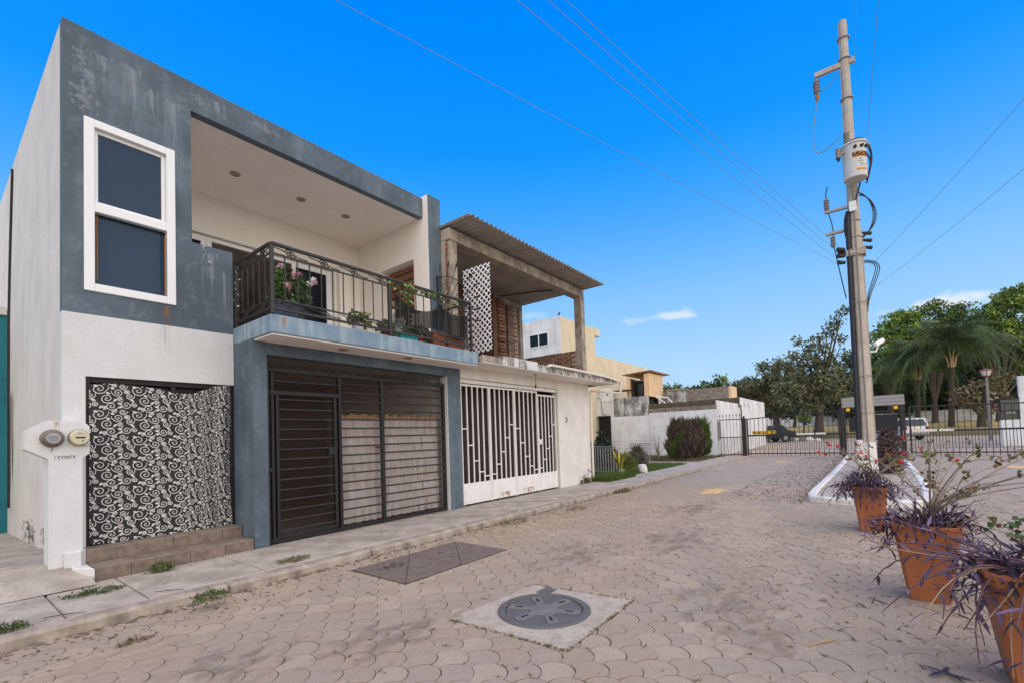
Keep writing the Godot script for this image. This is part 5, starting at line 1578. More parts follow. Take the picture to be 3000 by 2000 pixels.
		for k in 34:
			var an2 := R(0, TAU)
			var rad: float = R(0.15, 0.62) * a[1]
			var hh: float = a[2] * R(0.55, 0.97) * (1.0 - 0.25 * rad)
			part(t, "branch", tub([V(0, 0.15, 0), V(cos(an2) * rad * 0.7, hh * 0.5, sin(an2) * rad * 0.7), V(cos(an2) * rad, hh, sin(an2) * rad)], [0.02, 0.012, 0.004], 4), M.twig_dark)
		var tr2 := []
		var cc2 := []
		var brown := [lin(0.07, 0.045, 0.03), lin(0.12, 0.08, 0.055), lin(0.05, 0.035, 0.026), lin(0.16, 0.12, 0.09)]
		var green := [lin(0.07, 0.13, 0.02), lin(0.11, 0.19, 0.025), lin(0.05, 0.09, 0.02)]
		for k in 3000:
			var hy := rng.randf()
			var wide: float = 0.62 * a[1] * pow(sin(PI * clampf(hy * 0.82 + 0.14, 0, 1)), 0.8)
			var an3 := R(0, TAU)
			var rr := wide * pow(rng.randf(), 0.4) * (0.78 + 0.3 * sin(an3 * 3.0 + hy * 7.0 + a[0].x) + R(-0.08, 0.12))
			var p2 := V(cos(an3) * rr, 0.12 + hy * (a[2] - 0.15), sin(an3) * rr)
			var out := V(cos(an3) * 0.35, 1, sin(an3) * 0.35).normalized()
			if k % 9 == 0: p2 = V(p2.x * 1.12, p2.y * R(1.0, 1.1), p2.z * 1.12)
			tr2.append(Transform3D(Basis(Quaternion(Vector3.UP, out)) * Basis(Vector3.UP, R(0, TAU)).scaled(Vector3.ONE * (R(0.7, 1.3) if k % 9 else R(1.2, 2.0))), p2))
			var isgreen: bool = a[3] == 2 or (a[3] == 0 and sin(an3 * 2.0 + hy * 5.0) > 0.55 and hy < 0.6)
			cc2.append(shade(green if isgreen else brown))
		mm(t, "foliage", twig, M.leaf_matt, tr2, cc2)
	# bare shrub
	var bs := thing("bare_shrub", "thin leafless shrub standing in the planting bed by white wall", "shrub", V(25.2, 0.08, -9.35))
	for k in 9:
		var e := V(R(-0.5, 0.5), R(0.8, 1.5), R(-0.5, 0.5))
		part(bs, "branch", tub(bez(V(0, 0, 0), V(0, 0.5, 0), e * 0.7, e, 6), [0.03, 0.026, 0.022, 0.016, 0.012, 0.008, 0.004], 5), M.twig)

func g_holder(called: String) -> Node3D:
	var o := Node3D.new()
	o.name = numbered(called)
	add_child(o)
	o.set_meta("kind", "structure")
	return o

func sprig(called: String, label: String, cat: String, at: Vector3, height: float, rad: float, n: int, clump: Geo, cols: Array, stems: int):
	var t := thing(called, label, cat, at)
	for k in stems:
		var an := R(0, TAU)
		part(t, "stem", tub([V(0, 0, 0), V(cos(an) * rad * 0.4, height * 0.5, sin(an) * rad * 0.4), V(cos(an) * rad * 0.7, height * 0.9, sin(an) * rad * 0.7)], [0.016, 0.01, 0.003], 5), M.twig_dark)
	var tr := []
	var cc := []
	for k in n:
		var hy := rng.randf()
		var an2 := R(0, TAU)
		var rr := rad * pow(rng.randf(), 0.5) * sin(PI * clampf(hy * 0.75 + 0.2, 0, 1))
		tr.append(Transform3D(rbasis(0.7, 1.3), V(cos(an2) * rr, 0.04 + hy * height, sin(an2) * rr)))
		cc.append(shade(cols))
	mm(t, "foliage", clump, M.leaf, tr, cc)

func fence_panel(a: Vector3, b: Vector3, hgt: float, n: int, label: String):
	var t := thing("fence_panel", label, "fence", a, "grey fence panels on the lawn")
	var d := b - a
	part(t, "top_rail", tub([V(0, hgt, 0), d + V(0, hgt, 0)], 0.022, 6), M.grey_bar)
	part(t, "bottom_rail", tub([V(0, 0.1, 0), d + V(0, 0.1, 0)], 0.016, 6), M.grey_bar)
	for k in n:
		var p := d * (k / (n - 1.0))
		part(t, "bar", tub([p, p + V(0, hgt, 0)], 0.022, 6), M.grey_bar)

# ---------------------------------------------------------------- gate across the street
func gates():
	var X := 30.7
	var bar := tub([V(0, 0.05, 0), V(0, 1, 0)], 0.011, 5)
	# fixed panel beside the wall
	var f := thing("iron_fence", "fixed black iron panel with spear tips between white wall and gate post", "fence", V(X, 0, -6.85))
	part(f, "post", bx(V(-0.04, 0, -0.78), V(0.04, 3.25, -0.7), 0.008), M.gate_iron)
	part(f, "post", bx(V(-0.035, 0, 0.66), V(0.035, 3.15, 0.72), 0.008), M.gate_iron)
	for y in [2.28, 1.2, 0.14]: part(f, "rail", bx(V(-0.02, y - 0.025, -0.7), V(0.02, y + 0.025, 0.68), 0.004), M.gate_iron)
	for k in 7:
		var z := -0.55 + k * 0.19
		part(f, "bar", tub([V(0, 0.05, z), V(0, 2.5, z)], 0.011, 5), M.gate_iron)
		part(f, "spear_point", tub([V(0, 2.48, z), V(0, 2.52, z), V(0, 2.64, z)], [0.012, 0.035, 0.002], 6), M.gate_iron)
	for k in 14:
		part(f, "bar", tub([V(0, 0.05, -0.62 + k * 0.095), V(0, 1.2, -0.62 + k * 0.095)], 0.009, 5), M.gate_iron)
	var gp := thing("gate_post", "thick black gate post with ball top beside the kerb", "post", V(X - 0.02, 0, -6.04))
	part(gp, "post", bx(V(-0.1, 0, -0.1), V(0.1, 2.26, 0.1), 0.012), M.gate_iron)
	part(gp, "cap", bx(V(-0.12, 2.26, -0.12), V(0.12, 2.32, 0.12), 0.015), M.gate_iron)
	var q := Geo.new()
	q.lathe([Vector2(0.03, 2.32), Vector2(0.06, 2.36), Vector2(0.07, 2.4), Vector2(0.05, 2.45), Vector2(0.0, 2.47)], 12)
	part(gp, "ball", q, M.gate_iron)
	sliding_gate(X - 0.03, -5.86, -1.32, 2.26, 2.46, "left black iron gate between ball topped post and booth", V(X, 0, -3.6), -3.35, -1.95)
	sliding_gate(X - 0.03, 1.58, 8.6, 2.5, 2.32, "right black iron gate between booth and guard hut", V(X, 0, 5.0), 1.62, 3.15)
	# control booth on the median
	var b := thing("gate_booth", "black gate control booth with tilted grey sheet cover on the median", "booth", V(X, 0, 0.1))
	for z in [-1.26, 1.2]:
		part(b, "post", bx(V(-0.1, 0, z - 0.11), V(0.1, 2.62, z + 0.11), 0.012), M.gate_iron)
		part(b, "light", bx(V(-0.12, 2.42, z + (0.16 if z < 0 else -0.32)), V(0.0, 2.58, z + (0.32 if z < 0 else -0.16)), 0.015), M.sign_yellow)
	var rt := Transform3D(Basis(V(0, 0, 1), -0.0) * Basis(V(0, 0, 1), 1.05), V(0.05, 2.9, 0))
	for k in 3:
		var g := Geo.new()
		g.box(V(-0.31 + k * 0.208, -0.015, -1.28), V(-0.31 + k * 0.208 + 0.198, 0.015, 1.32), 0.006, rt)
		part(b, "cover_sheet", g, M.panel_grey)
	part(b, "cover_rib", bx(V(-0.05, 2.58, -1.3), V(0.3, 2.62, -1.26), 0.004), M.gate_iron)
	part(b, "cover_rib", bx(V(-0.05, 2.58, 1.24), V(0.3, 2.62, 1.28), 0.004), M.gate_iron)
	part(b, "cabinet", bx(V(-0.25, 1.32, -1.0), V(0.15, 2.08, -0.35), 0.015), M.dark_sheet)
	part(b, "cabinet", bx(V(-0.25, 1.3, -0.2), V(0.15, 2.16, 1.0), 0.015), M.dark_sheet)
	part(b, "cabinet_cap", bx(V(-0.28, 2.16, -0.1), V(0.18, 2.19, 1.03), 0.004), M.panel_grey)
	for y in [2.35, 1.25, 0.15]: part(b, "rail", bx(V(-0.02, y - 0.03, -1.15), V(0.02, y + 0.03, 1.09), 0.004), M.gate_iron)
	for k in 16:
		part(b, "bar", tub([V(0, 0.1, -1.1 + k * 0.145), V(0, 2.55, -1.1 + k * 0.145)], 0.01, 5), M.gate_iron)
	part(b, "cable_coil", tub(bez(V(-0.12, 1.3, 1.2), V(-0.16, 0.6, 1.1), V(-0.16, 0.6, 1.4), V(-0.12, 1.3, 1.28), 12), 0.018, 6), M.cable_grey)

func sliding_gate(x: float, z0: float, z1: float, ya: float, yb: float, label: String, at: Vector3, w0: float, w1: float):
	var t := thing("sliding_gate", label, "gate", at, "black iron gates across the street")
	x -= at.x
	var o := at.z
	var tg := Geo.new()
	var path := []
	for k in 13:
		var s := k / 12.0
		path.append(V(x, lerpf(ya, yb, s) + 0.02 * sin(s * PI), lerpf(z0, z1, s) - o))
	tg.tube(path, 0.03, 6)
	part(t, "top_rail", tg, M.gate_iron)
	part(t, "middle_rail", bx(V(x - 0.03, 1.22, z0 - o), V(x + 0.03, 1.31, z1 - o), 0.006), M.gate_iron)
	part(t, "bottom_rail", bx(V(x - 0.025, 0.17, z0 - o), V(x + 0.025, 0.23, z1 - o), 0.006), M.gate_iron)
	for z in [z0, z1]: part(t, "end_post", bx(V(x - 0.03, 0.1, z - o - 0.04), V(x + 0.03, (ya if z == z0 else yb) + 0.03, z - o + 0.04), 0.006), M.gate_iron)
	var n := int((z1 - z0) / 0.22)
	for k in n:
		var s := (k + 0.7) / n
		var z := lerpf(z0, z1, s) - o
		part(t, "bar", tub([V(x, 0.05, z), V(x, lerpf(ya, yb, s), z)], 0.015, 5), M.gate_iron)
		part(t, "short_bar", tub([V(x, 0.42, z + 0.11), V(x, 1.24, z + 0.11)], 0.012, 5), M.gate_iron)
	part(t, "thin_rail", tub([V(x, 0.42, z0 - o), V(x, 0.42, z1 - o)], 0.008, 5), M.gate_iron)
	# white barrier boom lying along the middle rail
	var bm := thing("barrier_boom", "white barrier boom lowered along the " + ("left" if z0 < 0 else "right") + " black gate", "barrier", V(at.x - 0.1, 1.28, w0), "white barrier booms")
	part(bm, "boom", bx(V(-0.035, -0.05, 0), V(0.035, 0.05, w1 - w0), 0.01), M.kerb_white)
	part(bm, "clamp", bx(V(-0.045, -0.06, (w1 - w0) * 0.62), V(0.045, 0.06, (w1 - w0) * 0.62 + 0.06), 0.004), M.gate_iron)

func wheel(parent: Node, at: Vector3, r: float, turn := 0.0):
	# axle along local z
	var bs := Basis(Vector3.UP, turn) * Basis(V(1, 0, 0), V(0, 0, 1), V(0, -1, 0))
	var g := Geo.new()
	g.lathe([Vector2(r * 0.6, -0.1), Vector2(r * 0.95, -0.1), Vector2(r, -0.06), Vector2(r, 0.06), Vector2(r * 0.95, 0.1), Vector2(r * 0.62, 0.1)], 24, Vector3.ZERO, bs)
	var t := part(parent, "wheel", g, M.rubber)
	t.position = at
	g = Geo.new()
	g.lathe([Vector2(r * 0.62, 0.06), Vector2(r * 0.55, 0.03), Vector2(r * 0.2, 0.08), Vector2(0.0, 0.09)], 20, Vector3.ZERO, bs)
	part(t, "rim", g, M.alloy)
	for k in 6:
		var s := Geo.new()
		var an := TAU * k / 6.0
		s.tube([bs * (V(cos(an), 0, sin(an)) * r * 0.12 + V(0, 0.1, 0)), bs * (V(cos(an), 0, sin(an)) * r * 0.6 + V(0, 0.07, 0))], 0.03, 5)
		part(t, "spoke", s, M.alloy)

func beyond_gate():
	# far wall of the field
	var fw := thing("field_wall", "long white wall at the far side of the dry field", "wall", V(100, 2.0, 0))
	for k in 26:
		part(fw, "wall_panel", bx(V(-0.12, -0.3, -66 + k * 4.8), V(0.12, 1.75 + R(-0.05, 0.05), -66 + k * 4.8 + 4.76), 0.02), M.yard_white)
	# white sport utility vehicle seen from behind, partly behind the booth
	var p := P(2688, 1287, 37.4)
	var c := thing("parked_vehicle", "white sport utility vehicle with dark glass parked behind the gate booth", "vehicle", V(p.x, rise(p.x), p.z), "", -1.05)
	# local: x to the right, z forward away from rear; built with the rear at z = 0
	var body := Geo.new()
	var side := [Vector2(0.0, 0.42), Vector2(-0.02, 0.95), Vector2(0.04, 1.12), Vector2(0.22, 1.76), Vector2(0.5, 1.82), Vector2(2.2, 1.8), Vector2(2.9, 1.2), Vector2(4.0, 1.08), Vector2(4.3, 0.9), Vector2(4.32, 0.45)]
	body.prism(side, -0.92, 0.92, Basis(V(0, 0, -1), V(1, 0, 0), V(0, 1, 0)), Vector3.ZERO, 0.07, true)
	part(c, "body", body, M.car_white)
	var gl := Geo.new()
	gl.quad(V(-0.75, 1.2, 0.045), V(0.75, 1.2, 0.045), V(0.68, 1.7, -0.2), V(-0.68, 1.7, -0.2))
	gl.quad(V(-0.75, 1.2, 0.03), V(0.75, 1.2, 0.03), V(0.68, 1.7, -0.17), V(-0.68, 1.7, -0.17))
	part(c, "rear_window", gl, M.car_glass)
	for s in [-1.0, 1.0]:
		var sg := bx(V(s * 0.925 - 0.008, 1.16, -2.6), V(s * 0.925 + 0.008, 1.66, -0.35), 0.004)
		part(c, "side_window", sg, M.car_glass)
		part(c, "tail_light", bx(V(s * 0.8 - 0.13, 0.88, -0.06), V(s * 0.8 + 0.13, 1.12, 0.06), 0.03), M.tail_red)
		wheel(c, V(s * 0.82, 0.36, -0.95), 0.37, PI / 2 * s)
		wheel(c, V(s * 0.82, 0.36, -3.5), 0.37, PI / 2 * s)
	part(c, "bumper", bx(V(-0.9, 0.38, -0.1), V(0.9, 0.62, 0.1), 0.05), M.panel_grey)
	part(c, "number_plate", bx(V(-0.2, 0.8, 0.0), V(0.2, 0.95, 0.03), 0.004), M.sign_yellow)
	# dark pickup half hidden by the annex
	p = P(2286, 1293, 45.0)
	var k2 := thing("pickup_truck", "dark pickup truck half hidden behind the white annex", "truck", V(p.x, rise(p.x), p.z), "", 0.0)
	var cab := Geo.new()
	# outline in (x, y), extruded across z; the nose points to the right in the photograph
	var sd := [Vector2(-3.2, 0.45), Vector2(-3.2, 1.05), Vector2(-1.2, 1.08), Vector2(-0.9, 1.6), Vector2(-0.2, 1.62), Vector2(0.35, 1.1), Vector2(1.0, 1.0), Vector2(1.12, 0.6), Vector2(1.1, 0.42)]
	cab.prism(sd, -0.9, 0.9, Basis(CR_flat(), V(0, 1, 0).cross(CR_flat()).normalized() * -1.0, V(0, 1, 0)), Vector3.ZERO, 0.05, true)
	part(k2, "body", cab, M.car_dark)
	var fr := CR_flat()
	var near := fr.cross(Vector3.UP)
	if near.dot(CF) > 0: near = -near
	var ang := atan2(near.x, near.z)
	for s in [0.05, -2.3]:
		wheel(k2, fr * s + near * 0.85 + V(0, 0.37, 0), 0.38, ang)
		wheel(k2, fr * s - near * 0.85 + V(0, 0.37, 0), 0.38, ang + PI)
	var hl := Geo.new()
	hl.box(V(-0.12, -0.1, -0.05), V(0.12, 0.1, 0.05), 0.03, Transform3D(Basis(fr, Vector3.UP, fr.cross(Vector3.UP)), fr * 0.92 + near * 0.82 + V(0, 0.88, 0)))
	part(k2, "headlight", hl, M.tail_red)
	# yellow banner tied to the far side of the left gate: its digits face the other way and show through
	var bn := thing("yellow_banner", "yellow banner with black phone digits tied behind the left black gate", "banner", V(30.72, 1.33, -5.6))
	part(bn, "sheet", bx(V(-0.002, 0, 0), V(0.002, 0.2, 1.24)), M.sign_yellow)
	var tx := part(bn, "digits", text_geo("222 152 00 67", 0.15, 0.012, false, true), M.ink)
	tx.transform = Transform3D(Basis(V(0, 0, -1), V(0, 1, 0), V(1, 0, 0)), V(0, 0.09, 0.62))
	# rubbish bags and rubble by the roadside
	var rb := thing("rubbish_heap", "heap of pale rubbish bags and rubble at the roadside beyond gate", "rubbish", gnd(2365, 1292, 0.3))
	for k in 12:
		var g := Geo.new()
		var s2 := R(0.2, 0.42)
		g.lathe([Vector2(s2, 0.0), Vector2(s2 * 1.1, s2 * 0.4), Vector2(s2 * 0.7, s2 * 0.9), Vector2(s2 * 0.2, s2 * 1.15), Vector2(0, s2 * 1.16)], 7, V(R(-0.8, 0.8), 0, R(-1.3, 1.3)), Basis.from_euler(V(R(-0.3, 0.3), R(0, 3), R(-0.3, 0.3))))
		part(rb, "bag", g, M.kerb_white if k % 2 else M.grey_block)
	# lamp post
	var lp := thing("lamp_post", "dark lamp post with rust framed lantern beside the almond tree", "lamp post", gnd(2904, 1290, 0.25))
	part(lp, "pole", tub([V(0, 0, 0), V(0, 4.55, 0)], [0.11, 0.07], 10), M.panel_grey)
	part(lp, "base_plate", bx(V(-0.2, 0, -0.2), V(0.2, 0.05, 0.2), 0.01), M.panel_grey)
	var q := Geo.new()
	q.lathe([Vector2(0.08, 4.55), Vector2(0.2, 4.62), Vector2(0.2, 4.68)], 4)
	part(lp, "lantern_base", q, M.lamp_rust)
	q = Geo.new()
	q.lathe([Vector2(0.19, 4.68), Vector2(0.32, 5.02)], 4)
	part(lp, "lantern_glass", q, M.lamp_pane)
	q = Geo.new()
	q.lathe([Vector2(0.38, 5.02), Vector2(0.4, 5.06), Vector2(0.1, 5.16), Vector2(0.0, 5.16)], 4)
	part(lp, "lantern_cap", q, M.lamp_rust)
	for k in 4:
		var an := TAU * k / 4.0
		part(lp, "lantern_bar", tub([V(cos(an) * 0.2, 4.66, sin(an) * 0.2), V(cos(an) * 0.34, 5.04, sin(an) * 0.34)], 0.022, 5), M.lamp_rust)
	# guard hut
	var h := thing("guard_hut", "white guard hut with dark tinted corner window beyond the right gate", "hut")
	part(h, "low_wall", bx(V(40.0, -0.1, 6.2), V(40.3, 1.68, 14), 0.02), M.yard_white)
	part(h, "upper_wall", bx(V(40.02, 1.68, 7.02), V(40.3, 4.25, 14), 0.02), M.yard_white)
	part(h, "window_box", bx(V(40.02, 1.72, 6.24), V(40.4, 2.92, 7.02), 0.01), M.car_glass)
	part(h, "window_bar", bx(V(39.98, 2.2, 6.22), V(40.02, 2.25, 7.0), 0.004), M.dark_sheet)
	part(h, "window_note", bx(V(39.995, 2.05, 6.45), V(40.015, 2.18, 6.85)), M.panel_grey)
	part(h, "window_cap", bx(V(39.95, 2.92, 6.2), V(40.5, 3.0, 7.02), 0.01), M.dark_sheet)
	part(h, "rear_block", bx(V(40.3, -0.1, 8.6), V(44.0, 4.2, 14), 0.02), M.yard_white)
	rebase(h, V(42, 0.1, 10))
	# lane lines and a white lane stripe
	for a in [[V(31.8, 0, -6.4), V(44, 0, -5.6)], [V(33, 0, 6.6), V(47, 0, 5.2)]]:
		var g2 := Geo.new()
		var d: Vector3 = (a[1] - a[0]).normalized()
		var w := d.cross(Vector3.UP) * 0.07
		g2.quad(a[0] - w + V(0, rise(a[0].x) + 0.02, 0), a[1] - w + V(0, rise(a[1].x) + 0.02, 0), a[1] + w + V(0, rise(a[1].x) + 0.02, 0), a[0] + w + V(0, rise(a[0].x) + 0.02, 0))
		struct("lane_line", g2, M.lane_paint)

func CR_flat() -> Vector3: return V(CR.x, 0, CR.z).normalized()

# ---------------------------------------------------------------- utility pole
func utility_pole():
	var C := V(17.42, 0.1, -0.1)
	var t := thing("utility_pole", "tall tapered concrete utility pole with white painted foot on the median", "utility pole", C)
	var rot := Transform3D(Basis(Vector3.UP, 0.66), Vector3.ZERO)
	var sec := func(y: float, a: float) -> Array:
		var o := []
		for k in 8:
			var s: Vector2 = [Vector2(1, 0.55), Vector2(0.55, 1), Vector2(-0.55, 1), Vector2(-1, 0.55), Vector2(-1, -0.55), Vector2(-0.55, -1), Vector2(0.55, -1), Vector2(1, -0.55)][k]
			o.append(rot * V(s.x * a, y, s.y * a))
		return o
	var shaft := func(y0: float, y1: float, a0: float, a1: float) -> Geo:
		var g := Geo.new()
		var A: Array = sec.call(y0, a0)
		var B: Array = sec.call(y1, a1)
		for k in 8: g.quad(A[(k + 1) % 8], A[k], B[k], B[(k + 1) % 8])
		B.reverse()
		g.poly(B)
		return g
	part(t, "shaft", shaft.call(0.0, 13.95, 0.172, 0.1), M.pole_concrete)
	part(t, "painted_foot", shaft.call(0.0, 1.02, 0.21, 0.18), M.kerb_white)
	part(t, "conduit_base", tub([-CR_flat() * 0.24, -CR_flat() * 0.24 + V(0, 1.1, 0)], [0.12, 0.1], 10), M.kerb_white)
	var left := -CR_flat()
	var toward := -V(CF.x, 0, CF.z).normalized()
	var at := func(x: float, y: float, f := 0.0) -> Vector3: return P(x, y, 13.75 - f) - C
	# black conduit, thin grey pipes
	part(t, "conduit", tub([left * 0.24 + V(0, 1.1, 0), left * 0.225 + V(0, 4.0, 0), left * 0.2 + V(0, 7.2, 0), left * 0.17 + V(0, 8.0, 0)], 0.07, 10), M.conduit)
	part(t, "ground_wire", tub([left * 0.11 + toward * 0.19 + V(0, 0.2, 0), left * 0.1 + toward * 0.17 + V(0, 5.0, 0), left * 0.08 + toward * 0.15 + V(0, 8.6, 0)], 0.02, 6), M.cable_grey)
	part(t, "pipe", tub([-left * 0.19 + toward * 0.08 + V(0, 0.2, 0), -left * 0.15 + toward * 0.06 + V(0, 7.4, 0)], 0.028, 6), M.steel)
	for y in [1.9, 5.2, 6.7, 3.0]:
		var o := []
		for k in 17:
			var an := TAU * k / 16.0
			o.append(V(cos(an) * 0.215, y, sin(an) * 0.215))
		part(t, "strap", tub(o, 0.012, 5), M.steel if y < 6 else M.kerb_white)
	# clamp bands
	for y in [13.4, 12.75, 11.5, 9.2, 7.2, 7.7]:
		var o2 := []
		for k in 17:
			var an2 := TAU * k / 16.0
			o2.append(V(cos(an2) * 0.15, y, sin(an2) * 0.15))
		part(t, "band", tub(o2, 0.022, 6), M.steel)
	part(t, "band_plate", bx(V(-0.19, 6.62, -0.24), V(0.19, 6.82, 0.24), 0.01), M.raw_concrete)
	# crossarm with its cut-out
	var arm := V(0, 0, -1)
	part(t, "crossarm", bx(V(-0.06, 12.55, -0.78), V(0.06, 12.7, 0.26), 0.012), M.pole_concrete)
	var ins := func(c: Vector3, s: float) -> Geo:
		var g := Geo.new()
		var pr := [Vector2(0.03 * s, 0.0)]
		for k in 4:
			pr.append(Vector2(0.055 * s, 0.05 * s + k * 0.075 * s)); pr.append(Vector2(0.075 * s, 0.07 * s + k * 0.075 * s)); pr.append(Vector2(0.05 * s, 0.095 * s + k * 0.075 * s))
		pr.append(Vector2(0.03 * s, 0.36 * s)); pr.append(Vector2(0.0, 0.37 * s))
		g.lathe(pr, 12, c)
		return g
	part(t, "insulator", ins.call(V(0, 12.0, -0.74), 1.35), M.panel_grey)
	part(t, "hanger", tub([V(0, 12.6, -0.74), V(0, 12.45, -0.74)], 0.03, 6), M.steel)
	part(t, "contact", tub([V(0, 12.0, -0.74), V(0, 11.88, -0.74), V(0, 11.8, -0.74)], [0.05, 0.06, 0.03], 8), M.rust)
	part(t, "jumper", tub(bez(V(0, 11.8, -0.74), V(-0.1, 9.6, -1.15), V(-0.1, 10.0, -0.7), V(-0.35, 10.25, -0.2), 16), 0.013, 5), M.cable_grey)
	part(t, "jumper", tub(bez(V(0, 12.1, -0.7), V(0, 12.0, -0.45), V(0, 12.3, -0.3), V(-0.1, 12.4, -0.15), 10), 0.012, 5), M.cable_grey)
	for y2 in [8.15, 7.45]:
		part(t, "bracket", bx(V(-0.05, y2, -0.72), V(0.05, y2 + 0.08, -0.1), 0.008), M.steel)
	part(t, "insulator", ins.call(V(0, 8.23, -0.66), 1.1), M.panel_grey)
	part(t, "insulator", ins.call(V(0, 7.05, -0.55), 1.0), M.panel_grey)
	part(t, "drop_wire", tub([V(-0.2, 8.9, -0.6), V(-0.05, 8.75, -0.66), V(0, 8.62, -0.66)], 0.015, 5), M.cable)
	part(t, "drop_wire", tub([V(0, 8.15, -0.62), V(0.02, 7.8, -0.55), V(0, 7.45, -0.52), V(0, 7.0, -0.52), V(0.02, 6.1, -0.4), V(0, 5.4, -0.3)], 0.015, 5), M.cable)
	part(t, "tag_plate", bx(V(-0.22, 7.95, -0.1), V(-0.17, 8.25, 0.08), 0.01), M.frame_white)
	part(t, "rack", bx(V(-0.18, 6.75, -0.45), V(0.18, 6.88, -0.25), 0.01), M.cable)
	for k in 3:
		part(t, "rack_insulator", tub([left * 0.35 + V(0, 6.45 + k * 0.2, 0), left * 0.55 + V(0, 6.45 + k * 0.2, 0)], [0.05, 0.07], 8), M.cable)
		part(t, "rack_insulator", tub([-left * 0.25 + V(0, 6.9 + k * 0.22, 0), -left * 0.48 + V(0, 6.88 + k * 0.22, 0)], [0.04, 0.06], 8), M.cable)
	# loops of service cable
	for k in 3:
		var e := 0.04 * k
		part(t, "cable_loop", tub(bez(-left * 0.16 + V(0, 7.2 - e, 0), -left * (1.0 - e * 2) + V(0, 7.6, 0), -left * (0.7 - e) + V(0, 8.5, 0), -left * 0.2 + V(0, 8.5 + e, 0), 14), 0.014, 5), M.cable)
		part(t, "cable_loop", tub(bez(-left * 0.2 + V(0, 6.5 - e, 0), -left * (1.25 - e * 3) + V(0, 6.5, 0), -left * (0.3 - e) + V(0, 5.8, 0), -left * 0.25 + V(0, 4.9 + e * 2, 0), 16), 0.013, 5), M.cable)
	part(t, "service_cable", tub(bez(left * 0.14 + toward * 0.12 + V(0, 8.0, 0), left * 0.4 + V(0, 8.1, 0), left * 0.32 + V(0, 7.0, 0), left * 0.18 + V(0, 7.1, 0), 12), 0.022, 6), M.cable)
	part(t, "service_cable", tub(bez(-left * 0.1 + toward * 0.2 + V(0, 8.8, 0), -left * 0.05 + toward * 0.2 + V(0, 8.5, 0), left * 0.08 + toward * 0.2 + V(0, 8.4, 0), left * 0.05 + toward * 0.16 + V(0, 8.0, 0), 8), 0.025, 6), M.cable)
	# surveillance camera
	var sc := thing("security_camera", "white security camera on a bracket on the utility pole", "camera", C + V(0, 3.8, 0))
	part(sc, "bracket", tub([-left * 0.2 + V(0, -0.08, 0), -left * 0.42 + V(0, -0.08, 0), -left * 0.5 + V(0, 0.08, 0)], 0.025, 6), M.frame_white)
	var cb := Geo.new()
	var cd := (-left * 0.8 + V(0, 0.42, 0) - toward * 0.2).normalized()
	var cs := cd.cross(Vector3.UP).normalized()
	cb.box(V(-0.17, -0.06, -0.06), V(0.2, 0.06, 0.06), 0.02, Transform3D(Basis(cd, cs.cross(cd), cs), -left * 0.52 + V(0, 0.18, 0)))
	part(sc, "housing", cb, M.frame_white)
	# transformer can
	var lid := Vector3.ZERO
	var tc := thing("transformer", "grey cylindrical transformer with painted code hung on the utility pole", "transformer", C + toward * 0.42 + left * 0.2 + V(0, 8.75, 0))
	var q := Geo.new()
	q.lathe([Vector2(0.0, 0.0), Vector2(0.275, 0.0), Vector2(0.288, 0.02), Vector2(0.292, 1.0)], 36)
	part(tc, "tank", q, M.transformer)
	q = Geo.new()
	q.lathe([Vector2(0.292, 0.98), Vector2(0.325, 1.0), Vector2(0.325, 1.05), Vector2(0.16, 1.1), Vector2(0.0, 1.11)], 36)
	part(tc, "lid", q, M.transformer)
	part(tc, "bushing", ins.call(left * 0.2 + V(0, 1.07, 0), 1.1), M.panel_grey)
	part(tc, "arrester", tub([left * 0.47 + V(0, 0.66, 0), left * 0.47 + V(0, 0.95, 0)], 0.07, 10), M.panel_grey)
	part(tc, "arrester_bracket", tub([left * 0.29 + V(0, 0.84, 0), left * 0.47 + V(0, 0.74, 0)], 0.04, 6), M.steel)
	part(tc, "arrester_tip", tub([left * 0.47 + V(0, 0.66, 0), left * 0.47 + V(0, 0.56, 0)], [0.06, 0.02], 8), M.cable)
	part(tc, "hanger", bx(V(0.1, 0.75, -0.08), V(0.5, 0.85, 0.08), 0.01), M.steel)
	for s in [-0.55, 0.0, 0.5]:
		var d: Vector3 = (toward * cos(s) - left * sin(s)).normalized()
		part(tc, "terminal", tub([d * 0.285 + V(0, 0.86, 0), d * 0.36 + V(0, 0.86, 0)], [0.05, 0.035], 8), M.cable)
	part(tc, "lug", bx(V(-0.05, 0.88, 0.28), V(0.05, 0.96, 0.4), 0.01), M.steel)
	# print: bent round the can, letter by letter
	var letters := "M6635"
	for k in letters.length():
		var an3 := -0.58 + k * 0.29
		var d2: Vector3 = (toward * cos(an3) - left * sin(an3)).normalized()
		var lt := part(tc, "lettering", text_geo(letters[k], 0.125, 0.004, false, true), M.ink_brown)
		lt.transform = Transform3D(Basis(Vector3.UP.cross(d2), Vector3.UP, d2), d2 * 0.297 + V(0, 0.63, 0))
	for r in [[0.545, 0.715, -0.74, 0.72], [0.16, 0.22, -0.5, 0.62]]:
		var bg := Geo.new()
		bg.grid(14, 1, func(a: float, b: float) -> Vector3:
			var an4 := lerpf(r[2], r[3], a)
			return (toward * cos(an4) - left * sin(an4)).normalized() * 0.2935 + V(0, lerpf(r[1], r[0], b), 0))
		part(tc, "painted_band", bg, M.orange_band)
	for k in 16:
		var an5 := R(-0.5, 0.5)
		var yy: float = [0.48, 0.42, 0.35, 0.29][k % 4]
		var d3: Vector3 = (toward * cos(an5) - left * sin(an5)).normalized()
		var pg := Geo.new()
		pg.box(V(-R(0.01, 0.035), -0.008, 0), V(R(0.01, 0.035), 0.008, 0.003), 0.0, Transform3D(Basis(Vector3.UP.cross(d3), Vector3.UP, d3), d3 * 0.2905 + V(0, yy, 0)))
		part(tc, "print", pg, M.panel_grey)
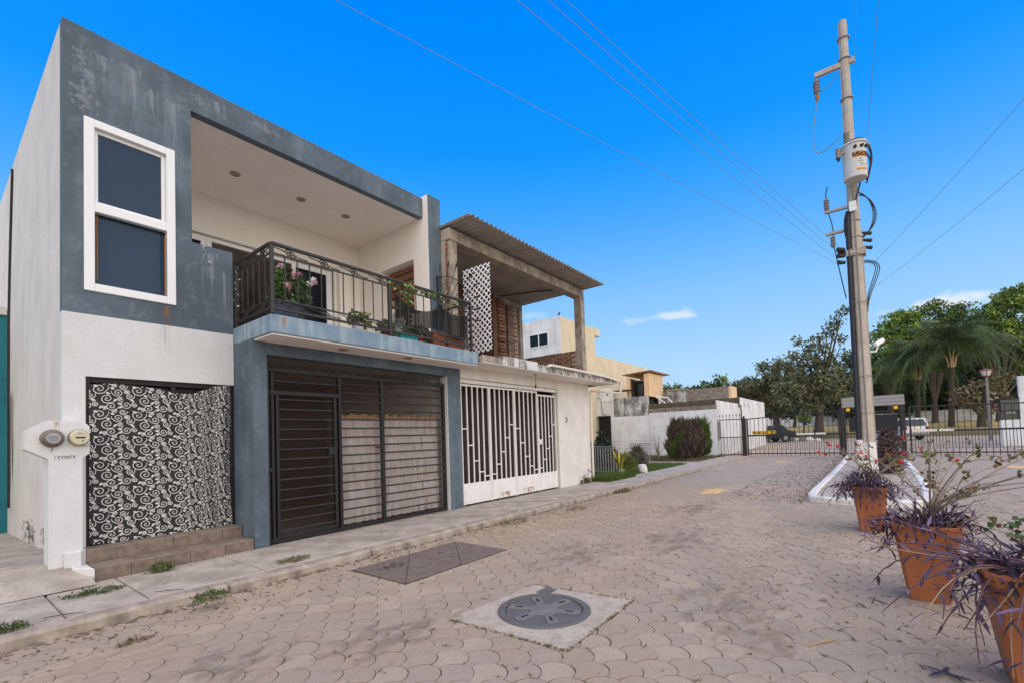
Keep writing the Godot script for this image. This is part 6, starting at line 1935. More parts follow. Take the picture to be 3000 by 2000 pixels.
	part(tc, "cable", tub(bez(-left * 0.16 + V(0, 1.13, 0), -left * 0.5 + V(0, 1.17, 0), -left * 0.66 + V(0, 0.75, 0), -left * 0.4 + V(0, 0.05, 0) - toward * 0.1, 14), 0.03, 6), M.cable)
	part(tc, "cable", tub(bez(-left * 0.34 + V(0, 0.84, 0), -left * 0.46 + V(0, 0.66, 0), -left * 0.56 + V(0, 0.58, 0), -left * 0.4 + V(0, -0.05, 0) - toward * 0.1, 10), 0.022, 6), M.cable)
	part(tc, "cable", tub(bez(left * 0.24 + V(0, 1.08, 0) + toward * 0.16, toward * 0.34 + V(0, 1.13, 0), -left * 0.24 + toward * 0.2 + V(0, 1.13, 0), -left * 0.4 + V(0, 1.0, 0), 12), 0.02, 6), M.cable)
	# overhead wires, each from the pole to a point above the street behind the camera
	var rack := C + left * 0.5 + V(0, 6.5, 0)
	for w in [[1543, 0, 6.0, 0.0, "overhead wire crossing the sky from the pole rack, lowest of the middle three"], [1630, 0, 6.3, 0.22, "overhead wire crossing the sky from the pole rack, middle of the middle three"], [1680, 0, 6.6, 0.44, "overhead wire crossing the sky from the pole rack, uppermost of the middle three"], [1025, 0, 6.4, -0.12, "overhead wire running from the pole rack low over the blue roof"]]:
		var a := rack + V(0, w[3], 0)
		var b := P(w[0], w[1], w[2])
		one("overhead_wire", tub(sag(Vector3.ZERO, (b - a) * 1.5, 0.12, 24), 0.0038, 5), M.cable_grey, w[4], "wire", "overhead wires", a)
	var aw := C + V(0, 12.65, 0.26)
	one("overhead_wire", tub(sag(Vector3.ZERO, (P(2507, -60, 8.0) - aw) * 1.4, 0.1), 0.005, 5), M.cable_grey, "overhead wire rising steeply from the end of the pole crossarm", "wire", "overhead wires", aw)
	aw = C + toward * 0.52 + V(0, 9.9, 0.1)
	one("overhead_wire", tub(sag(Vector3.ZERO, (P(2574, -30, 8.5) - aw) * 1.4, 0.1), 0.005, 5), M.cable_grey, "overhead wire rising steeply from the transformer lid", "wire", "overhead wires", aw)
	aw = C - left * 0.4 + V(0, 6.3, 0)
	one("overhead_wire", tub(sag(Vector3.ZERO, (P(3010, 265, 8.0) - aw) * 1.4, 0.1), 0.004, 5), M.cable_grey, "overhead wire leaving the pole towards the yellow green tree, upper one", "wire", "overhead wires", aw)
	aw = C - left * 0.4 + V(0, 5.6, 0)
	one("overhead_wire", tub(sag(Vector3.ZERO, (P(3010, 474, 8.5) - aw) * 1.4, 0.1), 0.004, 5), M.cable_grey, "overhead wire leaving the pole towards the yellow green tree, lower one", "wire", "overhead wires", aw)

# ---------------------------------------------------------------- covers in the paving
func covers():
	# telecom chamber with four triangular steel covers
	var t := thing("chamber_cover", "rectangular steel chamber cover of four triangular plates set in the paving", "cover", V(4.29, 0, -4.73))
	var x := 0.9
	var z := 0.508
	part(t, "frame", bx(V(-x - 0.025, -0.03, -z - 0.025), V(x + 0.025, 0.0045, z + 0.025)), M.dark_block)
	var tri := [[Vector2(-x, -z), Vector2(0, -z), Vector2(-x, z)], [Vector2(0, -z), Vector2(0, z), Vector2(-x, z)], [Vector2(0, -z), Vector2(x, -z), Vector2(0, z)], [Vector2(x, -z), Vector2(x, z), Vector2(0, z)]]
	for k in 4:
		var ce: Vector2 = (tri[k][0] + tri[k][1] + tri[k][2]) / 3.0
		var o := []
		for p in tri[k]: o.append(p + (ce - p).normalized() * 0.02)
		var g := Geo.new()
		g.prism(o, -0.02, 0.012, Basis(), Vector3.ZERO, 0.003)
		var pl := part(t, "plate", g, M.hatch_steel)
		# raised chequer studs
		var st := Geo.new()
		var n := 0
		for i in 34:
			for j in 40:
				var p2 := Vector2(-x + 0.03 + i * 0.054 + (0.027 if j % 2 else 0.0), -z + 0.02 + j * 0.0255)
				if not Geometry2D.is_point_in_polygon(p2, PackedVector2Array(o)): continue
				if p2.distance_to(ce) < 0.13: continue
				var s := V(0.016, 0, 0.005) if j % 2 else V(0.016, 0, -0.005)
				var w := V(-s.z, 0, s.x) * 0.5
				var c := V(p2.x, 0.0145, p2.y)
				st.quad(c - s, c + w, c + s, c - w)
		part(pl, "studs", st, M.hatch_steel, "stuff")
		# lifting well with a lettered badge
		var wl := Geo.new()
		wl.box(V(ce.x - 0.11, 0.012, ce.y - 0.06), V(ce.x + 0.11, 0.018, ce.y + 0.06), 0.002)
		part(pl, "badge", wl, M.hatch_steel)
		part(pl, "badge_recess", bx(V(ce.x - 0.085, 0.017, ce.y - 0.04), V(ce.x - 0.01, 0.0192, ce.y + 0.04)), M.dark_block)
		part(pl, "badge_recess", bx(V(ce.x + 0.015, 0.017, ce.y - 0.03), V(ce.x + 0.085, 0.0192, ce.y - 0.012)), M.dark_block)
		part(pl, "badge_recess", bx(V(ce.x + 0.015, 0.017, ce.y + 0.012), V(ce.x + 0.085, 0.0192, ce.y + 0.03)), M.dark_block)
	patch(t, V(-0.55, 0.0205, -0.18), V(0.26, 0, 0), V(0, 0, -0.17), M.mould_0)
	# round manhole in its concrete collar
	var m := thing("manhole", "round grey manhole cover with six slots in a pale square concrete collar", "manhole", V(3.56, 0, -2.46))
	var co := [Vector2(2.93 - 3.56, -3.06 + 2.46), Vector2(4.115 - 3.56, -2.97 + 2.46), Vector2(4.236 - 3.56, -1.88 + 2.46), Vector2(2.985 - 3.56, -1.865 + 2.46)]
	# the collar: outer square to inner circle
	var cg := Geo.new()
	var ring := []
	var outr := []
	for k in 48:
		var an := TAU * k / 48.0
		var d := Vector2(cos(an), sin(an))
		ring.append(d * 0.425)
		var best := 9.0
		for e in 4:
			var hit = Geometry2D.segment_intersects_segment(Vector2.ZERO, d * 2.0, co[e], co[(e + 1) % 4])
			if hit != null: best = minf(best, hit.length())
		outr.append(d * best)
	# put the corners in
	for e in 4:
		var bk := 0
		for k in 48:
			if outr[k].distance_to(co[e]) < outr[bk].distance_to(co[e]): bk = k
		outr[bk] = co[e]
	for k in 48:
		var k1 := (k + 1) % 48
		var a := V(ring[k].x, 0.006, ring[k].y)
		var b := V(ring[k1].x, 0.006, ring[k1].y)
		var c := V(outr[k1].x, 0.004, outr[k1].y)
		var d2 := V(outr[k].x, 0.004, outr[k].y)
		cg.tri3(a, b, c, Vector3.UP); cg.tri3(a, c, d2, Vector3.UP)
		cg.quad(d2, c, c - V(0, 0.03, 0), d2 - V(0, 0.03, 0))
	part(m, "collar", cg, M.pale_concrete)
	var q := Geo.new()
	q.lathe([Vector2(0.43, -0.02), Vector2(0.428, 0.014), Vector2(0.418, 0.02), Vector2(0.362, 0.02), Vector2(0.358, 0.0)], 48)
	part(m, "frame", q, M.cast_iron)
	q = Geo.new()
	q.lathe([Vector2(0.353, 0.0), Vector2(0.351, 0.008), Vector2(0.0, 0.008)], 48)
	var lid := part(m, "lid", q, M.cast_iron)
	for k in 6:
		# raised spokes between sunk wedges, each with a slot
		var an2 := TAU * k / 6.0 + 0.2
		var d3 := V(cos(an2), 0, sin(an2))
		var w2 := V(-d3.z, 0, d3.x)
		var sp := Geo.new()
		sp.prism([Vector2(0.09, -0.03), Vector2(0.33, -0.055), Vector2(0.34, 0.0), Vector2(0.33, 0.055), Vector2(0.09, 0.03)], 0.008, 0.019, Basis(d3, Vector3.UP, w2), Vector3.ZERO, 0.003)
		part(lid, "rib", sp, M.iron_light)
		var sl := Geo.new()
		sl.box(V(0.2, 0.0185, -0.013), V(0.28, 0.0202, 0.013), 0.0, Transform3D(Basis(d3, Vector3.UP, w2), Vector3.ZERO))
		part(lid, "slot", sl, M.ink)
	q = Geo.new()
	q.lathe([Vector2(0.13, 0.008), Vector2(0.125, 0.0195), Vector2(0.07, 0.019), Vector2(0.062, 0.024), Vector2(0.0, 0.025)], 32)
	part(lid, "boss", q, M.iron_light)
	part(m, "hinge_tab", bx(V(0.36, 0.006, -0.34), V(0.55, 0.012, -0.2), 0.003), M.cast_iron)
	# worn yellow direction arrows
	for a in [[V(13.1, 0.004, -3.42), 1.35, "worn yellow arrow painted on the paving near the white house"], [V(25.9, 0.004, -3.55), 1.3, "worn yellow arrow painted before the left gate"], [V(30.0, 0.004, 3.6), 1.3, "worn yellow arrow painted before the right gate"], [V(23.4, 0.004, 3.9), 1.5, "worn yellow arrow painted right of the median"]]:
		var g2 := Geo.new()
		var s2: float = a[1]
		var pts := [Vector2(-0.5, -0.12), Vector2(0.1, -0.14), Vector2(0.06, -0.3), Vector2(0.5, 0.02), Vector2(0.1, 0.28), Vector2(0.1, 0.14), Vector2(-0.42, 0.2)]
		var o3 := []
		for p3 in pts: o3.append(p3 * s2 + Vector2(R(-0.03, 0.03), R(-0.03, 0.03)))
		var tr := Geometry2D.triangulate_polygon(PackedVector2Array(o3))
		for k in range(0, tr.size(), 3): g2.tri3(V(o3[tr[k]].x, 0, o3[tr[k]].y), V(o3[tr[k + 1]].x, 0, o3[tr[k + 1]].y), V(o3[tr[k + 2]].x, 0, o3[tr[k + 2]].y), Vector3.UP)
		one("painted_arrow", g2, M.yellow_paint, a[2], "road marking", "yellow road arrows", a[0])
	var yl := Geo.new()
	yl.quad(V(22.8, 0.005, 1.25), V(22.95, 0.005, 1.25), V(22.95, 0.005, 5.5), V(22.8, 0.005, 5.5))
	struct("lane_line", yl, M.yellow_paint)

# ---------------------------------------------------------------- things on the balcony
func vine(called: String, label: String, at: Vector3, pts: Array, n: int, size: float, cols: Array, drop: float):
	var t := thing(called, label, "plant", at)
	part(t, "stem", tub(pts, 0.007, 5), M.twig_dark)
	var g := Geo.new()
	for k in 2:
		var s := 1.0 if k == 0 else -1.0
		g.tri(V(0, 0, 0), V(s * 0.5, 0.35, 0.08), V(0, 1, 0)) if s > 0 else g.tri(V(0, 0, 0), V(0, 1, 0), V(s * 0.5, 0.35, 0.08))
	var mats := []
	for k in 3:
		var c: Color = cols[k % cols.size()]
		mats.append(mat("vine_%s_%d" % [called, k], c.linear_to_srgb(), 0.6))
	var me := g.mesh()
	for k in n:
		var s2 := rng.randf() * (pts.size() - 1.001)
		var i := int(s2)
		var p: Vector3 = pts[i].lerp(pts[i + 1], s2 - i)
		var o := part(t, "leaf", me, mats[k % 3])
		var sc := size * R(0.6, 1.25)
		o.transform = Transform3D(Basis.from_euler(V(R(-0.6, 0.9), R(-PI, PI), R(1.6, 4.6))).scaled(Vector3.ONE * sc), p + V(R(-1, 1), R(-1, 0.6), R(-1, 1)) * drop)

func balcony_things():
	var y := 3.472
	# pink flowers in a blue-grey planter at the corner
	var f := thing("flower_pot", "grey blue pot of pink geraniums in the balcony corner", "flower pot", V(3.42, y, -6.92))
	var q := Geo.new()
	q.lathe([Vector2(0.13, 0.0), Vector2(0.2, 0.22), Vector2(0.225, 0.23), Vector2(0.225, 0.27), Vector2(0.19, 0.27), Vector2(0.18, 0.24), Vector2(0, 0.24)], 24)
	part(f, "pot", q, M.blue_pot)
	var tr := []
	var cc := []
	for k in 260:
		tr.append(Transform3D(rbasis(0.7, 1.3), V(R(-0.22, 0.3), R(0.25, 0.72), R(-0.2, 0.25)))); cc.append(shade([lin(0.05, 0.1, 0.02), lin(0.09, 0.16, 0.03), lin(0.03, 0.05, 0.02)]))
	mm(f, "foliage", leafy(4, 0.06, 0.045, 0.03, 3), M.leaf, tr, cc)
	for k in 13:
		var c := V(R(-0.2, 0.36), R(0.34, 0.82), R(-0.1, 0.3))
		var hd := Geo.new()
		for j in 22:
			var d := V(R(-1, 1), R(-1, 1), R(-1, 1)).normalized()
			var s := d.cross(Vector3.UP).normalized() * 0.014
			hd.quad(d * 0.035 - s, d * 0.035 + d.cross(s), d * 0.05 + s, d * 0.035 - d.cross(s))
			hd.tri(V(0, 0, 0), d * 0.04 + s, d * 0.04 - s)
		var o := part(f, "flower_head", hd, M.pink_petal if k % 3 else M.frame_white)
		o.position = c
		o.scale = Vector3.ONE * R(0.8, 1.4)
	# other pots along the edge
	var spots := [[4.62, -6.85, 0.1, 0.16, "kerb_white", "small white pot of trailing greens on the balcony edge"], [5.16, -6.8, 0.07, 0.1, "clay", "small clay pot with brown plant on the balcony edge"], [5.95, -6.8, 0.09, 0.12, "red_plastic", "small red pot with yellow green plant on the balcony edge"]]
	for s in spots:
		var p := thing("small_pot", s[5], "flower pot", V(s[0], y, s[1]), "small pots on the balcony edge")
		q = Geo.new()
		q.lathe([Vector2(s[2] * 0.75, 0), Vector2(s[2], s[3]), Vector2(s[2] * 0.85, s[3]), Vector2(0, s[3] - 0.02)], 18)
		part(p, "pot", q, M[s[4]])
		tr = []; cc = []
		for k in 70:
			tr.append(Transform3D(rbasis(0.6, 1.2), V(R(-0.16, 0.2), s[3] + R(-0.04, 0.2), R(-0.1, 0.12)))); cc.append(shade([lin(0.09, 0.15, 0.03), lin(0.16, 0.2, 0.05), lin(0.05, 0.08, 0.02)]))
		mm(p, "foliage", leafy(3, 0.07, 0.06, 0.03, 4), M.leaf, tr, cc)
	one("teal_tray", bx(V(-0.2, 0, -0.12), V(0.2, 0.12, 0.12), 0.015), M.teal_plastic, "teal plastic tray standing at the balcony edge", "tray", "", V(5.62, y, -6.8))
	for k in 2:
		var pt := thing("clay_planter", ["square clay planter behind the railing beside the red pot", "square clay planter behind the railing under the shade net"][k], "planter", V(6.42 + k * 0.42, y, -6.86), "clay planters")
		var g := Geo.new()
		g.box(V(-0.17, 0, -0.13), V(0.17, 0.24, 0.13), 0.01)
		part(pt, "body", g, M.clay)
		part(pt, "rim", bx(V(-0.185, 0.24, -0.145), V(0.185, 0.28, 0.145), 0.008), M.clay)
		part(pt, "soil", bx(V(-0.15, 0.279, -0.11), V(0.15, 0.285, 0.11)), M.soil)
	var lf := [lin(0.14, 0.24, 0.03), lin(0.08, 0.15, 0.02), lin(0.2, 0.3, 0.05)]
	vine("hanging_vine", "bright green broad leaved vine climbing behind the railing", V(5.75, y, -6.95), [V(0, 0, 0), V(0.02, 0.35, 0), V(-0.02, 0.7, 0.02), V(0.0, 1.0, 0.05)], 70, 0.13, lf, 0.09)
	vine("rail_vine", "thin vine trailing along the top rail of the balcony", V(5.0, 4.4, -6.58), [V(0, 0, 0), V(0.4, 0.03, 0.02), V(0.8, 0.0, 0.02), V(1.2, 0.04, 0.0), V(1.7, -0.02, 0.02)], 54, 0.07, lf, 0.06)
	# shade net tied to the railing
	var g2 := Geo.new()
	g2.grid(40, 8, func(a: float, b: float) -> Vector3:
		var x := lerpf(5.25, 7.16, a)
		var top := 4.26 - 0.2 * sin(PI * clampf(a / 0.62, 0, 1)) + 0.1 * smoothstep(0.5, 0.66, a) - 0.06 * smoothstep(0.7, 1.0, a)
		if a > 0.62: top = 4.22 - 0.07 * sin(PI * (a - 0.62) / 0.38)
		var bot := 3.74 - 0.05 * sin(a * 9.0) - 0.03 * a
		return V(x, lerpf(top, bot, b), -6.645 + 0.014 * sin(a * 40.0 + b * 3.0)))
	one("shade_net", g2, M.shade_net, "black shade net tied behind the balcony railing", "net")
	# hanging ornaments
	var ov := thing("hanging_plaque", "oval tan wooden plaque hanging from the balcony rail", "plaque", V(5.33, 4.1, -6.75))
	q = Geo.new()
	q.lathe([Vector2(0.0, -0.012), Vector2(0.09, -0.012), Vector2(0.095, 0.0), Vector2(0.09, 0.012), Vector2(0.0, 0.012)], 24, Vector3.ZERO, Basis(V(1, 0, 0), V(0, 0, 1) * 1.0, V(0, -0.5, 0)))
	part(ov, "disc", q, M.tan_wood)
	part(ov, "cord", tub([V(0, 0.04, 0), V(0, 0.28, 0)], 0.003, 4), M.cable)
	var wc := thing("wind_chime", "wooden wind chime of four tubes hanging behind the railing", "wind chime", V(5.98, 4.42, -6.9))
	part(wc, "cap", tub([V(0, -0.32, 0), V(0, -0.29, 0)], 0.07, 12), M.wood_slat)
	part(wc, "cord", tub([V(0, -0.3, 0), V(0, 0, 0)], 0.004, 4), M.cable)
	for k in 4:
		var an := TAU * k / 4.0
		part(wc, "tube", tub([V(cos(an) * 0.045, -0.34, sin(an) * 0.045), V(cos(an) * 0.045, -0.75 + 0.04 * k, sin(an) * 0.045)], 0.011, 8), M.tan_wood)
	var wo := thing("white_ornament", "pale carved figure ornament standing behind the railing", "ornament", V(5.42, y, -6.9))
	q = Geo.new()
	q.tube([V(0.06, 0.02, 0), V(0.05, 0.15, 0), V(0.08, 0.25, 0), V(0.0, 0.34, 0), V(-0.04, 0.45, 0), V(-0.01, 0.52, 0), V(0.02, 0.56, 0)], [0.09, 0.1, 0.07, 0.06, 0.05, 0.06, 0.03], 8)
	part(wo, "figure", q, M.kerb_white)
	part(wo, "foot", bx(V(-0.06, 0, -0.06), V(0.16, 0.03, 0.06), 0.006), M.kerb_white)
	var wb := thing("white_box", "white box with a round black emblem behind the railing", "box", V(6.2, y, -7.15))
	part(wb, "body", bx(V(-0.35, 0, -0.2), V(0.2, 0.42, 0.12), 0.012), M.frame_white)
	q = Geo.new()
	for k in 20:
		var a1 := TAU * k / 20.0
		var a2 := TAU * (k + 1) / 20.0
		q.quad(V(cos(a1) * 0.048, sin(a1) * 0.048, 0), V(cos(a1) * 0.056, sin(a1) * 0.056, 0), V(cos(a2) * 0.056, sin(a2) * 0.056, 0), V(cos(a2) * 0.048, sin(a2) * 0.048, 0))
	var em := part(wb, "emblem", q, M.ink)
	em.position = V(-0.12, 0.28, 0.123)
	var et := part(em, "emblem_letter", text_geo("W", 0.06, 0.003, false, true), M.ink)
	et.position = V(0, 0, 0.001)
	# strings of small lights on the parapet and rail
	for a in [[V(2.62, 4.62, -7.83), V(2.72, 4.35, -7.82), "string of small lights hanging on the blue parapet"], [V(3.05, 4.3, -7.7), V(3.04, 3.62, -7.72), "string of small lights hanging on the balcony rail post"]]:
		var sl := thing("string_light", a[2], "lights", a[0], "strings of small lights")
		var d: Vector3 = a[1] - a[0]
		var pts := []
		for k in 9: pts.append(d * (k / 8.0) + V(0.035 * sin(k * 2.1), 0, 0.012 * cos(k * 3.0) + 0.01))
		part(sl, "cord", tub(pts, 0.004, 4), M.cable)
		for k in 7:
			part(sl, "bulb", tub([pts[k], pts[k] + V(R(-0.04, 0.04), R(-0.02, 0.02), 0.02)], [0.008, 0.004], 5), M.frame_white)

# ---------------------------------------------------------------- potted plants by the street
func blade(l: float, w: float, fold: float) -> Geo:
	var g := Geo.new()
	for s in [1.0, -1.0]:
		var e := []
		for k in 6:
			var t := k / 5.0
			var ww: float = w * sin(PI * pow(t, 0.75) * 0.98 + 0.02) * s
			e.append([V(0, fold * t * t * l * -0.3, t * l), V(ww, 0.25 * absf(ww) + fold * t * t * l * -0.3, t * l)])
		for k in 5:
			if s > 0: g.quad(e[k][0], e[k + 1][0], e[k + 1][1], e[k][1])
			else: g.quad(e[k][0], e[k][1], e[k + 1][1], e[k + 1][0])
	return g

func planter(at: Vector3, rim: float, foot: float, hgt: float, label: String) -> Node3D:
	var t := thing("plant_pot", label, "pot", at, "terracotta plant pots")
	var g := Geo.new()
	var ring := func(a: float, y: float) -> Array:
		var b := a * 0.86
		return [V(a, y, b), V(b, y, a), V(-b, y, a), V(-a, y, b), V(-a, y, -b), V(-b, y, -a), V(b, y, -a), V(a, y, -b)]
	var lev := [ring.call(foot, 0.0), ring.call(lerpf(foot, rim, 0.96), hgt * 0.955), ring.call(rim + 0.004, hgt * 0.96), ring.call(rim + 0.004, hgt), ring.call(rim - 0.03, hgt), ring.call(rim - 0.04, hgt - 0.07)]
	for k in 5:
		for j in 8:
			g.quad(lev[k][(j + 1) % 8], lev[k][j], lev[k + 1][j], lev[k + 1][(j + 1) % 8])
	part(t, "body", g, M.terracotta)
	var s := Geo.new()
	var top: Array = ring.call(rim - 0.038, hgt - 0.06)
	top.reverse()
	s.poly(top)
	part(t, "soil", s, M.soil)
	return t

# trailing purple plant: arching stems with paired pointed leaves
func purple_plant(at: Vector3, label: String, rim: float, stems: int, leaves: int, reach: float, lean: Vector3, leaf_l: float, fill := 300, tall := 0.17):
	var t := thing("purple_plant", label, "plant", at, "trailing purple plants")
	if not M.has("purple_0"):
		mat("purple_0", rgb(78, 58, 80), 0.65); mat("purple_1", rgb(58, 44, 60), 0.65); mat("purple_2", rgb(112, 90, 112), 0.65); mat("purple_stem", rgb(100, 72, 80), 0.7); mat("stem_dry", rgb(150, 124, 100), 0.9)
	var ms := [blade(1.0, 0.085, 0.2).mesh(), blade(1.0, 0.1, 0.7).mesh(), blade(1.0, 0.075, -0.3).mesh()]
	var per := maxi(1, leaves / stems)
	for k in stems:
		var an := R(0, TAU)
		var o := V(cos(an), 0, sin(an))
		var out := (o + lean * R(0.0, 1.2)).normalized()
		var rr := reach * (R(0.25, 0.75) if k % 3 else R(0.8, 1.2))
		var start := o * rim * R(0.1, 0.9) - V(0, 0.04, 0)
		var drop := R(-0.75, 0.1) * reach
		if k % 4 == 0: drop = R(0.15, 0.3)
		var pts := bez(start, start + out * rr * 0.3 + V(R(-0.08, 0.08), R(0.14, 0.26), R(-0.08, 0.08)), start + out * rr * 0.85 + V(R(-0.14, 0.14), R(0.0, 0.2), R(-0.14, 0.14)), start + out * rr * 1.15 + V(R(-0.1, 0.1), drop, R(-0.1, 0.1)), 9)
		part(t, "stem", tub(pts, [0.007, 0.007, 0.007, 0.006, 0.006, 0.006, 0.005, 0.005, 0.004, 0.003], 5), M.purple_stem if k % 5 else M.stem_dry)
		for j in per:
			var s := lerpf(0.12, 1.0, (j + 0.6) / per)
			var i := mini(int(s * 9.0), 8)
			var p: Vector3 = pts[i].lerp(pts[i + 1], s * 9.0 - i)
			var dir: Vector3 = (pts[i + 1] - pts[i]).normalized()
			var side := dir.cross(Vector3.UP).normalized() * (1.0 if j % 2 else -1.0)
			var ld := (dir * R(0.3, 1.0) + side * R(0.4, 1.0) + V(0, R(-0.35, 0.55), 0)).normalized()
			var up := V(R(-0.3, 0.3), 1, R(-0.3, 0.3))
			var xx := up.cross(ld).normalized()
			var sc := leaf_l * R(0.65, 1.2)
			var o2 := part(t, "leaf", ms[rng.randi() % 3], M["purple_%d" % [0, 1, 0, 1, 2][rng.randi() % 5]])
			o2.transform = Transform3D(Basis(xx * sc, ld.cross(xx) * sc, ld * sc), p)
	# the smaller leaves that fill the crown
	var tr := []
	var cc := []
	for k in fill:
		var an2 := R(0, TAU)
		var rr2 := (rim + 0.12) * sqrt(rng.randf()) * R(0.9, 1.35)
		var p2 := V(cos(an2) * rr2, R(-0.02, tall) * (1.0 - 0.4 * rr2 / rim), sin(an2) * rr2) + lean * R(0, 0.1)
		if rr2 > rim: p2.y -= (rr2 - rim) * R(0.3, 1.6)
		var ld2 := V(cos(an2) * R(-0.2, 1), R(-0.5, 0.9), sin(an2) * R(-0.2, 1)).normalized()
		var x2 := V(R(-0.4, 0.4), 1, R(-0.4, 0.4)).cross(ld2).normalized()
		var sc2 := leaf_l * R(0.5, 1.0)
		tr.append(Transform3D(Basis(x2 * sc2, ld2.cross(x2) * sc2, ld2 * sc2), p2))
		cc.append(shade([lin(0.075, 0.042, 0.08), lin(0.04, 0.026, 0.045), lin(0.14, 0.1, 0.14), lin(0.05, 0.035, 0.04)]))
	mm(t, "foliage", blade(1.0, 0.09, 0.4), M.tint, tr, cc)
	return t

# woody bush in a pot: crooked grey branches with sparse leaves and, on some, red flowers
func thorn_bush(at: Vector3, label: String, hgt: float, spread: float, n: int, lean: Vector3, red: int, leafs: int, cols: Array):
	var t := thing("thorn_bush", label, "plant", at, "woody potted bushes")
	var tips := []
	part(t, "trunk", tub([V(0, -0.04, 0), V(0.02, hgt * 0.14, 0.01), V(0.0, hgt * 0.25, 0.02)], [0.02, 0.016, 0.012], 7), M.twig)
	for k in n:
		var an := R(0, TAU)
		var d := (V(cos(an), 0, sin(an)) + lean).normalized()
		var e := d * spread * R(0.4, 1.1) + V(0, hgt * R(0.45, 1.0), 0)
		var s := V(0, hgt * R(0.1, 0.24), 0)
		var pts := bez(s, s + d * spread * 0.15 + V(0, hgt * 0.25, 0), e * 0.75 + V(0, hgt * 0.12, 0), e, 8)
		part(t, "branch", tub(pts, [0.008, 0.0075, 0.007, 0.006, 0.005, 0.0045, 0.004, 0.003, 0.002], 5), M.twig)
		tips.append(pts)
		for j in 2:
			var i := 3 + rng.randi() % 5
			var q := V(R(-0.2, 0.2), R(-0.02, 0.16), R(-0.2, 0.2)) * spread
			part(t, "twig", tub([pts[i], pts[i] + q * 0.5 + V(0, 0.02, 0), pts[i] + q], [0.004, 0.003, 0.0015], 4), M.twig)
			tips.append([pts[i], pts[i] + q])
	var lg := leafy(2, 0.045, 0.03, 0.015, 2).mesh()
	var lm := []
	for k in cols.size(): lm.append(mat("bush_leaf_%d_%d" % [used.get("thorn_bush", 0), k], cols[k].linear_to_srgb(), 0.7))
	for k in leafs:
		var ps: Array = tips[rng.randi() % tips.size()]
		var i2 := ps.size() - 1 if rng.randf() < 0.6 else rng.randi() % ps.size()
		var o := part(t, "leaf", lg, lm[rng.randi() % lm.size()])
		o.transform = Transform3D(rbasis(0.7, 1.5), ps[i2] + V(R(-0.02, 0.02), R(-0.02, 0.02), R(-0.02, 0.02)))
	var fg := Geo.new()
	for k in 5:
		var an3 := TAU * k / 5.0
		var d3 := V(cos(an3), 0.5, sin(an3)).normalized()
		var s3 := d3.cross(Vector3.UP).normalized() * 0.013
		fg.quad(V(0, 0, 0), d3 * 0.015 - s3, d3 * 0.032, d3 * 0.015 + s3)
	var fm := fg.mesh()
	for k in red:
		var ps2: Array = tips[rng.randi() % tips.size()]
		var c: Vector3 = ps2[-1]
		for j in 3:
			var o2 := part(t, "flower", fm, M.red_petal)
			o2.transform = Transform3D(rbasis(0.5, 0.85), c + V(R(-0.02, 0.02), R(0, 0.03), R(-0.02, 0.02)))

func pots():
	planter(V(9.06, 0.0, -0.06), 0.215, 0.145, 0.67, "terracotta pot of purple plant standing before the median end")
	planter(V(5.74, 0.0, 0.35), 0.24, 0.145, 0.69, "terracotta pot with leaning purple plant and brown thorn bush, in mid row")
	planter(V(4.18, 0.0, 0.76), 0.255, 0.155, 0.69, "terracotta pot overgrown by long purple trailing stems")
	var tw := V(-0.5, 0, -0.4)
	purple_plant(V(9.06, 0.63, -0.08), "dense purple plant in the pot before the median end", 0.2, 34, 280, 0.42, V(-0.2, 0, -0.45), 0.125, 900, 0.36)
	purple_plant(V(5.76, 0.65, 0.36), "purple plant drooping over the rim of mid row pot", 0.22, 28, 240, 0.34, V(-0.2, 0, -0.3), 0.135, 420, 0.2)
	purple_plant(V(4.2, 0.65, 0.8), "purple plant with long stems spilling far out of its pot", 0.23, 44, 300, 0.62, V(-0.3, 0, -0.7), 0.13, 620, 0.2)
	thorn_bush(V(9.12, 0.62, 0.0), "thorny bush with many red flowers in the pot before the median", 0.85, 0.75, 15, V(0, 0, 0.35), 34, 60, [lin(0.12, 0.14, 0.03), lin(0.08, 0.1, 0.03)])
	thorn_bush(V(5.78, 0.64, 0.4), "thorny bush with brown and olive leaves leaning out of mid row pot", 0.82, 1.0, 18, V(0.1, 0, 0.8), 3, 170, [lin(0.22, 0.13, 0.05), lin(0.14, 0.14, 0.04), lin(0.1, 0.08, 0.04), lin(0.17, 0.16, 0.05)])
	thorn_bush(V(4.25, 0.64, 0.85), "small bush with brown and green leaves in the overgrown pot", 0.4, 0.35, 8, V(0.2, 0, 0.0), 0, 90, [lin(0.24, 0.14, 0.05), lin(0.06, 0.11, 0.03), lin(0.04, 0.08, 0.02)])
	# a shrub with red blossoms on the median behind the pole
	sprig("median_shrub", "purple brown shrub beside the foot of utility pole", "shrub", V(18.6, 0.1, 0.42), 1.3, 0.4, 340, leafy(6, 0.16, 0.03, 0.08, 21), [lin(0.1, 0.06, 0.06), lin(0.06, 0.04, 0.05), lin(0.16, 0.1, 0.08)], 6)

# ---------------------------------------------------------------- weeds and litter
func weed(at: Vector3, rad: float, hgt: float, n: int, cols: Array, label: String, wide := 0.03):
	var t := thing("weed_clump", label, "weed", at, "weeds along the kerb")
	var tr := []
	var cc := []
	for k in n:
		var an := R(0, TAU)
		var rr := rad * sqrt(rng.randf())
		tr.append(Transform3D(Basis.from_euler(V(R(-0.7, 0.7), R(0, TAU), R(-0.7, 0.7))).scaled(Vector3.ONE * R(0.6, 1.3)), V(cos(an) * rr, R(0, hgt * 0.6) * (1.0 - rr / rad * 0.6), sin(an) * rr * 0.55)))
		cc.append(shade(cols))
	mm(t, "foliage", leafy(5, hgt * 0.5, wide * 0.45, 0.02, int(at.x * 10)), M.leaf, tr, cc)

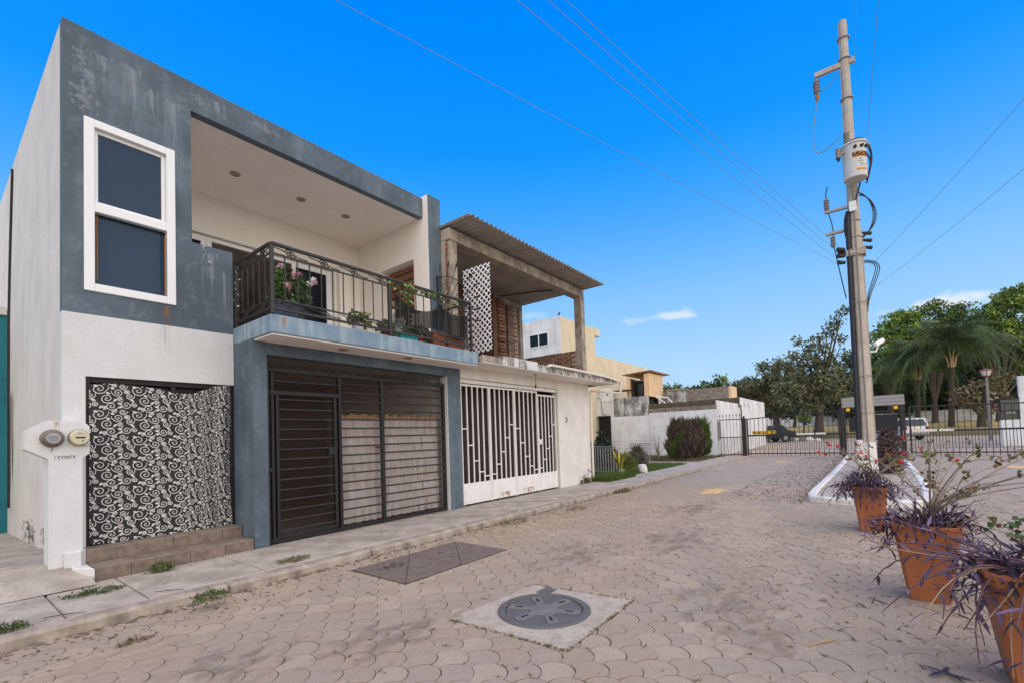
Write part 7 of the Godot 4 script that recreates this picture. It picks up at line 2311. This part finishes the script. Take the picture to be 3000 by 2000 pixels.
func litter():
	var green := [lin(0.05, 0.09, 0.02), lin(0.08, 0.13, 0.03), lin(0.12, 0.16, 0.05), lin(0.14, 0.12, 0.06)]
	var dry := [lin(0.22, 0.17, 0.08), lin(0.15, 0.13, 0.05), lin(0.28, 0.2, 0.1), lin(0.1, 0.11, 0.03)]
	weed(gnd(275, 1735, 0.105), 0.24, 0.08, 80, green, "low green weed at the foot of the tiled steps")
	weed(gnd(472, 1672, 0.105), 0.12, 0.15, 60, green, "leafy green weed growing against the lower tiled step")
	weed(gnd(615, 1752, 0.1), 0.16, 0.1, 70, green, "bright green weed on the kerb before the steps")
	weed(gnd(860, 1640, 0.1), 0.22, 0.1, 120, dry + green, "dry weed on the walk before the black gate", 0.012)
	weed(gnd(10, 1850, 0.1), 0.16, 0.1, 60, green, "green weed on the kerb below the teal building")
	weed(gnd(395, 1880, 0.0), 0.12, 0.08, 50, dry, "small dry weed in the gutter near the steps", 0.012)
	weed(gnd(1500, 1512, 0.0), 0.16, 0.16, 70, green, "upright green weed by the kerb before the white gate")
	weed(gnd(1500, 1530, 0.0), 0.45, 0.08, 150, dry, "spread of dry grass in the gutter before white gate", 0.012)
	weed(gnd(1820, 1440, 0.0), 0.4, 0.14, 130, green + dry, "green and dry grass tuft at the kerb by house number", 0.012)
	weed(gnd(1705, 1412, 0.12), 0.3, 0.3, 140, dry + green, "rusty coloured tuft under the wall tap", 0.014)
	weed(gnd(1690, 1490, 0.0), 0.35, 0.07, 100, dry, "flat dry grass in the gutter past the white gate", 0.012)
	# dry grass and dust along the gutter, leaf litter round the median and the pots
	var chip := Geo.new()
	chip.tri(V(-0.03, 0.002, 0), V(0, 0.004, 0.011), V(0.034, 0.002, 0)); chip.tri(V(-0.03, 0.002, 0), V(0.034, 0.002, 0), V(0, 0.004, -0.011))
	var tr := []
	var cc := []
	var leafc := [lin(0.16, 0.11, 0.06), lin(0.1, 0.075, 0.045), lin(0.26, 0.19, 0.1), lin(0.07, 0.055, 0.04), lin(0.12, 0.12, 0.05)]
	var put := func(p: Vector3, s: float):
		tr.append(Transform3D(Basis.from_euler(V(R(-0.25, 0.25), R(0, TAU), R(-0.25, 0.25))).scaled(Vector3.ONE * s), p + V(0, 0.003, 0))); cc.append(shade(leafc))
	for k in 2600: put.call(V(R(0, 20), 0.0, -5.63 + pow(rng.randf(), 2.6) * 0.8), R(0.3, 1.1))
	for k in 1700: put.call(V(R(11.5, 30), 0.0, -1.25 - pow(rng.randf(), 1.6) * 1.7), R(0.9, 2.0))
	for k in 500: put.call(V(R(11.5, 26), 0.0, 1.2 + pow(rng.randf(), 1.6) * 1.4), R(0.7, 1.6))
	for k in 420: put.call(V(R(4.5, 12.0), 0.0, R(-1.3, 1.6)), R(0.3, 1.0))
	for k in 260: put.call(V(R(1.5, 12.0), 0.0, R(-5.5, 2.5)), R(0.2, 0.6))
	for k in 120: put.call(V(R(-1, 12.0), 0.103, R(-7.1, -5.9)), R(0.25, 0.7))
	tag(mm(self, "leaf_litter", chip, M.tint, tr, cc), "dry leaf litter scattered along the gutter and round the median", "litter")
	# grass sprouting in the joints
	tr = []; cc = []
	var spr := leafy(5, 0.05, 0.006, 0.02, 31)
	for k in 420:
		var i := rng.randi() % 60
		var c := V(2.0 + i * 0.137, 0.0, R(-5.3, 2.0))
		if c.x > 2.9 and c.x < 4.3 and c.z > -3.1 and c.z < -1.8: continue
		tr.append(Transform3D(Basis(Vector3.UP, R(0, TAU)).scaled(V(1.2, 0.4, 1.2) * R(0.5, 1.1)), c)); cc.append(shade(dry))
	for k in 300:
		var e := rng.randf()
		var pp: Vector3 = V(2.985, 0, -1.865).lerp(V(4.236, 0, -1.88), e) if k % 2 else V(2.985, 0, -1.865).lerp(V(2.93, 0, -3.06), e)
		if k % 5 == 0: pp = V(4.236, 0, -1.88).lerp(V(4.115, 0, -2.97), e)
		tr.append(Transform3D(Basis(Vector3.UP, R(0, TAU)).scaled(V(1.0, 0.35, 1.0) * R(0.4, 1.0)), pp)); cc.append(shade(dry))
	tag(mm(self, "joint_grass", spr, M.leaf, tr, cc), "dry grass sprouting in the joints of the paving", "grass")
	# sticks and fallen bits one can pick out
	for a in [[gnd(2415, 1885), 0.3, 0.05, "straw", "straight straw coloured stick lying on the paving near the pots"], [gnd(2560, 1760), 0.2, 0.55, "twig_dark", "thin dark twig lying on the paving before mid row pot"], [gnd(2525, 1775), 0.11, 1.3, "twig_dark", "short forked dark twig lying on the paving before mid row pot"], [gnd(190, 1803, 0.104), 0.3, 0.2, "twig_dark", "dark stick lying on the walk before the apron"], [gnd(495, 1732, 0.104), 0.28, -0.05, "twig_dark", "dark stick lying on the walk before the tiled steps"]]:
		var d: Vector3 = V(cos(a[2] - 0.66), 0, -sin(a[2] - 0.66)) * a[1]
		one("stick", tub([-d * 0.5 + V(0, 0.006, 0), V(0, 0.012, 0.004), d * 0.5 + V(0, 0.006, 0)], [0.004, 0.006, 0.003], 5), M[a[3]], a[4], "stick", "fallen sticks", a[0] + V(0, 0.004, 0))
	var fs := thing("fallen_sprig", "fallen purple sprig lying on the paving below the overgrown pot", "sprig", gnd(2768, 1978))
	for k in 5:
		var o := part(fs, "leaf", blade(0.14, 0.014, 0.2), M.purple_1)
		o.transform = Transform3D(Basis(Vector3.UP, k * 1.35), V(0, 0.012 + 0.004 * k, 0))
